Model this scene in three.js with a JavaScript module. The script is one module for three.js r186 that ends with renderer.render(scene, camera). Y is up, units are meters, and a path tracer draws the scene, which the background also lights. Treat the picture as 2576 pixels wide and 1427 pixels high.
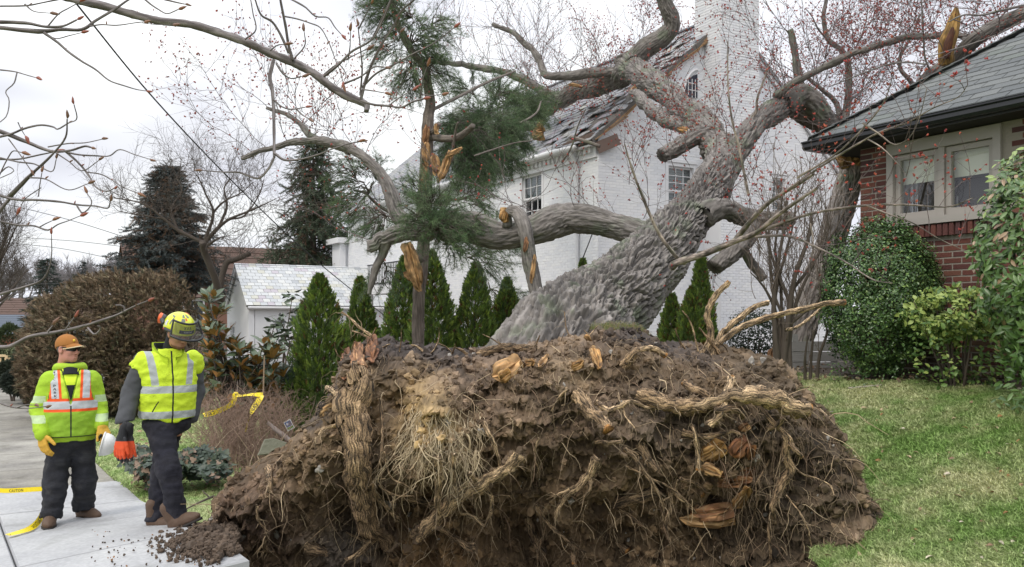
import * as THREE from 'three';
import { ImprovedNoise } from 'three/addons/math/ImprovedNoise.js';
import { mergeGeometries } from 'three/addons/utils/BufferGeometryUtils.js';

// ---------- camera, sky, sun, exposure ----------
const scene = new THREE.Scene();
const FOC = 2200, HZ = 800, CX = 1288, EYE = 1.95;      // focal length and horizon in units of a 2576 wide picture
const camera = new THREE.PerspectiveCamera(2 * Math.atan(800 / FOC) * 180 / Math.PI, 2576 / 1427, 0.1, 900);
camera.position.set(0, EYE, 0); camera.lookAt(0, EYE, -10);
camera.setViewOffset(2576, 1600, 0, 0, 2576, 1427);      // lens shifted up, uprights stay upright
const renderer = new THREE.WebGLRenderer({ antialias: true });
renderer.setSize(1024, 567);
renderer.toneMapping = THREE.LinearToneMapping; renderer.toneMappingExposure = 1.1;
renderer.shadowMap.enabled = true;

const IN = new ImprovedNoise();
const ns = (x, y, z = 0) => IN.noise(x + 31.7, y + 17.3, z + 5.9);
const fbm = (x, y, z, o = 4) => { let a = 0.5, s = 0; for (let i = 0; i < o; i++) { s += a * ns(x, y, z); x *= 2.03; y *= 2.03; z *= 2.03; a *= 0.5; } return s; };
const clamp = (x, a = 0, b = 1) => Math.min(b, Math.max(a, x));
const sst = (a, b, x) => { const t = clamp((x - a) / (b - a)); return t * t * (3 - 2 * t); };
const mix = (a, b, t) => a + (b - a) * t;
function rng(seed) { let a = seed >>> 0; return () => { a = (a + 0x6D2B79F5) | 0; let t = Math.imul(a ^ (a >>> 15), 1 | a); t = (t + Math.imul(t ^ (t >>> 7), 61 | t)) ^ t; return ((t ^ (t >>> 14)) >>> 0) / 4294967296; }; }
const hash3 = (i, j, k) => { let h = Math.imul(i, 374761393) ^ Math.imul(j, 668265263) ^ Math.imul(k, 1274126177); h = Math.imul(h ^ (h >>> 13), 1274126177); return ((h ^ (h >>> 16)) >>> 0) / 4294967296; };
// cells: [distance to nearest seed, to second nearest, hash of the nearest cell]
function cells(x, y, z) {
const xi = Math.floor(x), yi = Math.floor(y), zi = Math.floor(z); let f1 = 9, f2 = 9, id = 0, dy = 0;
for (let i = -1; i < 2; i++) for (let j = -1; j < 2; j++) for (let k = -1; k < 2; k++) {
const a = xi + i, b = yi + j, c = zi + k, h = hash3(a, b, c);
const px = a + 0.15 + 0.7 * h, py = b + 0.15 + 0.7 * hash3(b, c, a + 7), pz = c + 0.15 + 0.7 * hash3(c, a, b + 13);
const d = (px - x) ** 2 + (py - y) ** 2 + (pz - z) ** 2;
if (d < f1) { f2 = f1; f1 = d; id = h; dy = z - pz; } else if (d < f2) f2 = d;
}
return [Math.sqrt(f1), Math.sqrt(f2), id, dy];
}

{ // even overcast sky, brighter overhead as an overcast sky is, with soft cloud banks
const W = 1024, Hh = 512, data = new Float32Array(W * Hh * 4);
for (let y = 0; y < Hh; y++) for (let x = 0; x < W; x++) {
const el = ((y + 0.5) / Hh - 0.5) * Math.PI, az = (x + 0.5) / W * Math.PI * 2, se = Math.max(0, Math.sin(el));
const dx = Math.cos(el) * Math.cos(az), dz = Math.cos(el) * Math.sin(az), q = 1 / (se + 0.28);
const c = fbm(dx * q * 1.6 + 3, dz * q * 1.6, 1.5, 5), c2 = fbm(dx * q * 4.3, dz * q * 4.3 + 9, 7.5, 4);
const cl = clamp(c * 0.85 + c2 * 0.25, -0.3, 0.3);
let L = (0.94 - 0.13 * sst(0.02, 0.2, se) + 1.25 * Math.pow(se, 1.7)) * (1 + cl * 0.95 * sst(0.0, 0.2, se));
if (el < 0) L = 0.5;
const i = (y * W + x) * 4, blue = 1 + 0.085 * clamp(0.6 - cl * 3);
data[i] = L * 0.968; data[i + 1] = L * 0.99; data[i + 2] = L * blue; data[i + 3] = 1;
}
const sky = new THREE.DataTexture(data, W, Hh, THREE.RGBAFormat, THREE.FloatType);
sky.mapping = THREE.EquirectangularReflectionMapping; sky.magFilter = sky.minFilter = THREE.LinearFilter; sky.needsUpdate = true;
scene.background = sky; scene.environment = sky;
}
const sun = new THREE.DirectionalLight(0xfff4e6, 1.25);
sun.position.set(-17, 34, 14); sun.target.position.set(0, 0, -12); scene.add(sun, sun.target);
sun.castShadow = true; sun.shadow.radius = 24; sun.shadow.mapSize.set(2048, 2048);
Object.assign(sun.shadow.camera, { left: -30, right: 30, top: 30, bottom: -30, near: 1, far: 110 });


// ---------- names, labels, helpers ----------
const taken = {};
const numbered = (n) => { const k = taken[n] = (taken[n] ?? -1) + 1; return k ? n + '_' + String(k).padStart(3, '0') : n; };
const V3 = (x, y, z) => new THREE.Vector3(x, y, z);
const P = (u, v, d) => V3((u - CX) / FOC * d, EYE + (HZ - v) / FOC * d, -d);
// a group at a thing's base
function thing(name, label, category, at = [0, 0, 0], group) {
const g = new THREE.Group(); g.name = numbered(name); g.position.set(...(at.isVector3 ? at.toArray() : at)); scene.add(g);
g.userData = { label, category }; if (group) g.userData.group = group; return g;
}
function struct(name, label) { const g = new THREE.Group(); g.name = numbered(name); g.userData = { label, kind: 'structure' }; scene.add(g); return g; }
const M = {};
const std = (c, o = {}) => new THREE.MeshStandardMaterial({ color: Array.isArray(c) ? new THREE.Color().setRGB(...c) : c, roughness: 0.9, ...o });
const phy = (c, o = {}) => new THREE.MeshPhysicalMaterial({ color: Array.isArray(c) ? new THREE.Color().setRGB(...c) : c, roughness: 0.6, ...o });
function part(name, geo, mat, parent, label) {
const m = new THREE.Mesh(geo, mat); m.name = parent === scene ? numbered(name) : name; m.castShadow = m.receiveShadow = true;
if (label) m.userData.label = label; parent.add(m); return m;
}
// geometry given in world places, made local to its thing
function wpart(name, geo, mat, parent, label) { parent.updateWorldMatrix(true, false); geo.applyMatrix4(parent.matrixWorld.clone().invert()); return part(name, geo, mat, parent, label); }
const stuff = (m) => { m.userData.kind = 'stuff'; return m; };
// copies of one geometry: list of {m: Matrix4, c: [r,g,b]}
function copies(name, geo, mat, list, parent, label) {
const im = new THREE.InstancedMesh(geo, mat, list.length); im.name = parent === scene ? numbered(name) : name;
const c = new THREE.Color();
list.forEach((o, i) => { im.setMatrixAt(i, o.m); if (o.c) im.setColorAt(i, c.setRGB(...o.c)); });
im.castShadow = im.receiveShadow = true; im.userData.kind = 'stuff'; if (label) im.userData.label = label; parent.add(im); return im;
}
// single pieces up to `most` (those that show largest first), the rest as one part
const _m = new THREE.Matrix4(), _q = new THREE.Quaternion(), _e = new THREE.Euler(), X1 = V3(1, 0, 0), Y1 = V3(0, 1, 0), Z1 = V3(0, 0, 1);
function pieces(name, geos, mats, list, parent, most = 300, restName) {
parent.updateWorldMatrix(true, false); const W = parent.matrixWorld, p = V3(), eye = camera.position;
for (const o of list) {
p.setFromMatrixPosition(o.m).applyMatrix4(W); const d = -p.z;
const u = CX + p.x / d * FOC, v = HZ - (p.y - EYE) / d * FOC;
o.k = d > 0 && u > -30 && u < 2606 && v > -30 && v < 1457 ? (o.w ?? 1) / d : 0;
if (o.hid) o.k *= 0.01;
}
const s = list.slice().sort((a, b) => b.k - a.k), near = s.slice(0, most), rest = s.slice(most);
near.forEach((o) => { const m = new THREE.Mesh(geos[(o.g ?? 0) % geos.length], mats[o.mi ?? 0]); m.name = name; m.castShadow = m.receiveShadow = true; o.m.decompose(m.position, m.quaternion, m.scale); parent.add(m); });
if (rest.length) { const base = mats.rest ?? mats[0]; copies(restName ?? name, geos[0], base, rest.map((o) => ({ m: o.m, c: mats.tones ? mats.tones[o.mi ?? 0] : undefined })), parent); }
}
// tones -> materials for single pieces, with a white base for the rest
function tones(list, o = {}) { const a = list.map((c) => std(c, o)); a.tones = list; a.rest = std([1, 1, 1], o); return a; }
const TM = (pos, quat, sc) => new THREE.Matrix4().compose(pos, quat, typeof sc === 'number' ? V3(sc, sc, sc) : sc);
const QE = (x, y, z, o = 'YXZ') => new THREE.Quaternion().setFromEuler(new THREE.Euler(x, y, z, o));

// collects triangles with colours and uv in metres
class MB {
constructor() { this.p = []; this.n = []; this.uv = []; this.c = []; this.i = []; this.useN = true; }
get count() { return this.p.length / 3; }
v(x, y, z, nx, ny, nz, u, w, c) { this.p.push(x, y, z); this.n.push(nx, ny, nz); this.uv.push(u, w); if (c) this.c.push(c[0], c[1], c[2]); else this.c.push(1, 1, 1); return this.p.length / 3 - 1; }
// tube through points with radii; ro(theta, s, point) adds to the radius, col(theta, s, point) colours
tube(pts, rad, seg = 6, o = {}) {
const n = pts.length, T = [], N = []; let L = 0, B; const ur = o.ur ?? Math.max(...rad);
for (let i = 0; i < n; i++) T.push(pts[Math.min(i + 1, n - 1)].clone().sub(pts[Math.max(i - 1, 0)]).normalize());
let up = Math.abs(T[0].y) > 0.9 ? V3(1, 0, 0) : V3(0, 1, 0); if (o.up) up = o.up.clone();
N[0] = up.clone().sub(T[0].clone().multiplyScalar(up.dot(T[0]))).normalize();
for (let i = 1; i < n; i++) N.push(N[i - 1].clone().sub(T[i].clone().multiplyScalar(N[i - 1].dot(T[i]))).normalize());
const base = this.count; let prev = null;
for (let i = 0; i < n; i++) {
B = T[i].clone().cross(N[i]); if (i) L += pts[i].distanceTo(pts[i - 1]);
for (let j = 0; j <= seg; j++) {
const a = j / seg * Math.PI * 2, ca = Math.cos(a), sa = Math.sin(a), dx = N[i].x * ca + B.x * sa, dy = N[i].y * ca + B.y * sa, dz = N[i].z * ca + B.z * sa;
let r = rad[i]; if (o.ro) r += o.ro(j === seg ? 0 : a, L, r, pts[i], dx, dy, dz);
const x = pts[i].x + dx * r, y = pts[i].y + dy * r, z = pts[i].z + dz * r;
this.v(x, y, z, dx, dy, dz, a * ur, L, o.col ? o.col(j === seg ? 0 : a, L, x, y, z, r - rad[i]) : o.c);
}
}
const w = seg + 1;
for (let i = 0; i < n - 1; i++) for (let j = 0; j < seg; j++) { const a = base + i * w + j; this.i.push(a, a + 1, a + w, a + 1, a + w + 1, a + w); }
if (o.cap !== false) for (const [k, s] of [[0, -1], [n - 1, 1]]) {
const c0 = this.v(pts[k].x, pts[k].y, pts[k].z, T[k].x * s, T[k].y * s, T[k].z * s, 0, 0, o.capc ?? o.c ?? (o.col ? o.col(0, 0, pts[k].x, pts[k].y, pts[k].z, 0) : undefined));
for (let j = 0; j < seg; j++) { const a = base + k * w + j; s < 0 ? this.i.push(c0, a + 1, a) : this.i.push(c0, a, a + 1); }
}
return this;
}
quad(a, b, c, d, col, uvs) { // corner points, anticlockwise
const nn = b.clone().sub(a).cross(d.clone().sub(a)).normalize(), k = this.count; uvs ??= [0, 0, 1, 0, 1, 1, 0, 1];
[a, b, c, d].forEach((q, i) => this.v(q.x, q.y, q.z, nn.x, nn.y, nn.z, uvs[2 * i], uvs[2 * i + 1], col)); this.i.push(k, k + 1, k + 2, k, k + 2, k + 3); return this;
}
tri(a, b, c, col) { const nn = b.clone().sub(a).cross(c.clone().sub(a)).normalize(), k = this.count; [a, b, c].forEach((q) => this.v(q.x, q.y, q.z, nn.x, nn.y, nn.z, 0, 0, col)); this.i.push(k, k + 1, k + 2); return this; }
// box by centre, half sizes, with axes
box(c, hx, hy, hz, ax = X1, ay = Y1, az = Z1, col) {
const q = (x, y, z) => c.clone().addScaledVector(ax, x * hx).addScaledVector(ay, y * hy).addScaledVector(az, z * hz);
const uvq = (w, h) => [0, 0, w, 0, w, h, 0, h];
this.quad(q(-1, -1, 1), q(1, -1, 1), q(1, 1, 1), q(-1, 1, 1), col, uvq(2 * hx, 2 * hy)); this.quad(q(1, -1, -1), q(-1, -1, -1), q(-1, 1, -1), q(1, 1, -1), col, uvq(2 * hx, 2 * hy));
this.quad(q(1, -1, 1), q(1, -1, -1), q(1, 1, -1), q(1, 1, 1), col, uvq(2 * hz, 2 * hy)); this.quad(q(-1, -1, -1), q(-1, -1, 1), q(-1, 1, 1), q(-1, 1, -1), col, uvq(2 * hz, 2 * hy));
this.quad(q(-1, 1, 1), q(1, 1, 1), q(1, 1, -1), q(-1, 1, -1), col, uvq(2 * hx, 2 * hz)); this.quad(q(-1, -1, -1), q(1, -1, -1), q(1, -1, 1), q(-1, -1, 1), col, uvq(2 * hx, 2 * hz)); return this;
}
geo(recalc) {
const g = new THREE.BufferGeometry(); g.setAttribute('position', new THREE.Float32BufferAttribute(this.p, 3)); g.setAttribute('normal', new THREE.Float32BufferAttribute(this.n, 3));
g.setAttribute('uv', new THREE.Float32BufferAttribute(this.uv, 2)); g.setAttribute('color', new THREE.Float32BufferAttribute(this.c, 3)); g.setIndex(this.i);
if (recalc) g.computeVertexNormals(); return g;
}
build(name, mat, parent, label, recalc) { return wpart(name, this.geo(recalc), mat, parent, label); }
}
// smooth curve through points (Catmull-Rom), with radii: [{p, r}] -> n steps per span
function smooth(pts, rad, step) {
const c = new THREE.CatmullRomCurve3(pts, false, 'centripetal'), n = Math.max(2, Math.ceil(c.getLength() / step)), P2 = [], R2 = [];
for (let i = 0; i <= n; i++) { const t = i / n; P2.push(c.getPoint(t)); const f = t * (pts.length - 1), k = Math.min(pts.length - 2, Math.floor(f)); R2.push(mix(rad[k], rad[k + 1], f - k)); }
return [P2, R2];
}
// outlines followed on the photograph: zone gives the corner of an enlarged region; depth runs d0 -> d1, width w0 -> w1 (picture units)
const ZONE = { v: [0, 0, 1], a: [0, 0, 0.34388], b: [849, 0, 0.34388], c: [1695.6, 0, 0.34388], d: [0, 465.4, 0.34388], e: [849, 465.4, 0.34388], f: [1695.6, 465.4, 0.34388], g: [0, 936.5, 0.34388], h: [849, 936.5, 0.34388], i: [1695.6, 936.5, 0.34388] };
function TR(zone, d0, d1, w0, w1, text) {
const [ox, oy, k] = ZONE[zone], raw = text.trim().split(/\s+/).map((s) => s.split(',').map(Number)), pts = [], rad = [];
raw.forEach((q, i) => {
const t = raw.length > 1 ? i / (raw.length - 1) : 0, d = q[3] ?? mix(d0, d1, t), w = (q[2] || mix(w0, w1, t)) * k;
pts.push(P(ox + q[0] * k, oy + q[1] * k, d)); rad.push(w / FOC * d / 2);
});
return [pts, rad];
}
// tileable value noise for textures
function tnoise(x, y, per, seed) { const xi = Math.floor(x), yi = Math.floor(y), fx = x - xi, fy = y - yi, u = fx * fx * (3 - 2 * fx), w = fy * fy * (3 - 2 * fy), m = (a) => ((a % per) + per) % per, h = (a, b) => hash3(m(a), m(b), seed); return mix(mix(h(xi, yi), h(xi + 1, yi), u), mix(h(xi, yi + 1), h(xi + 1, yi + 1), u), w); }
// streaks: px cells across, py along
const tn2 = (x, y, px, py, seed) => { x *= px; y *= py; const xi = Math.floor(x), yi = Math.floor(y), fx = x - xi, fy = y - yi, u = fx * fx * (3 - 2 * fx), w = fy * fy * (3 - 2 * fy), h = (a, b) => hash3(((a % px) + px) % px, ((b % py) + py) % py, seed); return mix(mix(h(xi, yi), h(xi + 1, yi), u), mix(h(xi, yi + 1), h(xi + 1, yi + 1), u), w); };
const ts = (x, y, px, py, seed) => (tn2(x, y, px, py, seed) + 0.5 * tn2(x, y, px * 2, py * 2, seed + 1) + 0.25 * tn2(x, y, px * 4, py * 4, seed + 2)) / 1.75;
const tf = (x, y, per, seed, o = 4) => { let s = 0, a = 0.5, t = 0; for (let i = 0; i < o; i++) { s += a * tnoise(x * per, y * per, per, seed + i); t += a; a *= 0.5; per *= 2; } return s / t; };
// texture from a function of (x, y) in 0..1 giving sRGB 0..1 or one value
function tex(n, f, srgb = true, rep = 1, m = n) {
const d = new Uint8Array(n * m * 4);
for (let y = 0; y < m; y++) for (let x = 0; x < n; x++) { let c = f(x / n, y / m); if (typeof c === 'number') c = [c, c, c]; const i = (y * n + x) * 4; d[i] = clamp(c[0]) * 255; d[i + 1] = clamp(c[1]) * 255; d[i + 2] = clamp(c[2]) * 255; d[i + 3] = 255; }
const t = new THREE.DataTexture(d, n, m); t.wrapS = t.wrapT = THREE.RepeatWrapping; t.magFilter = t.minFilter = THREE.LinearFilter; if (srgb) t.colorSpace = THREE.SRGBColorSpace; t.repeat.set(rep, rep); t.needsUpdate = true; return t;
}
function canvasTex(w, h, draw) { const c = document.createElement('canvas'); c.width = w; c.height = h; draw(c.getContext('2d'), w, h); const t = new THREE.CanvasTexture(c); t.colorSpace = THREE.SRGBColorSpace; return t; }
// street frame: along the street (away to the left) and across it (towards the houses)
const ST = V3(-0.545, 0, -0.839), SN = V3(0.839, 0, -0.545);
function groundY(x, z) {
const s = 0.839 * x - 0.545 * z - 1.72, t = -0.545 * x - 0.839 * z;
if (s <= 0) return 0;
const a = Math.min(1, s / 7.4), W = 1 - 0.8 * sst(7.5, 15, t);
return 1.3 * (sst(0.3, 0.98, a) + 0.05 * a * (1 - a)) * W + 0.02 * ns(x * 0.7, z * 0.7) * Math.min(1, s);
}
const pitF = (x, z) => Math.hypot((x + 0.12) / 2.5, (z + 6.6) / 1.35) + 0.1 * ns(x * 2.5, z * 2.5, 6);
// top of the new slabs, heaved up towards the tree
const slabY = (x, z) => 0.012 + 0.30 * sst(10.2, 6.6, -0.545 * x - 0.839 * z) * sst(-1.6, 2.2, 0.839 * x - 0.545 * z - 0.1);
function onSlab(u, v, up = 0) { const k = (u - CX) / FOC, m = (HZ - v) / FOC; let d = 5; for (; d < 12; d += 0.01) if (EYE + m * d <= slabY(k * d, -d)) break; return V3(k * d, slabY(k * d, -d) + up, -d); }
const onGround = (x, z, up = 0) => V3(x, groundY(x, z) + up, z);
// where a sight line meets the ground (march outwards)
function hit(u, v) { const k = (u - CX) / FOC, m = (HZ - v) / FOC; for (let d = 4; d < 90; d += 0.02) { if (EYE + m * d <= groundY(k * d, -d)) return V3(k * d, EYE + m * d, -d); } return V3(k * 60, 0, -60); }
const fineTex = tex(256, (x, y) => 0.5 + 0.5 * (tf(x, y, 32, 3, 3) - 0.5) * 1.5 + 0.15 * (tf(x, y, 128, 9, 1) - 0.5), false);
// ---------- ground, lawn, sidewalk, street ----------
const conc = (seed, r, g, b, spread) => tex(512, (x, y) => { const a = tf(x, y, 4, seed, 5) - 0.5, s = tf(x, y, 90, seed + 20, 2) - 0.5, w = Math.max(0, tf(x, y, 7, seed + 31, 3) - 0.62) * 1.2; return [r + a * spread + s * 0.09 - w * 0.2, g + a * spread + s * 0.09 - w * 0.2, b + a * spread * 0.9 + s * 0.09 - w * 0.22]; });
const texOld = conc(5, 0.57, 0.56, 0.53, 0.30), texNew = conc(15, 0.66, 0.665, 0.67, 0.14);
for (const t of [texOld, texNew]) t.repeat.set(0.5, 0.5);
M.old = std([1, 1, 1], { map: texOld, bumpMap: fineTex, bumpScale: 0.003 }); M.newc = std([1, 1, 1], { map: texNew, bumpMap: fineTex, bumpScale: 0.002 });
M.old2 = std([0.9, 0.89, 0.87], { map: texOld, bumpMap: fineTex, bumpScale: 0.003 });
{
const g = struct('ground', 'earth and lawn rising gently from the sidewalk to the houses');
// one sheet, fine near the camera, coarse far off
const mb = new MB(), xs = [], zs = [];
for (let x = -14; x <= 13; x += 0.14) xs.push(x); for (const q of [-420, -250, -150, -90, -60, -40, -28, -20, -16]) xs.push(q); for (const q of [15, 18, 24, 34, 50, 80, 140, 250, 420]) xs.push(q);
for (let z = 1; z >= -24; z -= 0.14) zs.push(z); for (const q of [6, 20, 60, -26, -30, -36, -45, -60, -90, -140, -220, -350, -600]) zs.push(q);
xs.sort((a, b) => a - b); zs.sort((a, b) => b - a);
for (const z of zs) for (const x of xs) {
const s = 0.839 * x - 0.545 * z - 1.72, t = -0.545 * x - 0.839 * z; let y = groundY(x, z);
if (s < 0.02) y = -0.05 - (s < -3 ? 0.1 : 0);
const pit = sst(1.08, 0.86, pitF(x, z)); y = mix(y, -0.45 + 0.08 * ns(x * 3, z * 3), pit);
const dirt = Math.max(pit, sst(6.55, 6.9, s + 0.25 * ns(x, z, 3)) * sst(12, 9, t), sst(8.2, 9.6, t + 0.3 * ns(x * 2, z * 2)) * sst(2.3, 2.9, s + 0.4 * ns(x, z, 8)));
const n1 = fbm(x * 0.9, z * 0.9, 2, 4), n2 = fbm(x * 4, z * 4, 9, 3), st = clamp(0.42 + n1 * 0.9 + n2 * 0.7);
const gr = [mix(0.12, 0.27, st), mix(0.17, 0.27, st), mix(0.04, 0.12, st)], so = [0.075 + n2 * 0.05, 0.055 + n2 * 0.035, 0.038 + n2 * 0.025];
mb.v(x, y, z, 0, 1, 0, x, z, [mix(gr[0], so[0], dirt), mix(gr[1], so[1], dirt), mix(gr[2], so[2], dirt)]);
}
const w = xs.length; for (let j = 0; j < zs.length - 1; j++) for (let i = 0; i < w - 1; i++) { const a = j * w + i; mb.i.push(a, a + 1, a + w, a + 1, a + w + 1, a + w); }
mb.build('turf', std([1, 1, 1], { vertexColors: true, bumpMap: fineTex, bumpScale: 0.02 }), g, null, true);
}
{ // sidewalk: cast slabs, each its own piece; old grey ones beyond, new pale ones near, the last ones heaved up by the roots
const g = struct('sidewalk', 'concrete sidewalk of old grey slabs and new pale slabs');
const S0 = 1.72, slab = (t0, t1, s0, s1, mat, lift) => {
// lift(s,t): height of the top
const mb = new MB(), q = (t, s, y) => ST.clone().multiplyScalar(t).addScaledVector(SN, s).setY(y), gap = 0.006, bev = 0.012;
const ring = (ins, dy) => [[t0 + gap + ins, s0 + gap + ins], [t0 + gap + ins, s1 - gap - ins], [t1 - gap - ins, s1 - gap - ins], [t1 - gap - ins, s0 + gap + ins]].map(([t, s]) => q(t, s, lift(s, t) + dy));
const A = ring(bev, 0), B = ring(0, -bev), C = ring(0, -0.14), uv = A.flatMap((p) => [p.x, p.z]);
mb.quad(A[3], A[2], A[1], A[0], null, [6, 7, 4, 5, 2, 3, 0, 1].map((k) => uv[k]));
for (const [U, L] of [[A, B], [B, C]]) for (let i = 0; i < 4; i++) { const j = (i + 1) % 4; mb.quad(L[j], L[i], U[i], U[j], null, [0, 0, 0.2, 0, 0.2, 0.1, 0, 0.1]); }
mb.build('slab', mat, g);
};
const flat = () => 0.004, r = rng(4);
for (let t = 11.3; t < 34; t += 1.52) for (let k = 0; k < 3; k++) slab(t, t + 1.52, S0 - 1.32 * (k + 1), S0 - 1.32 * k, r() < 0.5 ? M.old : M.old2, () => 0.004 + 0.004 * (k % 2));
// new slabs, tilted up near the tree: from t = 11.3 nearer
const up = (s, t) => 0.012 + 0.30 * sst(10.2, 6.6, t) * sst(-1.6, 2.2, s - 0.1);
let tt = 11.3; for (const dt of [1.35, 1.25, 1.5, 1.2]) { slab(tt - dt, tt, S0 - 1.28, S0 + 0.04, M.newc, up); slab(tt - dt, tt, S0 - 2.56, S0 - 1.28, M.newc, up); slab(tt - dt, tt, S0 - 3.9, S0 - 2.56, M.newc, up); tt -= dt; }
}
{
const g = struct('street', 'pale grey asphalt cross street far to the left');
const mb = new MB(); mb.box(V3(-16.5, 0.0, -27.2), 9, 0.02, 2.4, V3(0.9, 0, -0.12).normalize(), Y1, V3(0.12, 0, 0.9).normalize());
mb.build('asphalt', std([0.2, 0.205, 0.215], { bumpMap: fineTex, bumpScale: 0.004 }), g);
const k = new MB(); k.box(V3(-16.5, 0.05, -24.6), 9, 0.07, 0.09, V3(0.9, 0, -0.12).normalize(), Y1, V3(0.12, 0, 0.9).normalize()); k.build('kerb', M.old, g);
const l = new MB(); for (let i = 0; i < 5; i++) l.box(V3(-14.6 - i * 0.2, 0.0245, -26 - i * 0.6), 2.2, 0.001, 0.11, V3(0.98, 0, -0.12).normalize(), Y1, V3(0.12, 0, 0.98).normalize()); l.build('crossing_stripe', std([0.7, 0.7, 0.7]), g);
}
// ---------- houses ----------
const YAW = 0.5353; // both houses stand square to the street
M.white = std([0.73, 0.735, 0.75], { roughness: 0.75, bumpMap: fineTex, bumpScale: 0.002 }); M.trim = std([0.72, 0.72, 0.73], { roughness: 0.55 });
M.dark = std([0.012, 0.013, 0.016], { roughness: 0.5 }); M.iron = std([0.012, 0.012, 0.013], { roughness: 0.45 });
M.glass = phy([0.9, 0.95, 0.95], { roughness: 0.02, transmission: 1, thickness: 0, ior: 1.85, specularIntensity: 1 });
M.room = std([0.03, 0.032, 0.036]); M.blind = std([0.15, 0.19, 0.20]);
const boxG = new THREE.BoxGeometry(1, 1, 1);
// a brick with slightly worn arrises: front face smaller than back
function brickGeo(l, h, d, b, seed) {
const r = rng(seed), g = new THREE.BoxGeometry(l, h, d), p = g.attributes.position;
const off = {}; for (let i = 0; i < p.count; i++) { const x = Math.sign(p.getX(i)), y = Math.sign(p.getY(i)), z = Math.sign(p.getZ(i)), k = x + ',' + y + ',' + z; off[k] ??= [r(), r(), r()]; const o = off[k], s = z > 0 ? 1 : 0; p.setXYZ(i, p.getX(i) - x * b * s * (0.5 + o[0]), p.getY(i) - y * b * s * (0.5 + o[1]), p.getZ(i) + s * (o[2] - 0.5) * b); }
g.computeVertexNormals(); return g;
}
// running-bond places on a plane: origin O, along A, up, outward N; skip(x, y, halfLength) leaves openings
function bond(O, A, N, w, h, bl, bh, skip, r, nTone, proud = 0, pick) {
const q = new THREE.Quaternion().setFromRotationMatrix(new THREE.Matrix4().makeBasis(A, Y1, N)), out = [];
for (let j = 0; j * bh < h - 0.01; j++) for (let i = -1; i * bl < w; i++) {
const x0 = Math.max(0, i * bl + (j % 2) * bl / 2), x1 = Math.min(w, (i + 1) * bl + (j % 2) * bl / 2); if (x1 - x0 < 0.04) continue;
const x = (x0 + x1) / 2, y = (j + 0.5) * bh; if (skip(x, y, (x1 - x0) / 2)) continue;
const p = O.clone().addScaledVector(A, x).addScaledVector(N, proud + (r() - 0.5) * 0.003); p.y += y;
out.push({ m: TM(p, q, V3((x1 - x0 - 0.01) / (bl - 0.01), 1, 1)), g: Math.floor(r() * 3), mi: pick ? pick(x, y) : Math.floor(r() * nTone) });
}
return out;
}
const inAny = (holes, x, y, m = 0, n = m) => holes.some((h) => x > h[0] - m && x < h[1] + m && y > h[2] - n && y < h[3] + n);
function wallPlate(poly, holes, th, mat, parent, q, at, name = 'wall') {
const sh = new THREE.Shape(poly.map((p) => new THREE.Vector2(...p)));
for (const h of holes) sh.holes.push(new THREE.Path([[h[0], h[2]], [h[1], h[2]], [h[1], h[3]], [h[0], h[3]]].map((p) => new THREE.Vector2(...p))));
const g = new THREE.ExtrudeGeometry(sh, { depth: th, bevelEnabled: false }); const m = part(name, g, mat, parent); m.quaternion.copy(q); m.position.copy(at); return m;
}
const bx = (name, parent, mat, x0, x1, y0, y1, z0, z1) => { const m = new THREE.Mesh(boxG, mat); m.name = name; m.castShadow = m.receiveShadow = true; m.position.set((x0 + x1) / 2, (y0 + y1) / 2, (z0 + z1) / 2); m.scale.set(x1 - x0, y1 - y0, z1 - z0); parent.add(m); return m; };
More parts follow.
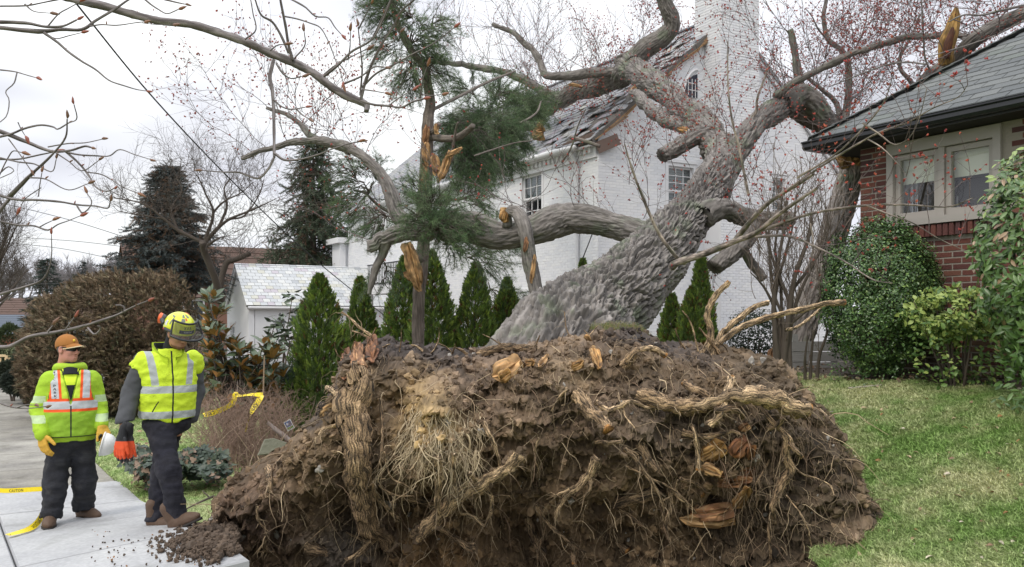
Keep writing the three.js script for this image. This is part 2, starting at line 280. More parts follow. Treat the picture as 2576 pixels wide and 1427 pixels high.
// sash window standing in a hole: frame W x Hh, set on a wall of outward +z (own group turned)
function sashWindow(parent, at, turn, w, h, o = {}) {
const f = new MB(), fw = o.fw ?? 0.09, t = 0.05, g = new THREE.Group(); g.name = 'window'; g.position.copy(at); g.rotation.y = turn; parent.add(g);
const b = (x0, x1, y0, y1, z0, z1) => f.box(V3((x0 + x1) / 2, (y0 + y1) / 2, (z0 + z1) / 2), (x1 - x0) / 2, (y1 - y0) / 2, (z1 - z0) / 2);
b(-w / 2, -w / 2 + fw, 0, h, -0.12, 0.035); b(w / 2 - fw, w / 2, 0, h, -0.12, 0.035); b(-w / 2 + fw, w / 2 - fw, h - fw, h, -0.12, 0.03); b(-w / 2 - 0.05, w / 2 + 0.05, -0.06, 0.02, -0.12, 0.08);
b(-w / 2 - 0.04, w / 2 + 0.04, h + 0.003, h + 0.08, -0.02, 0.06);
part('frame', f.geo(), M.trim, g);
const iw = w - 2 * fw, ih = h - fw - 0.02;
for (let k = 0; k < 2; k++) {
const s = new MB(), y0 = 0.02 + k * ih / 2, y1 = y0 + ih / 2 + (k ? 0 : 0.02), z = k ? -0.05 : -0.085, q = (a, c, d, e) => s.box(V3((a + c) / 2, (d + e) / 2, z), (c - a) / 2, (e - d) / 2, 0.016);
q(-iw / 2, -iw / 2 + t, y0, y1); q(iw / 2 - t, iw / 2, y0, y1); q(-iw / 2 + t, iw / 2 - t, y0, y0 + t); q(-iw / 2 + t, iw / 2 - t, y1 - t, y1);
part('sash', s.geo(), M.trim, g);
const mu = new MB(), cols = o.cols ?? 3, rows = o.rows ?? 2;
for (let i = 1; i < cols; i++) { const x = -iw / 2 + t + (iw - 2 * t) * i / cols; mu.box(V3(x, (y0 + y1) / 2, z + 0.004), 0.009, (y1 - y0) / 2 - t, 0.011); }
for (let i = 1; i < rows; i++) { const y = y0 + t + (y1 - y0 - 2 * t) * i / rows; for (let c = 0; c < cols; c++) { const cw = (iw - 2 * t) / cols, x = -iw / 2 + t + cw * (c + 0.5); mu.box(V3(x, y, z + 0.004), cw / 2 - 0.0095, 0.009, 0.011); } }
part('muntin', mu.geo(), M.trim, g);
const pg = new THREE.PlaneGeometry(iw - 2 * t, y1 - y0 - 2 * t); pg.translate(0, (y0 + y1) / 2, z - 0.006); part('pane', pg, M.glass, g);
}
if (o.blind) { const bl = new MB(), n = 20; for (let i = 0; i < n * o.blind; i++) bl.box(V3(0, h - fw - 0.03 - i * ih / n, -0.16), iw / 2, ih / n * 0.36, 0.003, X1, V3(0, 0.9, 0.43).normalize(), V3(0, -0.43, 0.9).normalize()); part('blind', bl.geo(), M.blind, g); }
const r = new MB(); r.box(V3(0, h / 2, -0.75), w / 2 + 0.3, h / 2 + 0.3, 0.01); part('room', r.geo(), M.room, g);
return g;
}
// overlapping slates on a slope: O = left foot, A along the eave, U up the slope, N normal
function slates(O, A, U, N, w, len, sw, ex, th, r, nTone, skip) {
const tilt = th / ex, n2 = N.clone().addScaledVector(U, -tilt).normalize(), u2 = U.clone().addScaledVector(N, tilt).normalize(), out = [];
// foot of each slate rides on the one below
const u3 = U.clone().addScaledVector(N, -tilt * 0.8).normalize(), n3 = N.clone().addScaledVector(U, tilt * 0.8).normalize();
const q = new THREE.Quaternion().setFromRotationMatrix(new THREE.Matrix4().makeBasis(A, u3, n3));
for (let j = 0; j * ex < len - 0.02; j++) for (let i = -1; i * sw < w; i++) {
const x0 = Math.max(0, (i + (j % 2) * 0.5) * sw), x1 = Math.min(w, (i + 1 + (j % 2) * 0.5) * sw); if (x1 - x0 < 0.05) continue;
const x = (x0 + x1) / 2, y = (j + 0.5) * ex; if (skip && skip(x, y)) continue;
const p = O.clone().addScaledVector(A, x).addScaledVector(U, y + (r() - 0.5) * ex * 0.06).addScaledVector(N, th * 0.9 + r() * th * 0.3), qq = q.clone().multiply(QE((r() - 0.5) * 0.02, (r() - 0.5) * 0.02, (r() - 0.5) * 0.012));
out.push({ m: TM(p, qq, V3((x1 - x0 - 0.008) / (sw - 0.008), 1, 1)), g: Math.floor(r() * 3), mi: Math.floor(r() * r() * nTone * 1.2) % nTone });
}
return out;
}
const slateGeo = (w, h, t, s) => brickGeo(w - 0.008, h * 1.12, t, 0.004, s);
const slateT = tones([[0.30, 0.31, 0.33], [0.34, 0.34, 0.34], [0.26, 0.27, 0.30], [0.37, 0.37, 0.36], [0.30, 0.27, 0.30], [0.24, 0.25, 0.26], [0.33, 0.33, 0.28]], { roughness: 0.62, bumpMap: fineTex, bumpScale: 0.004 });
const paleT = tones([[0.52, 0.54, 0.55], [0.58, 0.59, 0.58], [0.46, 0.48, 0.50], [0.50, 0.50, 0.44], [0.45, 0.42, 0.46], [0.38, 0.40, 0.42]], { roughness: 0.6, bumpMap: fineTex, bumpScale: 0.003 });
const whiteT = tones([[0.77, 0.775, 0.79], [0.745, 0.755, 0.775], [0.78, 0.785, 0.79], [0.71, 0.72, 0.745]], { roughness: 0.7 });
{ // ---- the white house ----
const r = rng(21), hs = thing('white_house', 'two-storey white painted brick house with tall chimney and slate roof under the fallen tree', 'house', [2.07, 0, -21]); hs.rotation.y = YAW;
const EV = 6.30, PK = 9.88, GW = 8.5, LEN = 17.2, HX = GW / 2;
const gw = [[2.1, 3.12, 4.5, 5.9], [5.7, 6.5, 4.5, 5.9]], fw = [[2.42, 3.6, 4.5, 5.9], [8.6, 9.7, 4.5, 5.9], [13.4, 14.3, 4.5, 5.9], [2.15, 3.6, 0.9, 2.66]];
const I = new THREE.Quaternion(), QF = QE(0, -Math.PI / 2, 0); // front wall: its own x runs from the far end to the corner
wallPlate([[0, 0], [GW, 0], [GW, EV], [HX, PK], [0, EV]], gw, 0.22, M.white, hs, I, V3(0, 0, -0.22), 'gable_wall');
// front: local x of plate = house -z
wallPlate([[0.225, 0], [LEN, 0], [LEN, EV], [0.225, EV]], fw, 0.22, M.white, hs, QE(0, Math.PI / 2, 0), V3(0, 0, 0), 'front_wall');
bx('rear_wall', hs, M.white, GW - 0.2, GW, 0, EV, -LEN, -0.22); bx('end_wall', hs, M.white, 0.23, GW - 0.21, 0, EV, -LEN, -LEN + 0.2);
const bg = [0, 1, 2].map((k) => brickGeo(0.207, 0.058, 0.028, 0.004, k));
const rk = (x) => EV + (x < HX ? x : GW - x) / HX * (PK - EV) - 0.12;
const gb = bond(V3(0, 0, -0.007), X1, Z1, GW, PK, 0.215, 0.07, (x, y, l) => y < 1.4 || y > rk(x - l) || y > rk(x + l) || inAny(gw, x, y, 0.05 + l, 0.07), r, 4, 0);
const fb = bond(V3(0.007, 0, -LEN), Z1, V3(-1, 0, 0), LEN, EV - 0.45, 0.215, 0.07, (x, y, l) => y < 1.2 || inAny(fw.map((h) => [LEN - h[1], LEN - h[0], h[2], h[3]]), x, y, 0.05 + l, 0.07), r, 4, 0);
pieces('brick', bg, whiteT, gb, hs, 150); pieces('brick', bg, whiteT, fb, hs, 100);
for (const h of gw) sashWindow(hs, V3((h[0] + h[1]) / 2, h[2], -0.02), 0, h[1] - h[0], h[3] - h[2], { blind: 0.62, rows: 3, cols: 2 + (h[0] < 3) });
for (const h of fw) sashWindow(hs, V3(0.02, h[2], -(h[0] + h[1]) / 2), -Math.PI / 2, h[1] - h[0], h[3] - h[2], { blind: h[0] < 3 ? 0.55 : 0 });
// quarter-round attic window beside the chimney
{ const s = new THREE.Shape(); s.moveTo(0, 0); s.lineTo(0.42, 0); s.lineTo(0.42, 0.62); s.quadraticCurveTo(0.05, 0.55, 0, 0); const w = part('attic_window', new THREE.ExtrudeGeometry(s, { depth: 0.012, bevelEnabled: false }), std([0.02, 0.022, 0.04], { roughness: 0.08 }), hs); w.position.set(2.72, 7.62, 0.026);
const a = new MB(), pts = []; for (let i = 0; i <= 10; i++) { const t = i / 10; pts.push(V3(2.66 + 0.5 * Math.sin(t * 1.5) * 0.98 * (t), 7.58 + 0.78 * Math.sin(t * 1.57), 0.03)); } a.tube(pts, pts.map(() => 0.035), 6); part('arch', a.geo(), M.white, hs);
const l = new MB(); for (const x of [2.82, 2.95, 3.06]) l.box(V3(x, 7.85, 0.045), 0.008, x < 2.9 ? 0.18 : 0.24, 0.006); for (const y of [7.8, 7.98]) for (const x of [2.885, 3.005, 3.1]) l.box(V3(x, y, 0.045), x > 3.05 ? 0.031 : 0.054, 0.008, 0.006); part('muntin', l.geo(), M.trim, w).position.copy(w.position.clone().negate()); }
// chimney: broad below, a sloped shoulder, a tall stack
{ const c = new THREE.Group(); c.name = 'chimney'; hs.add(c);
bx('stack', c, M.white, 3.41, 4.78, 5.9, 14.2, -0.36, 0.58);
const sh = new THREE.Shape([[3.38, 0], [5.25, 0], [5.25, 5.7], [4.8, 6.6], [3.38, 6.6]].map((q) => new THREE.Vector2(...q))); const b = part('shoulder', new THREE.ExtrudeGeometry(sh, { depth: 0.6, bevelEnabled: false }), M.white, c); b.position.z = 0.005;
bx('cap', c, M.white, 3.33, 4.86, 14.2, 14.4, -0.44, 0.66);
const front = bond(V3(3.41, 6.6, 0.582), X1, Z1, 1.37, 7.6, 0.215, 0.07, () => false, r, 4, 0), side = bond(V3(3.408, 6.6, -0.36), Z1, V3(-1, 0, 0), 0.94, 7.6, 0.215, 0.07, () => false, r, 4, 0), low = bond(V3(3.38, 1.4, 0.607), X1, Z1, 1.87, 5.2, 0.215, 0.07, (x, y) => y > 4.2 + (1.87 - x) * 1.8, r, 4, 0);
pieces('brick', bg, whiteT, [...front, ...side, ...low], c, 50); }
// roof
const nrm = V3(-(PK - EV), HX, 0).normalize(), up = V3(HX, PK - EV, 0).normalize(), SL = Math.hypot(HX, PK - EV), OV = 0.28;
const roof = new THREE.Group(); roof.name = 'roof'; hs.add(roof);
for (const s of [1, -1]) { const mb = new MB(), u2 = V3(up.x * s, up.y, 0), n2 = V3(nrm.x * s, nrm.y, 0); mb.box(V3(s > 0 ? -0.0 : GW, EV, -LEN / 2).addScaledVector(u2, (SL - OV) / 2).addScaledVector(n2, 0.05), (SL + OV) / 2, LEN / 2 + 0.12, 0.05, u2, Z1, n2); part('deck', mb.geo(), s > 0 ? std([0.12, 0.11, 0.10]) : slateT[5], roof); }
const SO = V3(0, EV, -LEN - 0.14).addScaledVector(up, -OV - 0.04).addScaledVector(nrm, 0.102), SU = up.clone();
const list = slates(SO, Z1, up, nrm, LEN + 0.26, SL + OV, 0.27, 0.2, 0.014, r, 7, (x, y) => x > LEN - 1.3 + 2.2 * ns(x * 2, y * 2) && y > 0.5 && y < 3.4 + ns(x, y) && ns(x * 3, y * 3, 4) > -0.1 && x > LEN - 0.9);
// slates knocked loose near the broken corner
for (const o of list) { const p = V3().setFromMatrixPosition(o.m); const near = sst(4.2, 0.5, Math.hypot(p.z - 0.1, (p.y - 7.2) * 0.8)); if (near > 0.02 && r() < near * 0.5) { const d = TM(V3((r() - 0.5) * 0.1, 0.02 + r() * 0.07 * near, (r() - 0.5) * 0.2), QE((r() - 0.5) * 0.3 * near, (r() - 0.5) * 0.2 * near, (r() - 0.5) * 0.5 * near), 1); const q = new THREE.Quaternion().setFromRotationMatrix(o.m), B = TM(p, q, 1); o.m = B.multiply(d).multiply(new THREE.Matrix4().makeScale(1, 1, 1)); } }
pieces('slate', [0, 1, 2].map((k) => slateGeo(0.27, 0.2, 0.014, k + 5)), slateT, list, roof, 300);
{ const g = new MB(); for (let i = 0; i < 34; i++) g.box(V3(HX, PK + 0.14, -0.2 - i * 0.5), 0.13, 0.02, 0.235); part('ridge_cap', g.geo(), slateT[2], roof); }
// rake boards, torn open on the street side
{ const g = new MB(), u2 = V3(-up.x, up.y, 0), n2 = V3(-nrm.x, nrm.y, 0);
g.box(V3(GW + 0.2, EV - 0.16, 0.06).addScaledVector(u2, SL / 2), SL / 2 + 0.1, 0.03, 0.09, u2, Z1, n2); part('rake_board', g.geo(), M.white, hs);
const t = new MB(), rr = rng(5); for (let i = 0; i < 16; i++) { const a = 0.4 + i * 0.3, l = 0.25 + rr() * 0.5; t.box(V3(0, EV - 0.02, 0.03 + rr() * 0.1).addScaledVector(up, a).addScaledVector(nrm, -0.03 + rr() * 0.08), l, 0.02 + rr() * 0.02, 0.012, up.clone().addScaledVector(nrm, (rr() - 0.5) * 0.25).normalize(), Z1, nrm); } part('broken_lath', t.geo(), std([0.30, 0.19, 0.10]), hs, 'torn brown roof boards along the street side of the gable');
const b2 = new MB(); b2.box(V3(-0.16, EV - 0.03, -0.75), 0.09, 0.07, 0.75, V3(1, 0.2, 0).normalize(), V3(-0.2, 1, 0).normalize(), V3(0, 0.06, 1).normalize()); b2.box(V3(0.2, EV - 0.16, 0.12), 0.32, 0.14, 0.02, V3(0.9, 0.4, 0.1).normalize(), V3(-0.4, 0.9, 0).normalize(), Z1); part('broken_fascia', b2.geo(), std([0.17, 0.12, 0.10]), hs); }
{ // gutter, downspout, dentils
const g = new MB(), L = LEN / 2; g.tube([V3(-0.30, EV - 0.16, -LEN), V3(-0.30, EV - 0.16, -1.6), V3(-0.29, EV - 0.19, -0.5)], [0.075, 0.075, 0.07], 8); part('gutter', g.geo(), M.trim, hs);
bx('frieze', hs, M.trim, -0.06, -0.006, EV - 0.48, EV - 0.24, -LEN, -0.02); bx('soffit', hs, M.trim, -0.24, -0.006, EV - 0.238, EV - 0.2, -LEN, -0.02);
const d = [], q = new THREE.Quaternion(); for (let i = 0; i < 85; i++) d.push({ m: TM(V3(-0.095, EV - 0.30, -0.2 - i * 0.2), q, V3(0.07, 0.12, 0.1)) }); pieces('dentil', [boxG], [M.trim], d, hs, 100);
const s = new MB(); s.tube([V3(-0.3, EV - 0.2, -0.8), V3(-0.1, EV - 0.5, -0.8), V3(-0.06, EV - 0.7, -0.8), V3(-0.06, 0.2, -0.8)], [0.05, 0.05, 0.05, 0.05], 8); part('downspout', s.geo(), M.trim, hs); }
{ // chimney at the far end, flat-roofed wing, porch with iron railing
bx('far_chimney', hs, M.white, 4.7, 5.9, 8.5, 11.1, -17.1, -16.3);
const w = new THREE.Group(); w.name = 'wing'; hs.add(w); bx('wall', w, M.white, -0.3, 3.5, 0, 5.0, -18.3, -17.3); bx('cornice', w, M.trim, -0.5, 3.6, 5.0, 5.22, -18.5, -17.05); bx('corner_board', w, M.trim, -0.35, -0.1, 0, 5.0, -17.29, -17.24);
const p = new THREE.Group(); p.name = 'porch'; hs.add(p); bx('porch_roof', p, M.trim, -1.5, -0.07, 2.75, 3.0, -11.5, -8.6); for (const z of [-8.8, -11.3]) { const c = new MB(); c.tube([V3(-1.35, 0.1, z), V3(-1.35, 2.74, z)], [0.11, 0.09], 12); part('column', c.geo(), M.trim, p); }
const rl = new MB(); rl.box(V3(-1.4, 3.75, -10.05), 0.02, 0.02, 1.4); rl.box(V3(-1.4, 3.1, -10.05), 0.018, 0.018, 1.4); for (let z = -11.4; z <= -8.65; z += 0.13) rl.box(V3(-1.4, 3.4, z), 0.009, 0.36, 0.009); for (let x = -1.3; x < -0.1; x += 0.13) rl.box(V3(x, 3.4, -8.65), 0.009, 0.36, 0.009); part('railing', rl.geo(), M.iron, p); }
{ const l = new MB(); l.tube([V3(0.75, 3.3, 0), V3(0.75, 3.3, 0.1), V3(0.75, 3.22, 0.16)], [0.06, 0.08, 0.1], 10); part('flood_lamp', l.geo(), M.trim, hs); }
}
{ // ---- white garage with pale slate roof ----
const r = rng(33), g = thing('white_garage', 'low white garage with pale patchwork slate roof beyond the thujas', 'garage', [-9.04, 0, -30]); g.rotation.y = YAW;
const W = 5.2, D = 3.2, EV = 2.42, PK = 3.82, HX = D / 2, I = new THREE.Quaternion();
bx('wall', g, M.white, 0.22, W, 0, EV, -D + 0.01, -0.01);
wallPlate([[0, 0], [D, 0], [D, EV], [HX, PK - 0.05], [0, EV]], [[1.9, 2.75, 0.5, 1.75]], 0.2, M.white, g, QE(0, Math.PI / 2, 0), V3(0, 0, 0), 'gable_wall');
sashWindow(g, V3(0.03, 0.5, -2.32), -Math.PI / 2, 0.85, 1.25, { rows: 2, cols: 2 });
const up = V3(0, PK - EV, -HX).normalize(), nrm = V3(0, HX, PK - EV).normalize(), SL = Math.hypot(HX, PK - EV);
const roof = new THREE.Group(); roof.name = 'roof'; g.add(roof);
for (const s of [1, -1]) { const mb = new MB(), u2 = V3(0, up.y, up.z * s), n2 = V3(0, nrm.y, nrm.z * s); mb.box(V3(W / 2, EV, s > 0 ? 0 : -D).addScaledVector(u2, SL / 2 - 0.06).addScaledVector(n2, 0.03), W / 2 + 0.1, SL / 2 + 0.06, 0.03, X1, u2, n2); part('deck', mb.geo(), s > 0 ? std([0.2, 0.2, 0.2]) : paleT[2], roof); }
const list = slates(V3(-0.12, EV, 0).addScaledVector(up, -0.14).addScaledVector(nrm, 0.062), X1, up, nrm, W + 0.12, SL + 0.14, 0.25, 0.178, 0.012, r, 6);
pieces('slate', [0, 1, 2].map((k) => slateGeo(0.25, 0.178, 0.012, k + 9)), paleT, list, roof, 300);
bx('ridge_cap', roof, paleT[2], -0.12, W, PK + 0.03, PK + 0.06, -HX - 0.09, -HX + 0.09);
const gt = new MB(); gt.tube([V3(-0.05, EV - 0.12, 0.12), V3(W, EV - 0.12, 0.12)], [0.06, 0.06], 8); part('gutter', gt.geo(), M.trim, g);
const rb = new MB(); for (const s of [1, -1]) { const u2 = V3(0, up.y, up.z * s), n2 = V3(0, nrm.y, nrm.z * s); rb.box(V3(-0.05, EV, s > 0 ? 0 : -D).addScaledVector(u2, SL / 2).addScaledVector(n2, -0.06), 0.03, SL / 2, 0.06, X1, u2, n2); } part('rake_board', rb.geo(), M.trim, g);
bx('frieze', g, M.trim, 0, W, EV - 0.2, EV - 0.08, -0.005, 0.05);
}
const brickT = tones([[0.15, 0.054, 0.040], [0.115, 0.044, 0.038], [0.18, 0.068, 0.048], [0.09, 0.042, 0.041], [0.19, 0.084, 0.058]], { roughness: 0.9, bumpMap: fineTex, bumpScale: 0.004 });
{ // ---- red brick house on the right ----
const r = rng(44), g = thing('brick_house', 'red brick bungalow with dark gutter and grey shingle roof behind the shrubs', 'house', [4.186, 0, -10.5]); g.rotation.y = YAW;
const Y0 = 0.9, TOP = 3.97, LEN = 4.2, hole = [0.38, 1.72, 3.0, 3.96];
M.mortar = std([0.29, 0.262, 0.22], { bumpMap: fineTex, bumpScale: 0.006 });
wallPlate([[-LEN, Y0], [0, Y0], [0, TOP], [-LEN, TOP]], [[-hole[1], -hole[0], hole[2], hole[3]]], 0.2, M.mortar, g, QE(0, Math.PI / 2, 0), V3(0.0, 0, 0), 'wall');
// plate x runs to -z, so z = -x
bx('side_wall', g, M.mortar, 0.205, 4, Y0, TOP, 0.0, 0.2);
const mossT = tones([...brickT.tones, [0.105, 0.075, 0.032], [0.085, 0.062, 0.03], [0.12, 0.07, 0.04], [0.07, 0.05, 0.028]], { roughness: 0.92, bumpMap: fineTex, bumpScale: 0.004 });
const bg = [0, 1, 2].map((k) => brickGeo(0.203, 0.058, 0.03, 0.004, k + 40));
const skip = (x, y, l) => { const z = x, yy = y + Y0; return z + l > hole[0] - 0.012 && z - l < hole[1] + 0.012 && yy > hole[2] - 0.16 && yy < hole[3] + 0.1; };
const list = bond(V3(0.009, Y0, 0), Z1, V3(-1, 0, 0), LEN, TOP - Y0, 0.213, 0.0682, skip, r, 5, 0, (x, y) => { const moss = sst(1.15, 0.45, y + 0.35 * ns(x * 3, y * 4, 2)); return r() < moss ? 5 + Math.floor(r() * 4) : Math.floor(r() * r() * 5.4) % 5; });
// narrow bricks left of the opening
const q0 = new THREE.Quaternion().setFromRotationMatrix(new THREE.Matrix4().makeBasis(Z1, Y1, V3(-1, 0, 0)));
for (let j = 0; j < 46; j++) { const y = Y0 + (j + 0.5) * 0.0682; if (y > hole[2] - 0.16 && y < TOP) for (const [a, b] of (j % 2 ? [[0, 0.16], [0.17, 0.36]] : [[0, 0.21], [0.22, 0.36]])) list.push({ m: TM(V3(0.007, y, (a + b) / 2), q0, V3((b - a) / 0.203, 1, 1)), g: j % 3, mi: Math.floor(r() * 5) }); }
pieces('brick', bg, mossT, list.filter((o) => { const p = V3().setFromMatrixPosition(o.m); return !(p.z < 0.37 && p.y > hole[2] - 0.16 && Math.abs(p.x - 0.009) < 0.0018); }), g, 290);
// soldier course below the window
const sold = []; for (let z = hole[0] - 0.1; z < hole[1] + 0.12; z += 0.0705) sold.push({ m: TM(V3(-0.03, hole[2] - 0.085, z), q0.clone().multiply(QE(0, 0, Math.PI / 2)), V3(0.66, 1, 2.2)), g: Math.floor(r() * 3), mi: [1, 1, 3, 0][Math.floor(r() * 4)] }); pieces('sill_brick', bg, brickT, sold, g, 40);
// window: taupe frame with two casements
{ const w = new THREE.Group(); w.name = 'window'; w.position.set(-0.01, hole[2], (hole[0] + hole[1]) / 2); w.rotation.y = -Math.PI / 2; g.add(w);
const W = hole[1] - hole[0], Hh = hole[3] - hole[2] - 0.005, f = new MB(); M.taupe = std([0.36, 0.335, 0.305], { roughness: 0.6 });
const b = (mb, x0, x1, y0, y1, z0, z1) => mb.box(V3((x0 + x1) / 2, (y0 + y1) / 2, (z0 + z1) / 2), (x1 - x0) / 2, (y1 - y0) / 2, (z1 - z0) / 2);
b(f, -W / 2, -W / 2 + 0.085, 0.07, Hh, -0.1, 0.03); b(f, W / 2 - 0.085, W / 2, 0.07, Hh, -0.1, 0.03); b(f, -W / 2 + 0.085, W / 2 - 0.085, Hh - 0.13, Hh, -0.1, 0.03); b(f, -W / 2 - 0.03, W / 2 + 0.03, -0.01, 0.07, -0.1, 0.07); b(f, -0.035, 0.035, 0.07, Hh - 0.13, -0.1, 0.01); part('frame', f.geo(), M.taupe, w);
for (const s of [-1, 1]) { const sa = new MB(), x0 = s < 0 ? -W / 2 + 0.09 : 0.04, x1 = s < 0 ? -0.04 : W / 2 - 0.09, y0 = 0.078, y1 = Hh - 0.137; b(sa, x0, x0 + 0.06, y0, y1, -0.08, -0.02); b(sa, x1 - 0.06, x1, y0, y1, -0.08, -0.02); b(sa, x0 + 0.06, x1 - 0.06, y0, y0 + 0.07, -0.08, -0.02); b(sa, x0 + 0.06, x1 - 0.06, y1 - 0.06, y1, -0.08, -0.02); part('sash', sa.geo(), M.taupe, w);
const pg = new THREE.PlaneGeometry(x1 - x0 - 0.12, y1 - y0 - 0.13); pg.translate((x0 + x1) / 2, (y0 + y1) / 2, -0.05); part('pane', pg, M.glass, w);
const sh = new MB(); b(sh, x0 - 0.02, x1 + 0.03, y0 + (y1 - y0) * 0.56, y1 + 0.1, -0.16, -0.155); part('shade', sh.geo(), std([0.82, 0.78, 0.64]), w);
const cu = new MB(); for (let i = 0; i < 5; i++) { const xa = s < 0 ? x0 + i * 0.035 : x1 - i * 0.035; cu.quad(V3(xa - 0.02 * s, y0 - 0.1, -0.2 - 0.02 * (i % 2)), V3(xa + 0.03, y0 - 0.1, -0.19), V3(xa + 0.07 - 0.05 * i * 0.3, y1, -0.19), V3(xa - 0.02, y1, -0.2 - 0.02 * (i % 2))); } part('curtain', cu.geo(), std([0.85, 0.86, 0.9], { side: THREE.DoubleSide }), w); }
const rm = new MB(); b(rm, -W / 2 - 0.3, W / 2 + 0.3, -0.5, Hh + 0.2, -1.4, -1.38); b(rm, -W / 2 - 0.3, -W / 2 - 0.28, -0.5, Hh + 0.2, -1.38, -0.22); b(rm, -W / 2 - 0.28, W / 2 + 0.3, -0.52, -0.5, -1.38, -0.22); part('room', rm.geo(), std([0.09, 0.09, 0.105]), w);
const bk = new MB(); bk.tube([V3(-0.5, -0.2, -0.5), V3(-0.5, 0.4, -0.5)], [0.012, 0.012], 6); bk.tube([V3(-0.13, -0.2, -0.5), V3(-0.13, 0.34, -0.5)], [0.012, 0.012], 6); part('shelf_post', bk.geo(), std([0.4, 0.4, 0.42], { roughness: 0.4 }), w); }
// eaves: soffit, fascia, double gutter
const OV = 0.37; M.gut = std([0.014, 0.015, 0.019], { roughness: 0.38 });
bx('soffit', g, std([0.02, 0.018, 0.017]), -OV + 0.02, 4, TOP + 0.003, TOP + 0.03, -OV + 0.02, LEN + 1);
bx('fascia', g, M.gut, -OV - 0.002, -OV + 0.018, TOP, TOP + 0.14, -OV, LEN + 1); bx('fascia', g, M.gut, -OV + 0.02, 4, TOP, TOP + 0.14, -OV, -OV + 0.018);
{ const mb = new MB(), prof = [[0, 0.02], [-0.075, 0.02], [-0.1, 0.05], [-0.098, 0.09], [-0.118, 0.105], [-0.118, 0.12], [-0.1, 0.12], [-0.07, 0.075], [0, 0.06]]; // gutter profile along z
for (let i = 0; i < prof.length; i++) { const a = prof[i], b = prof[(i + 1) % prof.length]; mb.quad(V3(-OV - 0.006 + a[0], TOP + 0.0 + a[1], -OV - 0.1), V3(-OV - 0.006 + a[0], TOP + a[1], LEN + 1), V3(-OV - 0.006 + b[0], TOP + b[1], LEN + 1), V3(-OV - 0.006 + b[0], TOP + b[1], -OV - 0.1)); }
const sh = prof.map((p) => V3(-OV - 0.006 + p[0], TOP + p[1], -OV - 0.1)); for (let i = 1; i < sh.length - 1; i++) mb.tri(sh[0], sh[i + 1], sh[i]); part('gutter', mb.geo(), phy([0.014, 0.015, 0.019], { roughness: 0.35, side: THREE.DoubleSide }), g);
const d2 = new MB(); d2.box(V3(1.7, TOP + 0.07, -OV - 0.06), 2.1, 0.05, 0.05); part('gutter', d2.geo(), M.gut, g); }
// hipped shingle roof, slope 0.7
const K = 0.69, roof = new THREE.Group(); roof.name = 'roof'; g.add(roof);
const E = V3(-OV - 0.03, TOP + 0.15, -OV - 0.03), up = V3(1, K, 0).normalize(), nrm = V3(-K, 1, 0).normalize(), up2 = V3(0, K, 1).normalize(), nrm2 = V3(0, 1, -K).normalize(), Tn = V3(3.4, 0, 3.4), top = E.clone().add(V3(3.4, 3.4 * K, 3.4));
{ const mb = new MB(), A = E, B = V3(E.x, E.y, LEN + 1), C = V3(E.x + 3.4, E.y + 3.4 * K, LEN + 1), D2 = V3(E.x + 6.8, E.y, E.z); mb.quad(A, B, C, top); mb.tri(A, top, D2); part('deck', mb.geo(), std([0.04, 0.043, 0.045], { side: THREE.DoubleSide }), roof); }
const shT = tones([[0.135, 0.145, 0.148], [0.155, 0.165, 0.165], [0.115, 0.125, 0.13], [0.17, 0.18, 0.175], [0.14, 0.155, 0.145]], { roughness: 0.95, bumpMap: fineTex, bumpScale: 0.004 });
const EX = 0.138, sl = slates(E.clone().addScaledVector(up, -0.03).addScaledVector(nrm, 0.004), Z1, up, nrm, LEN + 1.2, 4, 0.30, EX, 0.010, r, 5, (x, y) => x < y / Math.hypot(1, K) + 0.02);
// clipped tabs beside the hip
const sgeo = [0, 1, 2].map((k) => slateGeo(0.30, EX, 0.010, k + 60));
pieces('shingle', sgeo, shT, sl, roof, 270);
const hd = V3(1, K, 1).normalize(), hn = V3(-K, 2, -K).normalize(), ha = hd.clone().cross(hn).normalize(), hq = new THREE.Quaternion().setFromRotationMatrix(new THREE.Matrix4().makeBasis(ha, hd, hn)), caps = [];
for (let i = 0; i < 30; i++) caps.push({ m: TM(E.clone().addScaledVector(hd, 0.06 + i * 0.145).addScaledVector(hn, 0.02), hq.clone().multiply(QE(-0.06, 0, 0)), V3(0.85, 1.15, 1)), g: i % 3, mi: Math.floor(r() * 5) }); pieces('hip_shingle', sgeo, shT, caps, roof, 30);
}
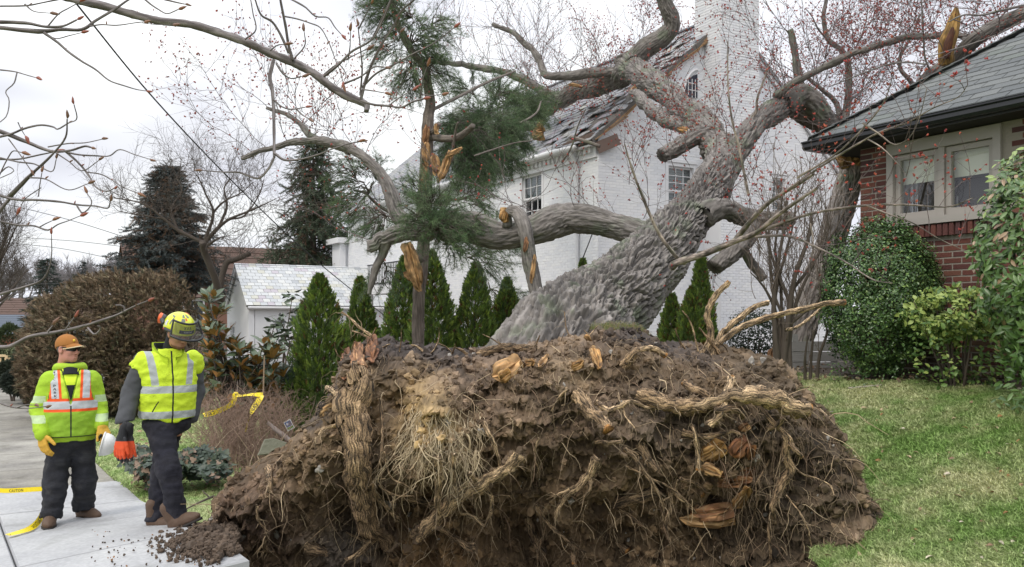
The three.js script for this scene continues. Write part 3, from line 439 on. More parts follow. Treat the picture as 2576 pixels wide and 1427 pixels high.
{ // ---- houses far off ----
const far = (label, at, yaw, W, D, EV, PK, wallM, roofM, o = {}) => {
const g = thing('brick_house', label, 'house', at); g.rotation.y = yaw; bx('wall', g, wallM, 0, W, -1, EV, -D, 0);
const gb = new THREE.ExtrudeGeometry(new THREE.Shape([[0, EV], [D, EV], [D / 2, PK]].map((q) => new THREE.Vector2(...q))), { depth: W, bevelEnabled: false }); const gm = part('gable', gb, wallM, g); gm.rotation.y = Math.PI / 2;
const up = V3(0, PK - EV, -D / 2).normalize(), nr = V3(0, D / 2, PK - EV).normalize(), SL = Math.hypot(D / 2, PK - EV), rf = new THREE.Group(); rf.name = 'roof'; g.add(rf);
for (const s of [1, -1]) { const mb = new MB(), u2 = V3(0, up.y, up.z * s), n2 = V3(0, nr.y, nr.z * s), n = 9; for (let i = 0; i < n; i++) mb.box(V3(W / 2, EV, s > 0 ? 0 : -D).addScaledVector(u2, (i + 0.5) * (SL + 0.3) / n - 0.3).addScaledVector(n2, 0.05), W / 2 + 0.25, (SL + 0.3) / n / 2 * 1.1, 0.03, X1, u2.clone().addScaledVector(n2, -0.06).normalize(), n2.clone().addScaledVector(u2, 0.06).normalize()); part('roof_slope', mb.geo(), roofM, rf); }
for (const [x, y, w, h] of o.win ?? []) { const f = new MB(); f.box(V3(x, y, 0.03), w / 2 + 0.08, h / 2 + 0.08, 0.03); const wm = part('window', f.geo(), M.trim, g), p = new MB(); for (const sx of [-1, 1]) p.box(V3(x + sx * w / 4, y, 0.065), w / 4 - 0.03, h / 2 - 0.03, 0.006); part('pane', p.geo(), std([0.05, 0.06, 0.07], { roughness: 0.1 }), wm); }
if (o.chim) { const [x, z, h] = o.chim, c = new THREE.Group(); c.name = 'chimney'; g.add(c); bx('stack', c, wallM, x - 0.45, x + 0.45, 0, h, z - 0.45, z + 0.45); bx('cap', c, std([0.12, 0.1, 0.09]), x - 0.5, x + 0.5, h, h + 0.2, z - 0.5, z + 0.5); }
return g;
};
const bt = tex(128, (x, y) => { const j = Math.floor(y * 16), m = (y * 16) % 1 < 0.18 || ((x * 6 + (j % 2) * 0.5) % 1) < 0.07, t = tnoise(x * 6 + (j % 2) * 0.5, j, 16, 3); return m ? [0.62, 0.55, 0.48] : [0.45 + t * 0.14, 0.28 + t * 0.09, 0.22 + t * 0.06]; }); bt.repeat.set(0.8, 0.8);
const br = std([0.22, 0.12, 0.085]), br2 = std([0.26, 0.095, 0.06]), rf = std([0.10, 0.062, 0.048]), rf2 = std([0.10, 0.12, 0.15]);
far('brown brick house with square chimney behind the spruce and the clipped hedge', [-19.9, 0, -46], YAW, 10.5, 7, 3.2, 6.1, br, rf, { chim: [0.5, -0.5, 6.0], win: [[3, 2.2, 1, 1.4]] });
far('red brick garage with blue-grey roof at the left edge', [-36.2, -0.9, -58], 0.15, 3.6, 5, 1.85, 3.0, br2, rf2, { win: [] });
far('far red brick house with white windows above the garage roof', [-48, -1, -80], 0.1, 9.5, 8, 2.9, 4.8, br, rf, { win: [[3.5, 2.3, 1.2, 0.9], [6.5, 2.3, 1.3, 0.9], [8.4, 1.2, 1.6, 1.2]] });
}
// ---------- the fallen maple: root plate, roots, trunk, limbs, twigs ----------
const barkTex = tex(512, (x, y) => { const a = ts(x, y, 8, 4, 41), b = ts(x, y, 40, 10, 47), l = Math.max(0, tf(x, y, 6, 53, 4) - 0.5); const g = 0.42 + (a - 0.5) * 0.5 + (b - 0.5) * 0.45; return [g * 1.02, g * (0.98 + l * 0.25), g * 0.95]; });
barkTex.repeat.set(1.4, 1.4);
M.bark = std([1, 1, 1], { vertexColors: true, map: barkTex, bumpMap: fineTex, bumpScale: 0.012 });
M.bark2 = std([0.152, 0.144, 0.135], { vertexColors: true, bumpMap: fineTex, bumpScale: 0.01 });
M.twig = std([0.11, 0.085, 0.078], { roughness: 0.8 }); M.bud = std([0.36, 0.055, 0.04], { roughness: 0.7 });
M.soil = std([1, 1, 1], { vertexColors: true, bumpMap: tex(256, (x, y) => tf(x, y, 16, 61, 5), false), bumpScale: 0.03 });
const rootTex = tex(256, (x, y) => 0.5 * ts(x, y, 24, 5, 83) + 0.5 * tf(x, y, 40, 87, 3), false); rootTex.repeat.set(7, 7);
const rootCol = tex(256, (x, y) => { const g = 0.62 + (ts(x, y, 20, 5, 91) - 0.5) * 1.1 + (tf(x, y, 60, 95, 2) - 0.5) * 0.6; return [g, g * 0.96, g * 0.9]; }); rootCol.repeat.set(6, 6);
M.root = std([1, 1, 1], { vertexColors: true, map: rootCol, bumpMap: rootTex, bumpScale: 0.02 });
const woodTex = tex(256, (x, y) => { const a = ts(x, y, 32, 4, 71), b = tf(x, y, 5, 77, 3); const g = 0.72 + (a - 0.5) * 0.55 + (b - 0.5) * 0.4; return [g, g * 0.93, g * 0.82]; });
woodTex.repeat.set(3, 3);
M.wood = std([1, 1, 1], { vertexColors: true, map: woodTex, roughness: 0.75 });
// rough bark: long interlacing ridges with furrows and cross cracks
function barkOpts(amp, cw, ch, seed, flare, tint = [1, 1, 1]) {
return {
ro: (a, L, r, p) => {
const k = r / cw, ca = Math.cos(a) * k, sa = Math.sin(a) * k, q = L / ch, w = 0.5 * ns(ca * 0.5 + seed, sa * 0.5, q * 1.7), n1 = ns(ca + w + seed, sa, q + w * 0.4), n2 = ns(ca * 1.35 + 7 + w, sa * 1.35 + seed, q * 1.25 + 3), n3 = ns(ca * 1.1, sa * 1.1 + seed, q * 3.6 + 9), n4 = ns(ca * 2.9 + seed, sa * 2.9, q * 3.4);
const h = Math.pow(Math.min(1, Math.abs(n1) * 5.5, Math.abs(n2) * 5 + 0.12), 0.75) * (0.7 + 0.3 * Math.min(1, Math.abs(n3) * 8)) + 0.3 * n4 + 0.14 * ns(ca * 7, sa * 7, q * 9);
return (h - 0.7) * amp * (0.8 + 0.7 * Math.abs(ns(a * 1.5, L * 2, seed))) + r * 0.16 * fbm(p.x * 1.1 + Math.cos(a) * 0.9, p.y * 1.1 + Math.sin(a) * 0.9, L * 0.7 + seed, 3) + (flare ? flare(a, L, r) : 0);
},
col: (a, L, x, y, z) => { const n = fbm(x * 2.2, y * 2.2, z * 2.2, 3), kk = 0.55 / cw, g = 0.8 * ns(x * 23, y * 23, z * 23) + 2.4 * ns(Math.cos(a) * kk * 3, Math.sin(a) * kk * 3 + seed, L * 3.2) * ns(Math.cos(a) * kk * 1.3, Math.sin(a) * kk * 1.3, L * 5) * 2 + 1.1 * ns(Math.cos(a) * kk * 5, Math.sin(a) * kk * 5, L * 9 + seed), li = sst(0.06, 0.36, fbm(x * 3 + 9, y * 3, z * 3, 3)), k = 1.15 + g * 0.42 + n * 0.5 + 0.7 * ns(Math.cos(a) * 0.5 / cw, Math.sin(a) * 0.5 / cw, L / ch + seed); const k2 = Math.max(0.3, k); return [mix(1.02, 0.86, li) * k2 * tint[0], mix(0.98, 0.98, li) * k2 * tint[1], mix(0.96, 0.78, li) * k2 * tint[2]]; },
};
}
const maple = thing('fallen_maple', 'huge uprooted maple leaning on the white house with its torn root plate facing the street', 'tree', [0.2, 0.35, -7.6]);
// --- root plate ---
const PV = (u, v) => [(u - CX) / FOC * 7.3, EYE + (HZ - v) / FOC * 7.3];
const plateEdge = '490,1480 528,1335 545,1250 590,1195 650,1165 700,1130 760,1085 800,1040 825,990 850,930 868,880 900,862 960,846 1000,868 1060,878 1130,884 1210,883 1270,866 1330,852 1400,846 1470,832 1520,822 1560,818 1610,824 1650,840 1690,866 1750,870 1830,872 1890,884 1950,912 1985,950 2005,1000 2030,1060 2062,1110 2092,1180 2122,1240 2150,1270 2188,1330 2160,1368 2090,1385 2060,1425 2040,1490'.split(' ').map((s) => PV(...s.split(',').map(Number)));
function edgeDist(X, Y) { // positive inside
let d = 9, ins = false; const n = plateEdge.length;
for (let i = 0, j = n - 1; i < n; j = i++) {
const [ax, ay] = plateEdge[j], [bx2, by] = plateEdge[i], dx = bx2 - ax, dy = by - ay, t = clamp(((X - ax) * dx + (Y - ay) * dy) / (dx * dx + dy * dy)), q = Math.hypot(X - ax - dx * t, Y - ay - dy * t);
if (!(i === 0)) d = Math.min(d, q);
if ((by > Y) !== (ay > Y) && X < (ax - bx2) * (Y - by) / (ay - by) + bx2) ins = !ins;
}
return ins ? d : -d;
}
// hollows and bulges: u, v, radius (picture), depth in metres
const dents = [[905, 1270, 60, -0.35], [640, 1275, 45, -0.25], [1010, 1000, 50, -0.16], [1090, 1270, 80, -0.3], [1270, 1335, 90, -0.32], [1330, 1180, 70, -0.2], [1500, 1290, 70, -0.3], [1450, 1100, 60, -0.14], [1900, 1130, 55, -0.28], [1870, 1320, 80, -0.25], [1640, 1200, 60, -0.2], [1760, 1240, 60, -0.24], [1225, 985, 40, -0.2], [1120, 1040, 58, 0.30], [1100, 1000, 50, 0.1], [1500, 1040, 90, 0.1], [1380, 920, 80, 0.12], [1560, 870, 70, 0.14], [940, 940, 50, 0.14], [700, 1250, 90, 0.16], [1300, 1050, 80, 0.08], [1100, 1420, 130, 0.16], [800, 1390, 110, 0.12], [1480, 900, 60, 0.1], [1700, 960, 80, 0.08]].map(([u, v, r, d]) => [...PV(u, v), r / FOC * 7.3, d]);
function plateZ(X, Y) {
const wx = X + 0.05 * ns(X * 4, Y * 4, 3), wy = Y + 0.05 * ns(X * 4, Y * 4, 9), e = edgeDist(X, Y) + 0.045 * ns(X * 6, Y * 6, 2) + 0.008 * ns(X * 16, Y * 16, 2);
let z = -6.58 - 0.55 * sst(1.05, 1.95, Y) - 0.8 * sst(0.95, -0.1, Y) * sst(2.1, 1.3, X) * (0.8 + 0.5 * ns(X * 1.3, 4));
z += 0.30 * fbm(wx * 1.5, wy * 1.9, 0.5, 3) + 0.46 * (0.2 - Math.abs(fbm(wx * 3.3, wy * 4.4, 5, 3))) + 0.18 * (0.28 - Math.abs(fbm(X * 9, Y * 11, 3, 2))) + 0.055 * fbm(X * 15, Y * 15, 1, 3) + 0.02 * ns(X * 60, Y * 60, 7);
for (const [x, y, r, d] of dents) { const q = ((wx - x) ** 2 + (wy - y) ** 2) / (r * r); if (q < 4) z += d * 1.4 * Math.exp(-q * 1.1) * (0.75 + 0.6 * ns(X * 7, Y * 7, 4)); }
const w = 0.30 + 0.62 * sst(1.5, 2.4, X) , k = 1 - clamp(e / w);
z += 0.32 * sst(1.1, 2.7, X); z -= (0.95 - 0.45 * sst(1.3, 2.2, X)) * (1 - Math.sqrt(Math.max(0, 1 - k * k)));
return Math.max(z, -8.3);
}
const soilCols = [[1120, 1030, 76, [0.40, 0.28, 0.13]], [1090, 1405, 120, [0.17, 0.105, 0.048]], [1220, 960, 90, [0.15, 0.105, 0.07]], [1440, 1000, 160, [0.125, 0.085, 0.055]], [1430, 930, 60, [0.21, 0.15, 0.09]], [700, 1270, 140, [0.10, 0.064, 0.042]], [950, 1180, 90, [0.11, 0.078, 0.05]], [1640, 1030, 120, [0.10, 0.073, 0.05]], [890, 1370, 90, [0.13, 0.105, 0.082]]].map(([u, v, r, c]) => [...PV(u, v), r / FOC * 7.3, c]);
function soilCol(X, Y, z) {
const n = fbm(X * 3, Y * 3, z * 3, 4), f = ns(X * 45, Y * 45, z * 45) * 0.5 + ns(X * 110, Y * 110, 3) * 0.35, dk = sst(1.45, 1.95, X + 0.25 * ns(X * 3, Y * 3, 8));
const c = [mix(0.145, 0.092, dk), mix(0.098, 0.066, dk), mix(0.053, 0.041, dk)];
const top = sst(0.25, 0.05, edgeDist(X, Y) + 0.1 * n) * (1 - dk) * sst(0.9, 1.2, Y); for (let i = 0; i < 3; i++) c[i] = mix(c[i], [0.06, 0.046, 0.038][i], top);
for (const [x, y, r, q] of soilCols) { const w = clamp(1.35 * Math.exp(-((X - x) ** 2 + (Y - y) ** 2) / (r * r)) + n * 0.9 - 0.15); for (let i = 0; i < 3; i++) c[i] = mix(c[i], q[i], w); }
const k = Math.max(0.3, 1 + n * 1.3 + f * 1.0); return c.map((q) => Math.max(0.008, q * k));
}
const surf = (X, Y, lift = 0) => V3(X, Y, plateZ(X, Y) + lift);
{
const x0 = -2.75, x1 = 3.1, y0 = -0.42, y1 = 2.0, st = 0.0105, nx = Math.round((x1 - x0) / st), ny = Math.round((y1 - y0) / st), mb = new MB(), id = new Int32Array((nx + 1) * (ny + 1)).fill(-1);
for (let j = 0; j <= ny; j++) for (let i = 0; i <= nx; i++) {
let X = x0 + i * st, Y = y0 + j * st; const e = edgeDist(X, Y) + 0.02 * ns(X * 16, Y * 16, 5); if (e < -0.015) continue;
const z = plateZ(X, Y), zs = (plateZ(X, Y + 0.05) + plateZ(X, Y - 0.05) + plateZ(X + 0.05, Y) + plateZ(X - 0.05, Y) + plateZ(X, Y + 0.13) + plateZ(X, Y - 0.13)) / 6, dz = clamp(z - zs, -0.12, 0.12); Y -= dz * 0.32 * sst(0.04, 0.2, edgeDist(X, Y)); X += 0.03 * ns(X * 8, Y * 8, z * 8) + 0.012 * ns(X * 30, Y * 30, 1); Y += 0.04 * ns(X * 8 + 5, Y * 8, z * 8) + 0.012 * ns(X * 30, Y * 30, 9);
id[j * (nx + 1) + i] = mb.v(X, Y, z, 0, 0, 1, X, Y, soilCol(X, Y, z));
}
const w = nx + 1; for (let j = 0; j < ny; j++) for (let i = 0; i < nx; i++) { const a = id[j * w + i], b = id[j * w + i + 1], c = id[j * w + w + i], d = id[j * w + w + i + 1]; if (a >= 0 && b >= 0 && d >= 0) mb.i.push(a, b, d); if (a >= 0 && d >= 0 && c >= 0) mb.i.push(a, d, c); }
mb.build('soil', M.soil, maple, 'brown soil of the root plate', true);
// sod on the far side
const sb = new MB(), n = 46; for (let j = 0; j <= n; j++) for (let i = 0; i <= n; i++) { const X = mix(-2.2, 2.6, i / n), Y = mix(-0.2, 1.72, j / n), e = edgeDist(X, Y); sb.v(X, Math.min(Y, 1.75), -8.05 - 0.4 * sst(0, 0.5, Math.max(0, e)) + 0.05 * ns(X * 4, Y * 4), 0, 0, -1, X, Y, [0.10, 0.11, 0.05]); if (i < n && j < n && e > 0.06) { const a = sb.count - 1; } }
for (let j = 0; j < n; j++) for (let i = 0; i < n; i++) { const a = j * (n + 1) + i, ok = [a, a + 1, a + n + 1, a + n + 2].every((k) => edgeDist(sb.p[k * 3], sb.p[k * 3 + 1]) > 0.05); if (ok) sb.i.push(a, a + n + 1, a + 1, a + 1, a + n + 1, a + n + 2); }
sb.build('sod', M.soil, maple, 'grass sod on the back of the root plate', true);
}
{ // clods and stones stuck in the soil
const r = rng(77), lump = new THREE.IcosahedronGeometry(1, 1), p = lump.attributes.position; for (let i = 0; i < p.count; i++) { const k = 1 + 0.75 * ns(p.getX(i) * 1.4, p.getY(i) * 1.4, p.getZ(i) * 1.4); p.setXYZ(i, p.getX(i) * k, p.getY(i) * k * 0.8, p.getZ(i) * k); } lump.computeVertexNormals();
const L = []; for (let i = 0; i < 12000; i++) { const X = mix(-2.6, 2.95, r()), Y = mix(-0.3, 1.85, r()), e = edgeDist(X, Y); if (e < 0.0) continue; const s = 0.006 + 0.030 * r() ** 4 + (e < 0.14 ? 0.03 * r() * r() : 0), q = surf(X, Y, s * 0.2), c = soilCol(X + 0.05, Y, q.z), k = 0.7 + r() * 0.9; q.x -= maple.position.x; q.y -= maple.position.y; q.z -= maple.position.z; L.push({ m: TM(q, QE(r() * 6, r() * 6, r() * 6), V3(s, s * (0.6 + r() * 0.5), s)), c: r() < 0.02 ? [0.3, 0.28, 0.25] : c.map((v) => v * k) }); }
copies('clod', lump, std([1, 1, 1]), L, maple);
}
// roots that follow the face of the plate
function TRS(zone, l0, l1, w0, w1, text) {
const [ox, oy, k] = ZONE[zone], raw = text.trim().split(/\s+/).map((s) => s.split(',').map(Number)), pts = [], rad = [];
raw.forEach((q, i) => { const t = raw.length > 1 ? i / (raw.length - 1) : 0, u = ox + q[0] * k, v = oy + q[1] * k; let d = 6.9; for (let n = 0; n < 4; n++) { const X = (u - CX) / FOC * d, Y = EYE + (HZ - v) / FOC * d; d = -plateZ(clamp(X, -2.6, 2.85), clamp(Y, -0.35, 1.75)) - (q[3] ?? mix(l0, l1, t)) - 0.055; } pts.push(P(u, v, d)); rad.push((q[2] || mix(w0, w1, t)) * 1.12 * k / FOC * d / 2); });
// take the jumps out of the depth
for (let n = 0; n < 3; n++) { const z = pts.map((p) => p.z); for (let i = 1; i < pts.length - 1; i++) pts[i].z = Math.max(z[i], (z[i - 1] + z[i + 1]) / 2); }
const out = [pts, rad]; out.lie = true; return out;
}
let rootSeed = 1; const rootPaths = [];
function root(trace, tone = 0, cut, name = 'root') {
const [p, r] = smooth(trace[0], trace[1], 0.02), s = rootSeed++, mb = new MB(), big = Math.max(...trace[1]);
const C = [[0.80, 0.60, 0.40], [0.52, 0.39, 0.26], [1.15, 0.90, 0.61], [0.36, 0.27, 0.18]][tone]; if (trace.lie) rootPaths.push([p, r]);
for (let i = 1; i < p.length - 1; i++) { p[i].x += 0.3 * big * ns(p[i].x * 14, p[i].y * 14, s); p[i].y += 0.3 * big * ns(p[i].x * 14, p[i].y * 14, s + 5); }
mb.tube(p, r, big > 0.03 ? 22 : big > 0.012 ? 12 : 7, { ro: (a, L, q) => q * (0.85 * fbm(Math.cos(a) * 1.2 + s, Math.sin(a) * 1.2, L * (0.32 / Math.max(q, 0.012)), 4) + 0.3 * ns(Math.cos(a) * 3.5, Math.sin(a) * 3.5 + s, L * 30) + 0.25 * Math.max(0, ns(L * 9, s, 3))), col: (a, L, x, y, z) => { const k = 1 + 0.9 * fbm(x * 16, y * 16, z * 16, 3) + 0.35 * ns(Math.cos(a) * 5, Math.sin(a) * 5, L * 6 + s), m = sst(-0.06, 0.16, fbm(x * 7, y * 7, z * 7 + s, 4)); return [mix(C[0], 0.26, m * 0.55) * k, mix(C[1], 0.18, m * 0.55) * k, mix(C[2], 0.115, m * 0.55) * k]; }, capc: cut ?? C });
const m = mb.build(name, M.root, maple);
if (cut) { const k = p.length - 1, q = p[k], d = p[k].clone().sub(p[k - 2]).normalize(); const c = new MB(), rr = r[k] * 0.96; c.tube([q.clone().addScaledVector(d, -0.01), q.clone().addScaledVector(d, 0.006)], [rr * 1.02, rr], 14, { c: cut, ro: (a) => rr * 0.18 * Math.sin(a * 3 + s) }); c.build('cut_end', M.wood, maple); }
return m;
}
const CUT = [0.48, 0.27, 0.10];
for (const [z, l0, l1, w0, w1, tone, cut, text] of [
['h', 0.08, 0.02, 170, 60, 0, 0, '160,20 150,130 140,300,190 150,600,180 180,850,165 260,1050,120 330,1200,90 400,1320,60'],
['h', 0.03, 0.1, 80, 96, 2, 0, '600,1130 640,1110 900,900 1100,780 1260,660 1335,595'], ['h', 0.02, 0.02, 50, 40, 1, 0, '520,920 720,940 900,920 1010,840'],
['h', 0.06, 0.12, 28, 32, 2, 0, '250,850 330,930 400,1010 445,1080'], ['h', 0.05, 0.08, 26, 60, 0, 0, '740,1140 870,1220 950,1270 985,1290'],
['h', 0.06, 0.16, 92, 82, 0, 1, '1740,170 1850,290 1980,420'], ['h', 0.04, 0.05, 40, 16, 2, 0, '1890,220 1980,280 2060,250 2150,210 2260,260 2370,265'],
['h', 0.05, 0.06, 100, 96, 0, 0, '2200,170 2400,220 2560,240 2700,245'], ['h', 0.08, 0.1, 24, 24, 0, 0, '1880,508 2000,515 2085,510'],
['h', 0.08, 0.14, 70, 12, 2, 0, '1900,630 1840,740 1750,830 1650,930 1600,1030 1600,1085'], ['h', 0.12, 0.14, 30, 10, 2, 0, '1845,750 1850,850 1800,930'], ['h', 0.12, 0.12, 22, 8, 2, 0, '1750,830 1650,880 1530,930'],
['h', 0.1, 0.14, 12, 6, 2, 0, '1650,930 1600,900 1560,880'], ['h', 0.06, 0.12, 36, 10, 0, 0, '1450,970 1530,1080 1620,1180 1720,1260 1820,1320'], ['h', 0.05, 0.12, 30, 8, 0, 0, '2100,560 2190,650 2270,770 2350,920 2380,1060 2420,1200 2475,1340'],
['h', 0.05, 0.1, 16, 12, 0, 0, '2110,690 2280,770 2430,840 2560,950'], ['h', 0.1, 0.1, 14, 12, 2, 0, '2490,790 2430,870 2360,950'], ['h', 0.08, 0.1, 20, 26, 0, 0, '2420,850 2430,950 2400,1085'],
['h', 0.1, 0.12, 34, 12, 2, 0, '960,740 1060,820 1130,910 1120,990 1080,1080 1000,1060 900,1030'], ['h', 0.1, 0.12, 28, 10, 2, 0, '850,600 860,780 890,920 900,1020 960,1050 1060,1090'], ['h', 0.1, 0.1, 60, 8, 2, 0, '730,620 740,800 760,950 800,1020 830,1080'],
['h', 0.1, 0.1, 12, 6, 2, 0, '1130,910 1180,900 1260,908'], ['h', 0.06, 0.1, 18, 10, 2, 0, '1470,480 1440,600 1470,720'], ['h', 0.08, 0.08, 36, 8, 2, 0, '1070,370 1110,450 1160,560 1190,700 1180,790'], ['h', 0.05, 0.05, 24, 12, 1, 0, '320,200 325,500 310,650 280,740'],
['h', 0.05, 0.08, 12, 8, 0, 0, '340,580 400,740 500,830 600,890'], ['h', 0.06, 0.06, 18, 12, 0, 0, '300,830 420,880 560,910'], ['h', 0.04, 0.02, 60, 36, 1, 0, '1390,1060 1440,1200 1500,1320 1490,1430'], ['h', 0.03, 0.1, 26, 50, 0, 1, '2040,1240 2120,1310'],
['h', 0.08, 0.1, 10, 16, 0, 0, '1530,1120 1470,1260 1455,1430'], ['h', 0.05, 0.05, 10, 30, 2, 0, '60,1170 230,1240 290,1190'], ['h', 0.05, 0.05, 40, 30, 2, 0, '300,1190 240,1250 130,1340 60,1380'], ['h', 0.05, 0.1, 40, 34, 0, 1, '1720,1320 1730,1400'],
['h', 0.02, 0.02, 90, 90, 1, 0, '2040,960 2080,940 2250,900 2370,900'], ['h', 0.06, 0.06, 20, 8, 2, 0, '1680,130 1640,160 1600,220 1565,285'], ['h', 0.06, 0.06, 16, 8, 2, 0, '1760,130 1700,220 1640,245'], ['h', 0.05, 0.05, 14, 8, 2, 0, '640,550 560,690 515,715'], ['h', 0.05, 0.05, 8, 6, 2, 0, '80,825 200,790 350,780'],
['h', 0.04, 0.04, 60, 50, 1, 0, '2210,520 2270,640 2340,720'], ['h', 0.03, 0.05, 18, 20, 1, 0, '2100,560 2150,580 2200,610'], ['h', 0.05, 0.1, 26, 12, 0, 0, '2050,1000 2150,1060 2230,1130 2260,1195'], ['h', 0.03, 0.03, 16, 10, 2, 0, '2090,260 2110,330 2175,410'],
['i', 0.1, 0.3, 60, 96, 2, 1, '120,290 180,260 340,190 430,170,76 560,170,110 700,180,128 800,230,118 900,255,104 975,272,94'], ['i', 0.28, 0.12, 50, 46, 2, 1, '260,390 320,330 360,260 390,160 420,45'], ['i', 0.08, 0.16, 58, 46, 0, 1, '250,190 160,130 80,80'],
['i', 0.05, 0.12, 30, 26, 0, 0, '630,230 700,340 770,420 830,480,60 800,600,55 790,700,56 800,800,60 750,900,44 720,990,36 735,1110,26'], ['i', 0.1, 0.16, 40, 28, 1, 0, '690,405 750,385 800,335'], ['i', 0.06, 0.14, 38, 26, 0, 1, '840,510 900,580 930,620'],
['i', 0.1, 0.05, 16, 8, 2, 0, '830,620 880,710 950,750 1050,780 1120,820 1170,900'], ['i', 0.06, 0.14, 24, 36, 2, 1, '130,390 150,440 165,560 160,650 180,710'], ['i', 0.03, 0.08, 40, 14, 0, 0, '60,440 200,470 330,450 430,430 500,470'], ['i', 0.05, 0.1, 24, 10, 0, 0, '660,1427 660,1330 690,1130 700,1050'],
['i', 0.1, 0.16, 40, 44, 1, 0, '500,330 490,290 400,270 300,275'], ['i', 0.06, 0.06, 10, 12, 0, 0, '820,900 900,1000 960,1100 1010,1280'], ['i', 0.05, 0.05, 12, 8, 0, 0, '620,900 560,1000 540,1150'], ['i', 0.05, 0.05, 36, 20, 2, 0, '0,870 60,930 130,1000 200,1080'], ['i', 0.04, 0.06, 30, 18, 1, 0, '40,780 150,810 240,880'], ['i', 0.05, 0.05, 24, 8, 2, 0, '160,1140 190,1220 230,1310'],
['i', 0.05, 0.05, 12, 8, 0, 0, '520,860 470,980 430,1060'], ['i', 0.05, 0.1, 14, 8, 0, 0, '700,640 650,720 610,800 600,900'], ['g', 0.02, 0.06, 50, 20, 0, 0, '1960,700 1970,800 1965,880'], ['g', 0.03, 0.06, 20, 8, 0, 0, '1880,980 1900,1090 1960,1160'], ['g', 0.03, 0.05, 26, 40, 1, 0, '1950,1180 1960,1260 1985,1310'],
['g', 0.05, 0.06, 90, 40, 1, 0, '2230,1290 2330,1290 2390,1330'], ['g', 0.05, 0.05, 10, 6, 2, 0, '2560,960 2440,1080 2330,1170 2230,1260'], ['g', 0.04, 0.1, 50, 26, 2, 0, '2520,200 2450,150 2390,110'], ['g', 0.04, 0.08, 26, 10, 2, 0, '2520,380 2440,390 2360,420 2330,460'], ['e', 0.06, 0.1, 20, 12, 2, 0, '260,1110 180,1040 100,980 30,930'], ['e', 0.06, 0.1, 14, 8, 2, 0, '250,1130 170,1080 110,1070'],
['e', 0.06, 0.06, 10, 7, 1, 0, '1690,1100 1670,1030 1660,930'], ['e', 0.05, 0.05, 12, 6, 1, 0, '2000,1280 2020,1200 2045,1130'], ['e', 0.06, 0.12, 70, 50, 0, 0, '2100,1330 2150,1260 2200,1215'], ['e', 0.12, 0.2, 24, 40, 2, 1, '2180,1220 2240,1190 2310,1200 2400,1245'], ['e', 0.02, 0.04, 60, 44, 1, 0, '1040,1240 1200,1195 1350,1190 1450,1195'],
]) root(TRS(z, l0, l1, w0, w1, text), tone, cut ? CUT : null);
// upturned side roots above the plate
root(TR('f', 7.35, 7.3, 56, 34, '60,1400 130,1340 250,1180 270,1060 240,970 280,850 340,770 400,710'), 2, CUT); root(TR('f', 7.3, 7.6, 46, 36, '270,1270 290,1230 350,1090 480,970 600,890 690,860'), 2); root(TR('f', 7.3, 7.3, 40, 42, '330,1170 360,1130 500,1040 720,960 950,910 1100,870 1250,860'), 2, [0.4, 0.2, 0.1]); root(TR('f', 7.2, 7.1, 14, 8, '180,1230 150,1100 110,980 60,920'), 2);
root(TR('f', 7.4, 7.9, 22, 16, '820,1060 900,1040 1000,970 1090,880'), 2);
{ // broken root ends standing out along the upper and the right edge
const r = rng(412); for (let i = 0; i < 44; i++) { const right = i % 3 === 2, t = r(), u = right ? mix(1960, 2120, t) : mix(850, 1900, t), v = right ? mix(930, 1210, t) : 868 + 22 * r() + (u < 900 ? 20 : 0), d = 7.35, L = 18 + 50 * r(), a = right ? mix(-0.9, 1.1, r()) : mix(-2.9, -0.2, r()), bend = (r() - 0.5) * 0.9, q = (k) => `${(u + Math.cos(a + bend * k) * L * k).toFixed(1)},${(v + Math.sin(a + bend * k) * L * k).toFixed(1)}`, w = 3 + 9 * r() * r(); root(TR('v', d, d - 0.25 * r(), w, w * 0.45, `${q(-0.5)} ${q(0)} ${q(0.35)} ${q(0.7)} ${q(1)}`), [0, 2, 1][i % 3], r() < 0.25 ? CUT : null); }
}
// torn wood
function splinter(parent, a, b, wid, n, cols, seed, name = 'splintered_wood', thick = 0.3) { // torn chunk: fibres along it, ragged ends
const ax = b.clone().sub(a), L = ax.length() * 1.12; ax.normalize(); const m = 16, pts = [], rad = [], side = ax.clone().cross(V3(0, 0, 1)).normalize(), nn = side.clone().cross(ax), bend = (hash3(seed, 3, 1) - 0.5) * 0.35 * wid;
for (let i = 0; i <= m; i++) { const t = i / m; pts.push(a.clone().addScaledVector(ax, L * t).addScaledVector(side, bend * Math.sin(t * 3) + wid * 0.05 * ns(t * 5, seed)).addScaledVector(nn, bend * t * t)); rad.push(wid / 2); }
const R = wid / 2, ro = (A, l) => { const t = l / L, ca = Math.cos(A), sa = Math.sin(A), t0 = 0.2 * (0.5 + ns(ca * 2.6 + seed, sa * 2.6, 1)) * 1.6, t1 = 1 - 0.42 * (0.5 + 1.5 * ns(ca * 4.1, sa * 4.1 + seed, 5)), e = Math.min(sst(t0 - 0.07, t0 + 0.07, t), sst(t1 + 0.06, t1 - 0.07, t)), fib = 0.42 * ns(ca * 5 + seed, sa * 5, l * 3) + 0.24 * ns(ca * 13, sa * 13 + seed, l * 6); return R * ((Math.sqrt(ca * ca + thick * thick * sa * sa) + fib) * (0.12 + 0.88 * e) - 1); };
const mb = new MB(); mb.tube(pts, rad, 34, { up: side, ro, col: (A, l, x, y, z) => { const q = cols[Math.floor(clamp(0.5 + 0.9 * ns(Math.cos(A) * 6, Math.sin(A) * 6, l * 4 + seed)) * cols.length * 0.999)], k = 0.95 + 0.7 * ns(Math.cos(A) * 17, Math.sin(A) * 17, l * 12); return q.map((v) => v * k); } });
return mb.build(name, M.wood, parent, null, true);
}
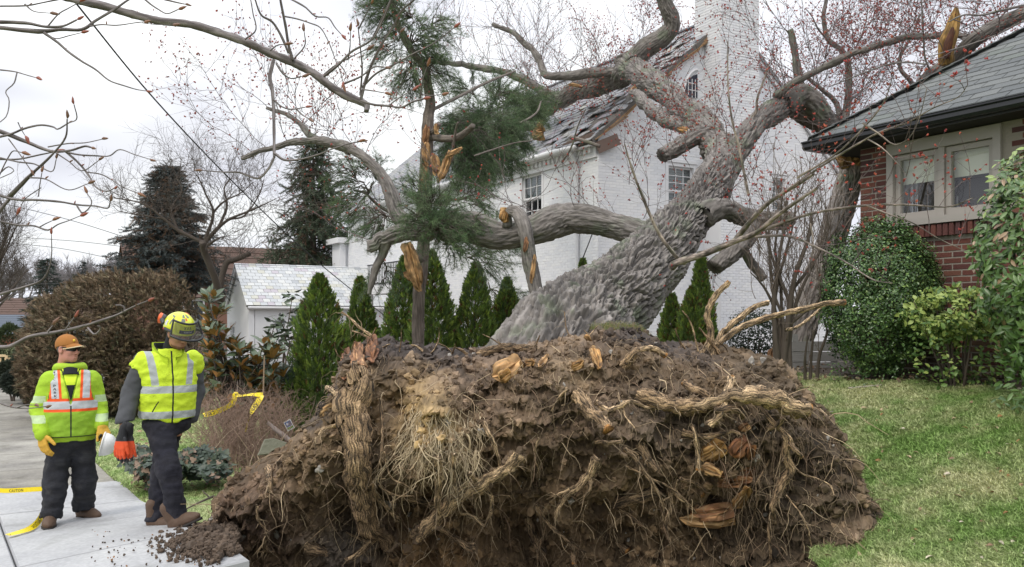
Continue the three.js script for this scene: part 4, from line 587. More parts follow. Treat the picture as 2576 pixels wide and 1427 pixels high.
const WD = { o: [[0.60, 0.37, 0.23], [0.44, 0.24, 0.14], [0.70, 0.48, 0.31]], p: [[0.85, 0.64, 0.40], [0.75, 0.52, 0.30], [0.62, 0.40, 0.21]], g: [[0.75, 0.50, 0.22], [0.58, 0.35, 0.14], [0.88, 0.63, 0.34]], d: [[0.30, 0.14, 0.075], [0.42, 0.21, 0.1], [0.22, 0.11, 0.06]] };
const sp = (z, lift, t, wid, n, cols) => { const [p] = TRS(z, lift - 0.09, lift - 0.09, 10, 10, t); splinter(maple, p[0], p[1], wid, n, cols, rootSeed++); };
sp('e', 0.18, '150,1427 140,1180', 0.13, 12, WD.o); sp('h', 0.16, '130,120 150,-40', 0.12, 8, WD.o); sp('e', 0.12, '50,1427 60,1220', 0.09, 7, WD.d); sp('e', 0.16, '260,1300 240,1130', 0.12, 8, WD.d); sp('e', 0.2, '1130,1400 1310,1290', 0.15, 14, WD.p); sp('e', 0.18, '1180,1330 1300,1280', 0.1, 8, WD.p); sp('h', 0.2, '1190,60 1260,10', 0.09, 6, WD.g);
sp('e', 0.12, '1370,1290 1440,1290', 0.06, 6, WD.p); sp('e', 0.12, '1470,1330 1530,1250', 0.05, 6, WD.p); sp('e', 0.14, '1860,1180 1910,1320', 0.07, 8, WD.g); sp('e', 0.12, '1810,1100 1850,1150', 0.04, 4, WD.p); sp('e', 0.12, '1710,1340 1790,1290', 0.07, 6, WD.g);
sp('i', 0.12, '190,620 350,520', 0.13, 12, WD.g); sp('i', 0.16, '200,690 330,750', 0.08, 10, WD.p); sp('i', 0.12, '320,820 540,800', 0.09, 10, WD.o); sp('i', 0.1, '430,620 540,520', 0.12, 8, WD.d); sp('i', 0.12, '560,640 580,550', 0.05, 4, WD.d); sp('i', 0.14, '40,1070 400,1080', 0.10, 8, WD.p); sp('i', 0.15, '120,1030 400,1000', 0.12, 12, WD.o); sp('i', 0.14, '430,1000 530,850', 0.09, 9, WD.p); sp('i', 0.1, '330,760 560,700', 0.12, 9, WD.d); sp('i', 0.12, '480,430 540,390', 0.06, 5, WD.o); sp('i', 0.12, '200,905 255,900', 0.04, 4, WD.g); sp('g', 0.1, '2340,330 2430,250', 0.06, 6, WD.p);
{ // pale clump of matted roots hanging from the clay lump
const r = rng(321), mb = new MB();
for (let i = 0; i < 230; i++) {
const u = mix(1040, 1215, r()), v = mix(1000, 1110, r()), [X, Y] = PV(u, v), p = surf(X, Y, 0.01), pts = [p.clone()], d = V3((u - 1125) / 200 + (r() - 0.5) * 0.7, -0.5 - r() * 0.8, 0.5 + 0.5 * r()).normalize(), L = 0.1 + 0.34 * r() ** 1.6, n = 9, w = 0.002 + 0.0055 * r() ** 2.5, k = 0.6 + r() * 0.8;
for (let s = 0; s < n; s++) { d.x += (r() - 0.5) * 1.25; d.z += (r() - 0.55) * 0.9; d.y -= 0.13 + (r() - 0.5) * 0.3; d.normalize(); p.addScaledVector(d, L / n); p.z = Math.max(p.z, plateZ(p.x, clamp(p.y, -0.3, 1.8)) + 0.02); pts.push(p.clone()); if (w > 0.0035 && r() < 0.5) { const q = p.clone(), e = d.clone().add(V3(r() - 0.5, r() - 0.6, r() - 0.5).multiplyScalar(2)).normalize(), a = [q.clone()]; for (let j = 0; j < 4; j++) { e.x += (r() - 0.5) * 0.8; e.y -= 0.15; e.normalize(); q.addScaledVector(e, 0.022); a.push(q.clone()); } mb.tube(a, [w * 0.5, w * 0.4, w * 0.35, w * 0.25, w * 0.12], 4, { c: [0.46 * k, 0.37 * k, 0.24 * k], cap: false }); } }
mb.tube(pts, pts.map((q, s) => w * (1.2 - s / n) * (0.85 + 0.4 * r())), 5, { c: [0.46 * k, 0.37 * k, 0.24 * k], cap: false });
}
stuff(mb.build('hanging_roots', std([1, 1, 1], { vertexColors: true, bumpMap: fineTex, bumpScale: 0.004 }), maple, 'pale clump of matted roots'));
}
{ // lumps of soil and rootlets clinging to the roots
const r = rng(55), L = [], lump = new THREE.IcosahedronGeometry(1, 1), q = lump.attributes.position; for (let i = 0; i < q.count; i++) { const k = 1 + 0.8 * ns(q.getX(i) * 1.7, q.getY(i) * 1.7, q.getZ(i) * 1.7 + 4); q.setXYZ(i, q.getX(i) * k, q.getY(i) * k, q.getZ(i) * k); } lump.computeVertexNormals();
const mb = new MB();
for (const [p, rad] of rootPaths) for (let i = 0; i < p.length; i++) {
if (r() < 0.5) { const s = Math.min(0.03, rad[i] * (0.15 + 0.5 * r() ** 2)), a = r() * 6.28, o = V3(Math.cos(a), Math.sin(a), 0.3 * r()).multiplyScalar(rad[i] * 0.9).add(p[i]).sub(maple.position), k = 0.6 + r() * 0.8; L.push({ m: TM(o, QE(r() * 6, r() * 6, 0), s), c: [0.115 * k, 0.08 * k, 0.05 * k] }); }
if (r() < 0.42) { const t = p[Math.min(i + 1, p.length - 1)].clone().sub(p[Math.max(0, i - 1)]).normalize(), d = V3(r() - 0.5, r() - 0.7, r() - 0.2).multiplyScalar(1.6).addScaledVector(t, 0.6).normalize(), c = p[i].clone().addScaledVector(d, rad[i] * 0.6), pts = [c.clone()], n = 6, Ln = 0.04 + 0.22 * r() ** 2, w = Math.min(rad[i] * 0.3, 0.0016 + 0.004 * r() ** 2), k = 0.7 + r() * 0.6; for (let j = 0; j < n; j++) { d.x += (r() - 0.5) * 0.9; d.y += (r() - 0.5) * 0.8 - 0.15; d.z += (r() - 0.5) * 0.7; d.normalize(); c.addScaledVector(d, Ln / n); pts.push(c.clone()); } mb.tube(pts, pts.map((z, j) => w * (1.15 - j / n)), 4, { c: [0.30 * k, 0.225 * k, 0.14 * k], cap: false }); }
}
copies('clod', lump, std([1, 1, 1]), L, maple); stuff(mb.build('rootlets', std([1, 1, 1], { vertexColors: true }), maple));
}
{ // fine roots hanging from the soil
const r = rng(99), mb = new MB();
for (let i = 0; i < 3600; i++) {
const X = mix(-2.5, 2.9, r()), Y = mix(-0.2, 1.8, r()), e = edgeDist(X, Y), den = 0.5 + 0.9 * fbm(X * 1.6, Y * 1.6, 4, 3) + (X > 1 ? 0.2 : 0); if (e < 0.02 || r() > den + 0.15) continue;
const L = (0.06 + 0.38 * r() ** 2) * (e < 0.1 ? 1.2 : 1), n = 6, p = surf(X, Y, -0.01), d = V3((r() - 0.5) * 1.6, (r() - 0.62) * 1.4, 0.25 + r() * 0.5).normalize(), pts = [p.clone()], w = 0.0012 + 0.0040 * r() ** 3, tone = r(), k = 0.7 + r() * 1.0;
for (let s = 0; s < n; s++) { d.x += (r() - 0.5) * 0.9; d.y += (r() - 0.5) * 0.8 - 0.22; d.z += (r() - 0.5) * 0.6; d.normalize(); p.addScaledVector(d, L / n); p.z = Math.max(p.z, plateZ(p.x, clamp(p.y, -0.3, 1.8)) + 0.004); pts.push(p.clone()); }
mb.tube(pts, pts.map((q, s) => w * (1.15 - s / n * 0.8)), 3, { c: tone < 0.5 ? [0.26 * k, 0.19 * k, 0.12 * k] : tone < 0.75 ? [0.15 * k, 0.10 * k, 0.065 * k] : [0.42 * k, 0.33 * k, 0.21 * k], cap: false });
}
// thick bunch of pale strands below the clay lump and on the right side
for (let i = 0; i < 300; i++) {
const right = i > 60, u = right ? mix(1740, 2060, r()) : mix(1035, 1230, r()), v = right ? mix(960, 1330, r()) : mix(1000, 1190, r()), [X, Y] = PV(u, v); if (edgeDist(X, Y) < 0.03) continue; const p = surf(X, Y, 0.02), pts = [p.clone()], d = V3((r() - 0.5) * 0.8, -1, 0.3).normalize(), L = 0.08 + 0.28 * r(), w = 0.0014 + 0.003 * r() ** 2, k = 0.6 + r() * 0.8;
for (let s = 0; s < 7; s++) { d.x += (r() - 0.5) * 0.7; d.z += (r() - 0.5) * 0.5; d.y -= 0.12; d.normalize(); p.addScaledVector(d, L / 7); p.z = Math.max(p.z, plateZ(p.x, clamp(p.y, -0.3, 1.8)) + 0.006); pts.push(p.clone()); }
mb.tube(pts, pts.map((q, s) => w * (1.2 - s / 7)), 4, { c: right ? [0.17 * k, 0.12 * k, 0.08 * k] : [0.36 * k, 0.285 * k, 0.17 * k], cap: false });
}
stuff(mb.build('fine_roots', std([1, 1, 1], { vertexColors: true }), maple));
// grass still growing along the upper and the right edge
const gb = new MB();
for (let i = 0; i < 5200; i++) {
const right = r() < 0.6; let u, v; if (right) { const t = r(); u = mix(1960, 2185, t) + (r() - 0.5) * 26; v = mix(945, 1335, t ** 0.9) + (r() - 0.5) * 20; } else { u = mix(1490, 1690, r()); v = 828 + 30 * Math.abs((u - 1570) / 120) ** 2 * (u > 1570 ? 1 : 0.3) + (r() - 0.5) * 12; }
const [X, Y] = PV(u, v), e = edgeDist(X, Y); if (e < 0 || e > 0.11) continue; const p = surf(X, Y, -0.02 - 0.1 * r()), L = 0.03 + 0.07 * r(), d = V3((right ? 0.7 : 0.1) + (r() - 0.5) * 0.9, 0.5 + (r() - 0.3) * 0.8, -0.5 * r()).normalize(), s = V3(r() - 0.5, r() - 0.5, r() - 0.5).cross(d).normalize().multiplyScalar(0.0022), c = r() < (right ? 0.75 : 0.5) ? [0.22, 0.17, 0.075] : [0.10, 0.14, 0.035]; if (right && r() < 0.5) c.forEach((q, j) => (c[j] = q * 0.35));
const m = p.clone().addScaledVector(d, L * 0.6), t2 = p.clone().addScaledVector(d, L).add(V3(0, -L * 0.3, 0)); mb.c; gb.tri(p.clone().sub(s), p.clone().add(s), m, c); gb.tri(m.clone().sub(s), m.clone().add(s), t2, c);
}
stuff(gb.build('grass_fringe', std([1, 1, 1], { vertexColors: true, side: THREE.DoubleSide }), maple));
}
// --- trunk and limbs ---
{
const [p, r] = smooth(...TR('v', 0, 0, 0, 0, '1290,1130,430,7.55 1360,1010,425,7.95 1402,930,390,8.3 1440,862,322,8.7 1487,798,252,9.2 1552,746,210,9.6 1596,698,184,10 1650,648,160,10.5 1688,598,138,11 1738,540,110,11.9 1783,470,88,13 1812,422,84,13.6'), 0.018);
for (let i = 0; i < p.length; i++) r[i] *= 0.97;
const o = barkOpts(0.085, 0.08, 0.42, 3, (a, L, q) => { const f = Math.exp(-Math.max(0, L - 1.1) / 0.75); return q * f * (0.10 * Math.sin(a * 3 + 0.6) + 0.07 * Math.sin(a * 5 + 2)); });
new MB().tube(p, r, 400, o).build('trunk', M.bark2, maple, 'thick furrowed grey trunk', true);
const lim = (t, amp, cw, seed, name = 'limb', cut) => { const [a, b] = smooth(...t, Math.max(0.03, t[1][0] * 0.12)), rr = Math.max(...b); for (let i = 2, L = 0; i < a.length - 1; i++) { L += a[i].distanceTo(a[i - 1]); const q = L / (b[i] * 5 + 0.12), w = b[i] * 0.55; a[i].x += w * ns(q, seed, 1); a[i].y += w * ns(q, seed, 7); b[i] *= 1 + 0.28 * Math.max(-0.5, ns(q * 1.4, seed, 13)); } const m = new MB().tube(a, b, rr > 0.2 ? 96 : rr > 0.08 ? 48 : 20, { ...barkOpts(amp * 1.3, cw, cw * 4.5, seed), capc: cut }).build(name, M.bark2, maple, null, true); return [a, b]; };
const limbs = [], Ls = (t, amp, cw, seed, name, cut) => { const q = lim(t, amp, cw, seed, name, cut); limbs.push(q); };
// crotch, left limb, knot on the roof
Ls(TR('v', 0, 0, 0, 0, '1783,470,82,13 1806,410,78,13.6 1790,355,70,14.6 1760,308,67,15.6 1700,255,63,17.2 1640,205,60,19 1590,172,58,20.6 1565,155,38,21.2'), 0.035, 0.08, 5);
Ls(TR('v', 0, 0, 0, 0, '1796,480,74,13 1826,428,66,13.5 1868,362,58,13.8 1910,307,58,14.2 1960,280,58,14.6 2010,278,58,15 2075,305,58,15.3 2140,350,54,15.6'), 0.035, 0.08, 7);
Ls(TR('v', 20.4, 26.5, 62, 26, '1595,172 1545,195 1480,222 1400,255 1330,292 1280,320'), 0.03, 0.07, 9); Ls(TR('v', 24.3, 25, 26, 8, '1415,252 1370,230 1330,208 1260,180 1180,165 1110,158 1060,150'), 0.01, 0.05, 11, 'branch'); Ls(TR('v', 21, 23, 30, 10, '1580,185 1530,180 1480,186 1430,192 1372,186 1352,140 1322,112 1290,82 1240,60'), 0.01, 0.05, 12, 'branch');
Ls(TR('v', 20.6, 19.8, 54, 30, '1585,170 1622,125 1668,92 1690,52 1676,12 1648,-45'), 0.02, 0.06, 13); Ls(TR('v', 15.2, 18.5, 46, 26, '1775,330 1735,318 1690,306 1650,288 1622,262 1592,232'), 0.02, 0.06, 15, 'limb', [0.6, 0.46, 0.27]); Ls(TR('v', 14.5, 14.2, 44, 36, '1790,345 1750,345 1700,372 1664,392'), 0.03, 0.06, 16, 'limb', [0.15, 0.12, 0.1]);
Ls(TR('v', 14.9, 14.7, 24, 15, '2012,260 2014,237 2003,138 1987,74'), 0.012, 0.05, 17, 'branch', [0.45, 0.34, 0.2]); Ls(TR('v', 14.6, 14.9, 60, 40, '1975,265 2020,245 2060,285 2090,320'), 0.03, 0.07, 18); Ls(TR('v', 14.6, 13, 20, 14, '1955,240 1967,230 2073,168 2142,136 2210,113 2279,94 2372,89 2440,92'), 0.006, 0.04, 19, 'branch');
// long limb to the left, its risers and hangers
Ls(TR('v', 0, 0, 0, 0, '1690,610,110,11 1640,600,84,10.9 1560,576,72,10.9 1480,562,76,10.9 1420,556,76,11 1330,574,78,11 1260,585,74,11 1190,572,70,11.1 1120,574,64,11.2 1040,582,44,11.3 970,597,38,11.3 925,622,24,11.3'), 0.022, 0.06, 21);
Ls(TR('v', 11.4, 12, 42, 10, '1045,578 1000,545 985,490 960,440 905,385 840,360 775,354 687,371 608,398'), 0.012, 0.05, 23, 'branch'); Ls(TR('v', 11.8, 12.2, 22, 8, '880,381 825,360 777,340 763,319 722,288 670,272'), 0.008, 0.04, 24, 'branch'); Ls(TR('v', 11.3, 11.5, 30, 12, '972,600 962,630 945,680 930,740'), 0.01, 0.05, 25, 'branch'); Ls(TR('v', 0, 0, 0, 0, '1285,528,26,10.75 1302,532,32,10.7 1322,580,33,10.6 1335,660,36,10.6 1350,770,34,10.6'), 0.014, 0.05, 26, 'branch'); Ls(TR('v', 10.85, 10.8, 26, 24, '1276,570 1274,545 1273,528'), 0.006, 0.05, 27, 'branch', [0.5, 0.33, 0.12]);
// under the trunk on the right
Ls(TR('v', 11.4, 11.9, 66, 40, '1770,545 1816,528 1868,545 1925,557 1990,560'), 0.022, 0.06, 29); Ls(TR('v', 11.7, 11.2, 40, 44, '1905,575 1878,603 1835,640 1797,674'), 0.025, 0.06, 30, 'limb', [0.12, 0.1, 0.08]); Ls(TR('v', 11.6, 11.8, 26, 20, '1862,610 1880,650 1922,702'), 0.01, 0.05, 31, 'branch');
// golden torn patches
splinter(maple, P(1266, 560, 10.76), P(1272, 526, 10.74), 0.11, 9, WD.g, 601); splinter(maple, P(1345, 640, 10.5), P(1336, 705, 10.5), 0.05, 5, WD.p, 602); splinter(maple, P(1590, 240, 18.4), P(1600, 222, 18.35), 0.12, 6, WD.p, 603); splinter(maple, P(1430, 212, 22.6), P(1460, 218, 22.4), 0.09, 5, WD.p, 604); splinter(maple, P(1705, 322, 15.3), P(1740, 332, 15), 0.12, 6, WD.g, 605); splinter(maple, P(1320, 635, 10.5), P(1325, 600, 10.5), 0.05, 5, WD.o, 606);
// pale water sprouts springing towards the camera
const spr = (t) => { const [a, b] = smooth(...t, 0.05); const m = new MB().tube(a, b, 9, { ro: (A, L, q) => q * 0.2 * ns(L * 9, A, 1), col: (A, L) => { const k = 1 + 0.35 * ns(L * 6, A, 4); return [1.5 * k, 1.36 * k, 1.22 * k]; } }).build('branch', M.bark, maple); limbs.push([a, b]); };
spr(TR('f', 9.0, 6.2, 60, 20, '-10,600 20,570 230,500 450,410 600,350 760,220 900,120 1050,20')); spr(TR('f', 8.4, 6.4, 40, 20, '450,400 600,220 720,110 900,0 1020,-80')); spr(TR('c', 6.9, 5.6, 20, 5, '780,1427 1000,1270 1250,1110 1500,970 1700,900 1900,790 2080,710 2150,620')); spr(TR('f', 7.9, 6.0, 26, 7, '600,350 900,240 1100,190 1410,150 1700,145 2000,160 2190,95')); spr(TR('f', 8, 6.2, 22, 7, '600,380 840,375 1050,460 1250,560 1450,690 1600,720')); spr(TR('e', 9, 8.2, 36, 10, '2540,570 2500,550 2350,350 2230,80 2160,-100 2100,-300')); spr(TR('c', 6.4, 5.8, 18, 6, '900,1300 1180,1130 1420,900 1540,740 1600,560')); spr(TR('c', 5.9, 5.6, 12, 5, '1420,1020 1520,1080 1640,1200 1700,1290'));
spr(TR('c', 10, 9.6, 22, 8, '545,1427 480,1100 420,850 395,600 395,300')); spr(TR('c', 14, 13.8, 26, 10, '555,880 600,820 610,720 660,580 700,460')); spr(TR('c', 6.0, 5.7, 14, 6, '1380,900 1500,980 1620,1060 1720,1010 1790,880 1850,650')); spr(TR('f', 6.6, 6.2, 12, 5, '1410,150 1560,210 1750,280 1950,400 2180,500')); spr(TR('f', 7.4, 7.2, 12, 5, '1000,280 1020,450 990,620 1020,690 1100,720 1150,700'));
maple.userData.limbs = 0; globalThis.mapleLimbs = limbs;
}
// --- twigs with red buds ---
function growTwigs(mb, buds, r, pos, dir, len, rad, lvl, lift, budDen, size) {
const n = Math.max(3, Math.round(len / 0.09)), pts = [pos.clone()], d = dir.clone().normalize(), p = pos.clone();
for (let i = 0; i < n; i++) {
d.x += (r() - 0.5) * 0.5; d.y += (r() - 0.5) * 0.5 + lift; d.z += (r() - 0.5) * 0.5; d.normalize(); p.addScaledVector(d, len / n); pts.push(p.clone());
if (lvl > 0 && r() < 0.62) { const s = V3(r() - 0.5, r() - 0.5, r() - 0.5).multiplyScalar(1.9).add(d); growTwigs(mb, buds, r, p, s, len * (0.3 + 0.35 * r()), rad * 0.6, lvl - 1, lift, budDen, size); }
if (r() < budDen * (lvl ? 0.5 : 1)) buds.push([p.clone(), size * (0.6 + 0.8 * r())]);
}
buds.push([p.clone(), size * (0.8 + 0.6 * r())]);
mb.tube(pts, pts.map((q, i) => rad * (1 - 0.7 * i / n)), 3, { cap: false });
}
const budG = (() => { const a = [], r = rng(7); for (let i = 0; i < 4; i++) { const o = new THREE.OctahedronGeometry(0.5, 0); o.scale(0.55, 1, 0.55); o.rotateX(r() * 3); o.rotateZ(r() * 3); o.translate((r() - 0.5) * 0.8, (r() - 0.5) * 0.8, (r() - 0.5) * 0.8); a.push(o); } return mergeGeometries(a); })();
function budCopies(buds, r, parent, tone = [0.30, 0.05, 0.035]) { const o = parent.position; copies('buds', budG, std([1, 1, 1], { roughness: 0.7 }), buds.map(([p, s]) => { const k = 0.5 + r() * 0.9; return { m: TM(p.clone().sub(o), QE(r() * 6, r() * 6, 0), s), c: [tone[0] * k, tone[1] * k * (0.7 + r() * 0.8), tone[2] * k] }; }), parent); }
{
const r = rng(1234), mb = new MB(), buds = [], spawn = (L, every, len, rad, lift, lvl, bd, t0 = 0.15) => { const [p] = L; let acc = 0; for (let i = Math.floor(p.length * t0); i < p.length; i++) { if (i) acc += p[i].distanceTo(p[i - 1]); while (acc > every) { acc -= every * (0.5 + r()); const t = p[Math.min(i + 1, p.length - 1)].clone().sub(p[Math.max(0, i - 1)]).normalize(), d = V3(r() - 0.5, r() - 0.35 + lift, r() - 0.5).multiplyScalar(2).addScaledVector(t, 0.5); growTwigs(mb, buds, r, p[i], d, len * (0.5 + r()), rad, lvl, 0.04, bd * 0.42, p[i].z > -9.5 ? 0.017 : 0.021); } } };
const Q = globalThis.mapleLimbs;
// order as built above
spawn(Q[0], 0.55, 1.0, 0.008, 0.2, 1, 0.5, 0.6); spawn(Q[1], 0.8, 1.1, 0.008, 0.3, 1, 0.5, 0.4); spawn(Q[2], 0.4, 1.7, 0.010, 0.35, 1, 0.45, 0.05); spawn(Q[3], 0.22, 1.5, 0.009, 0.3, 1, 0.4, 0.1); spawn(Q[4], 0.22, 1.6, 0.009, 0.3, 1, 0.4, 0.1); spawn(Q[5], 0.5, 1.2, 0.009, 0.2, 2, 0.45); spawn(Q[8], 0.26, 1.2, 0.007, 0.1, 2, 0.5); spawn(Q[9], 0.2, 1.5, 0.009, 0.4, 2, 0.5); spawn(Q[10], 0.24, 1.3, 0.007, 0.2, 2, 0.5); spawn(Q[11], 0.42, 1.0, 0.007, 0.2, 1, 0.3); spawn(Q[12], 0.2, 1.1, 0.006, 0.2, 2, 0.3, 0.3); spawn(Q[13], 0.16, 1.0, 0.006, 0.2, 2, 0.3); spawn(Q[14], 0.3, 0.7, 0.005, 0, 1, 0.3); spawn(Q[17], 0.3, 0.9, 0.006, -0.2, 1, 0.4); spawn(Q[18], 0.35, 0.8, 0.005, -0.1, 1, 0.3); spawn(Q[19], 0.3, 0.8, 0.005, -0.2, 1, 0.4);
for (let i = 20; i < Q.length; i++) spawn(Q[i], 0.17, 0.42, 0.0032, 0.25, 1, 0.55, 0.25);
// loose tangle on the roof and in front of the gable
for (let i = 0; i < 30; i++) { const u = mix(1380, 1760, r()), v = mix(330, 60, (u - 1380) / 380) + (r() - 0.5) * 110; growTwigs(mb, buds, r, P(u, v, mix(23, 20.2, r())), V3(r() - 0.5, r() - 0.1, r() - 0.5), 1.3 * (0.4 + r()), 0.008, 2, 0.03, 0.4, 0.026); }
for (let i = 0; i < 16; i++) { const u = mix(1560, 1900, r()), v = mix(560, 260, r()); growTwigs(mb, buds, r, P(u, v + 60, mix(11, 13, r())), V3((r() - 0.5) * 1.2, 1, r() - 0.5), 1.1 * (0.5 + r()), 0.006, 2, 0.02, 0.28, 0.02); }
stuff(mb.build('twigs', M.twig, maple)); budCopies(buds, r, maple);
}
// ---------- evergreens, bare trees, shrubs ----------
const locals = (parent, list) => list.map((o) => { o.m.elements[12] -= parent.position.x; o.m.elements[13] -= parent.position.y; o.m.elements[14] -= parent.position.z; return o; });
const dirQ = (d, roll) => new THREE.Quaternion().setFromUnitVectors(Y1, d).multiply(new THREE.Quaternion().setFromAxisAngle(Y1, roll));
const mulC = (c, k, s = 1) => [c[0] * k * s, c[1] * k, c[2] * k / s];
function needleFan(n, len, wid, spread, seed, droop = 0) { // needles springing from a point, along +y
const r = rng(seed), mb = new MB();
for (let i = 0; i < n; i++) { const a = r() * 6.283, s = spread * Math.sqrt(r()), d = V3(Math.cos(a) * s, 1 - s * 0.5, Math.sin(a) * s).normalize(), l = len * (0.6 + 0.5 * r()), o = V3(0, r() * len * 0.5, 0), w = V3(r() - 0.5, r() - 0.5, r() - 0.5).cross(d).normalize().multiplyScalar(wid), m = o.clone().addScaledVector(d, l * 0.55), e = o.clone().addScaledVector(d, l).add(V3(0, -droop * l, 0)), k = 0.7 + 0.6 * r(); mb.tri(o.clone().sub(w), o.clone().add(w), m, [k, k, k]); mb.tri(m.clone().sub(w), m.clone().add(w), e, [k, k, k]); }
return mb.geo();
}
function fanSpray(seed, n = 9, L = 1) { // flat scale-leaf spray in the xy plane
const r = rng(seed), mb = new MB(), blade = (o, d, l, w) => { const s = V3(-d.y, d.x, 0).multiplyScalar(w), m = o.clone().addScaledVector(d, l * 0.5), e = o.clone().addScaledVector(d, l), k = 0.7 + 0.6 * r(), c = [k, k, k]; m.z += (r() - 0.5) * 0.12; e.z += (r() - 0.5) * 0.2; mb.tri(o, m.clone().add(s), e, c); mb.tri(o, e, m.clone().sub(s), c); };
for (let i = 0; i < n; i++) { const t = i / (n - 1), side = i % 2 ? 1 : -1, a = side * (0.9 - 0.55 * t), o = V3(0, t * 0.62 * L, 0), d = V3(Math.sin(a), Math.cos(a), 0); blade(o, d, (0.5 - 0.24 * t) * (0.7 + 0.5 * r()), 0.06); const o2 = o.clone().addScaledVector(d, 0.2); blade(o2, V3(Math.sin(a * 0.3), Math.cos(a * 0.3), 0), 0.22, 0.05); }
blade(V3(0, 0.55, 0), V3(0, 1, 0), 0.42, 0.06); return mb.geo();
}
const sprayG = fanSpray(11), tuftG = needleFan(22, 1, 0.016, 0.95, 21, 0.25), spruceG = (() => { const mb = new MB(), r = rng(5); for (let i = 0; i < 44; i++) { const t = i / 44, a = r() * 6.28, d = V3(Math.cos(a), 0.75, Math.sin(a) * 0.8).normalize(), o = V3(0, t, 0), w = V3(r() - 0.5, r() - 0.5, r() - 0.5).cross(d).normalize().multiplyScalar(0.022), k = 0.7 + 0.6 * r(); mb.tri(o.clone().sub(w), o.clone().add(w), o.clone().addScaledVector(d, 0.16 + 0.1 * r()), [k, k, k]); } mb.tube([V3(0, 0, 0), V3(0, 1, 0)], [0.02, 0.008], 3, { c: [0.9, 0.6, 0.5], cap: false }); return mb.geo(); })();
function leafGeo(L, W, bend, fold, under) { // pointed oval leaf along +y, face +z
const mb = new MB(), st = [0, 0.28, 0.55, 0.8, 1], wd = [0.06, 0.82, 1, 0.66, 0.03]; const lay = (dz, c, flip) => { const id = []; st.forEach((t, i) => { const z = -bend * t * t * L + dz, w = wd[i] * W / 2; id.push([mb.v(-w, t * L, z + fold * w, 0, 0, 1, 0, t, c), mb.v(0, t * L, z, 0, 0, 1, 0.5, t, c), mb.v(w, t * L, z + fold * w, 0, 0, 1, 1, t, c)]); }); for (let i = 0; i < 4; i++) for (let j = 0; j < 2; j++) { const a = id[i][j], b = id[i][j + 1], d = id[i + 1][j], e = id[i + 1][j + 1]; flip ? mb.i.push(a, d, b, b, d, e) : mb.i.push(a, b, d, b, e, d); } };
lay(0, [1, 1, 1]); if (under) lay(-0.0015, under, true); return mb.geo(true);
}
M.leaf = std([1, 1, 1], { vertexColors: true, side: THREE.DoubleSide, roughness: 0.75 }); M.glossy = std([1, 1, 1], { vertexColors: true, side: THREE.DoubleSide, roughness: 0.32 });
M.stem = std([0.085, 0.068, 0.055]); M.stem2 = std([0.16, 0.125, 0.10]);
// ---- thujas ----
function thuja(label, u, d, topV, wpx, seed, baseY) {
const x = (u - CX) / FOC * d, y0 = baseY ?? groundY(x, -d), top = EYE + (HZ - topV) / FOC * d, h = top - y0, R = wpx / FOC * d / 2 * 1.68, r = rng(seed), g = thing('thuja', label, 'conifer shrub', [x, y0, -d], 'pointed thujas planted in a row between the sidewalk and the white house');
const mb = new MB(); mb.tube([V3(0, -0.1, 0), V3(0.02, h * 0.5, 0), V3(0, h * 0.93, 0)], [0.05, 0.03, 0.008], 8); part('trunk', mb.geo(), M.stem, g);
const L = [], N = Math.round(3500 * Math.sqrt(h * R / 0.9) + 700);
for (let i = 0; i < N; i++) {
const t = r() ** 1.25, a = r() * 6.283, prof = R * Math.pow(1 - t, 0.7) * Math.min(1, 0.8 + t * 2.0) * (1 + 0.42 * ns(Math.cos(a) * 1.6, t * 7, Math.sin(a) * 1.6 + seed)), q = (0.62 + 0.42 * r()), rr = prof * q, p = V3(Math.cos(a) * rr, t * h * 0.98 + 0.05, Math.sin(a) * rr);
const dir = V3(Math.cos(a) * (0.5 + 0.35 * r()), 1.0, Math.sin(a) * (0.5 + 0.35 * r())).add(V3(r() - 0.5, r() - 0.5, r() - 0.5).multiplyScalar(0.5)).normalize(), s = (0.085 + 0.07 * r()) * (0.7 + 0.5 * (1 - t)), br = 0.55 + 0.9 * r(), w = r();
L.push({ m: TM(p, dirQ(dir, r() * 6.28), s), c: w < (h > 2.5 ? 0.05 : 0.11) ? [0.12 * br, 0.065 * br, 0.02] : w < 0.4 ? [0.18 * br, 0.25 * br, 0.046] : [0.105 * br, 0.175 * br, 0.036] });
}
copies('crown', sprayG, M.leaf, L, g); g.rotation.set((r() - 0.5) * 0.06, r() * 6.28, (r() - 0.5) * 0.09); return g;
}
thuja('large thuja nearest the sidewalk, standing left of the root plate', 805, 13.4, 698, 142, 3); thuja('slim thuja second from the left of the row, in front of the garage end', 912, 17, 702, 84, 4); thuja('tall thuja third from the left, in front of the porch railing', 1002, 16.4, 648, 88, 5); thuja('broad tall thuja with the highest tip, right of the snapped pine trunk', 1096, 15.8, 634, 112, 6); thuja('tall thuja fifth from the left, below the hanging pine boughs', 1190, 16.0, 666, 100, 7); thuja('shorter thuja beside the foot of the leaning trunk', 1270, 16.8, 706, 84, 8);
thuja('thuja tip showing above the leaning maple trunk', 1467, 19.3, 655, 62, 9); thuja('tall narrow thuja behind the right side of the leaning trunk', 1763, 17.6, 640, 58, 10); thuja('dark thuja right of the trunk behind the root plate', 1738, 16.6, 728, 74, 12); thuja('thuja half hidden behind the trunk base', 1694, 16.9, 745, 62, 13);
const jit2 = (r, k) => V3(r() - 0.5, r() - 0.5, r() - 0.5).multiplyScalar(k);
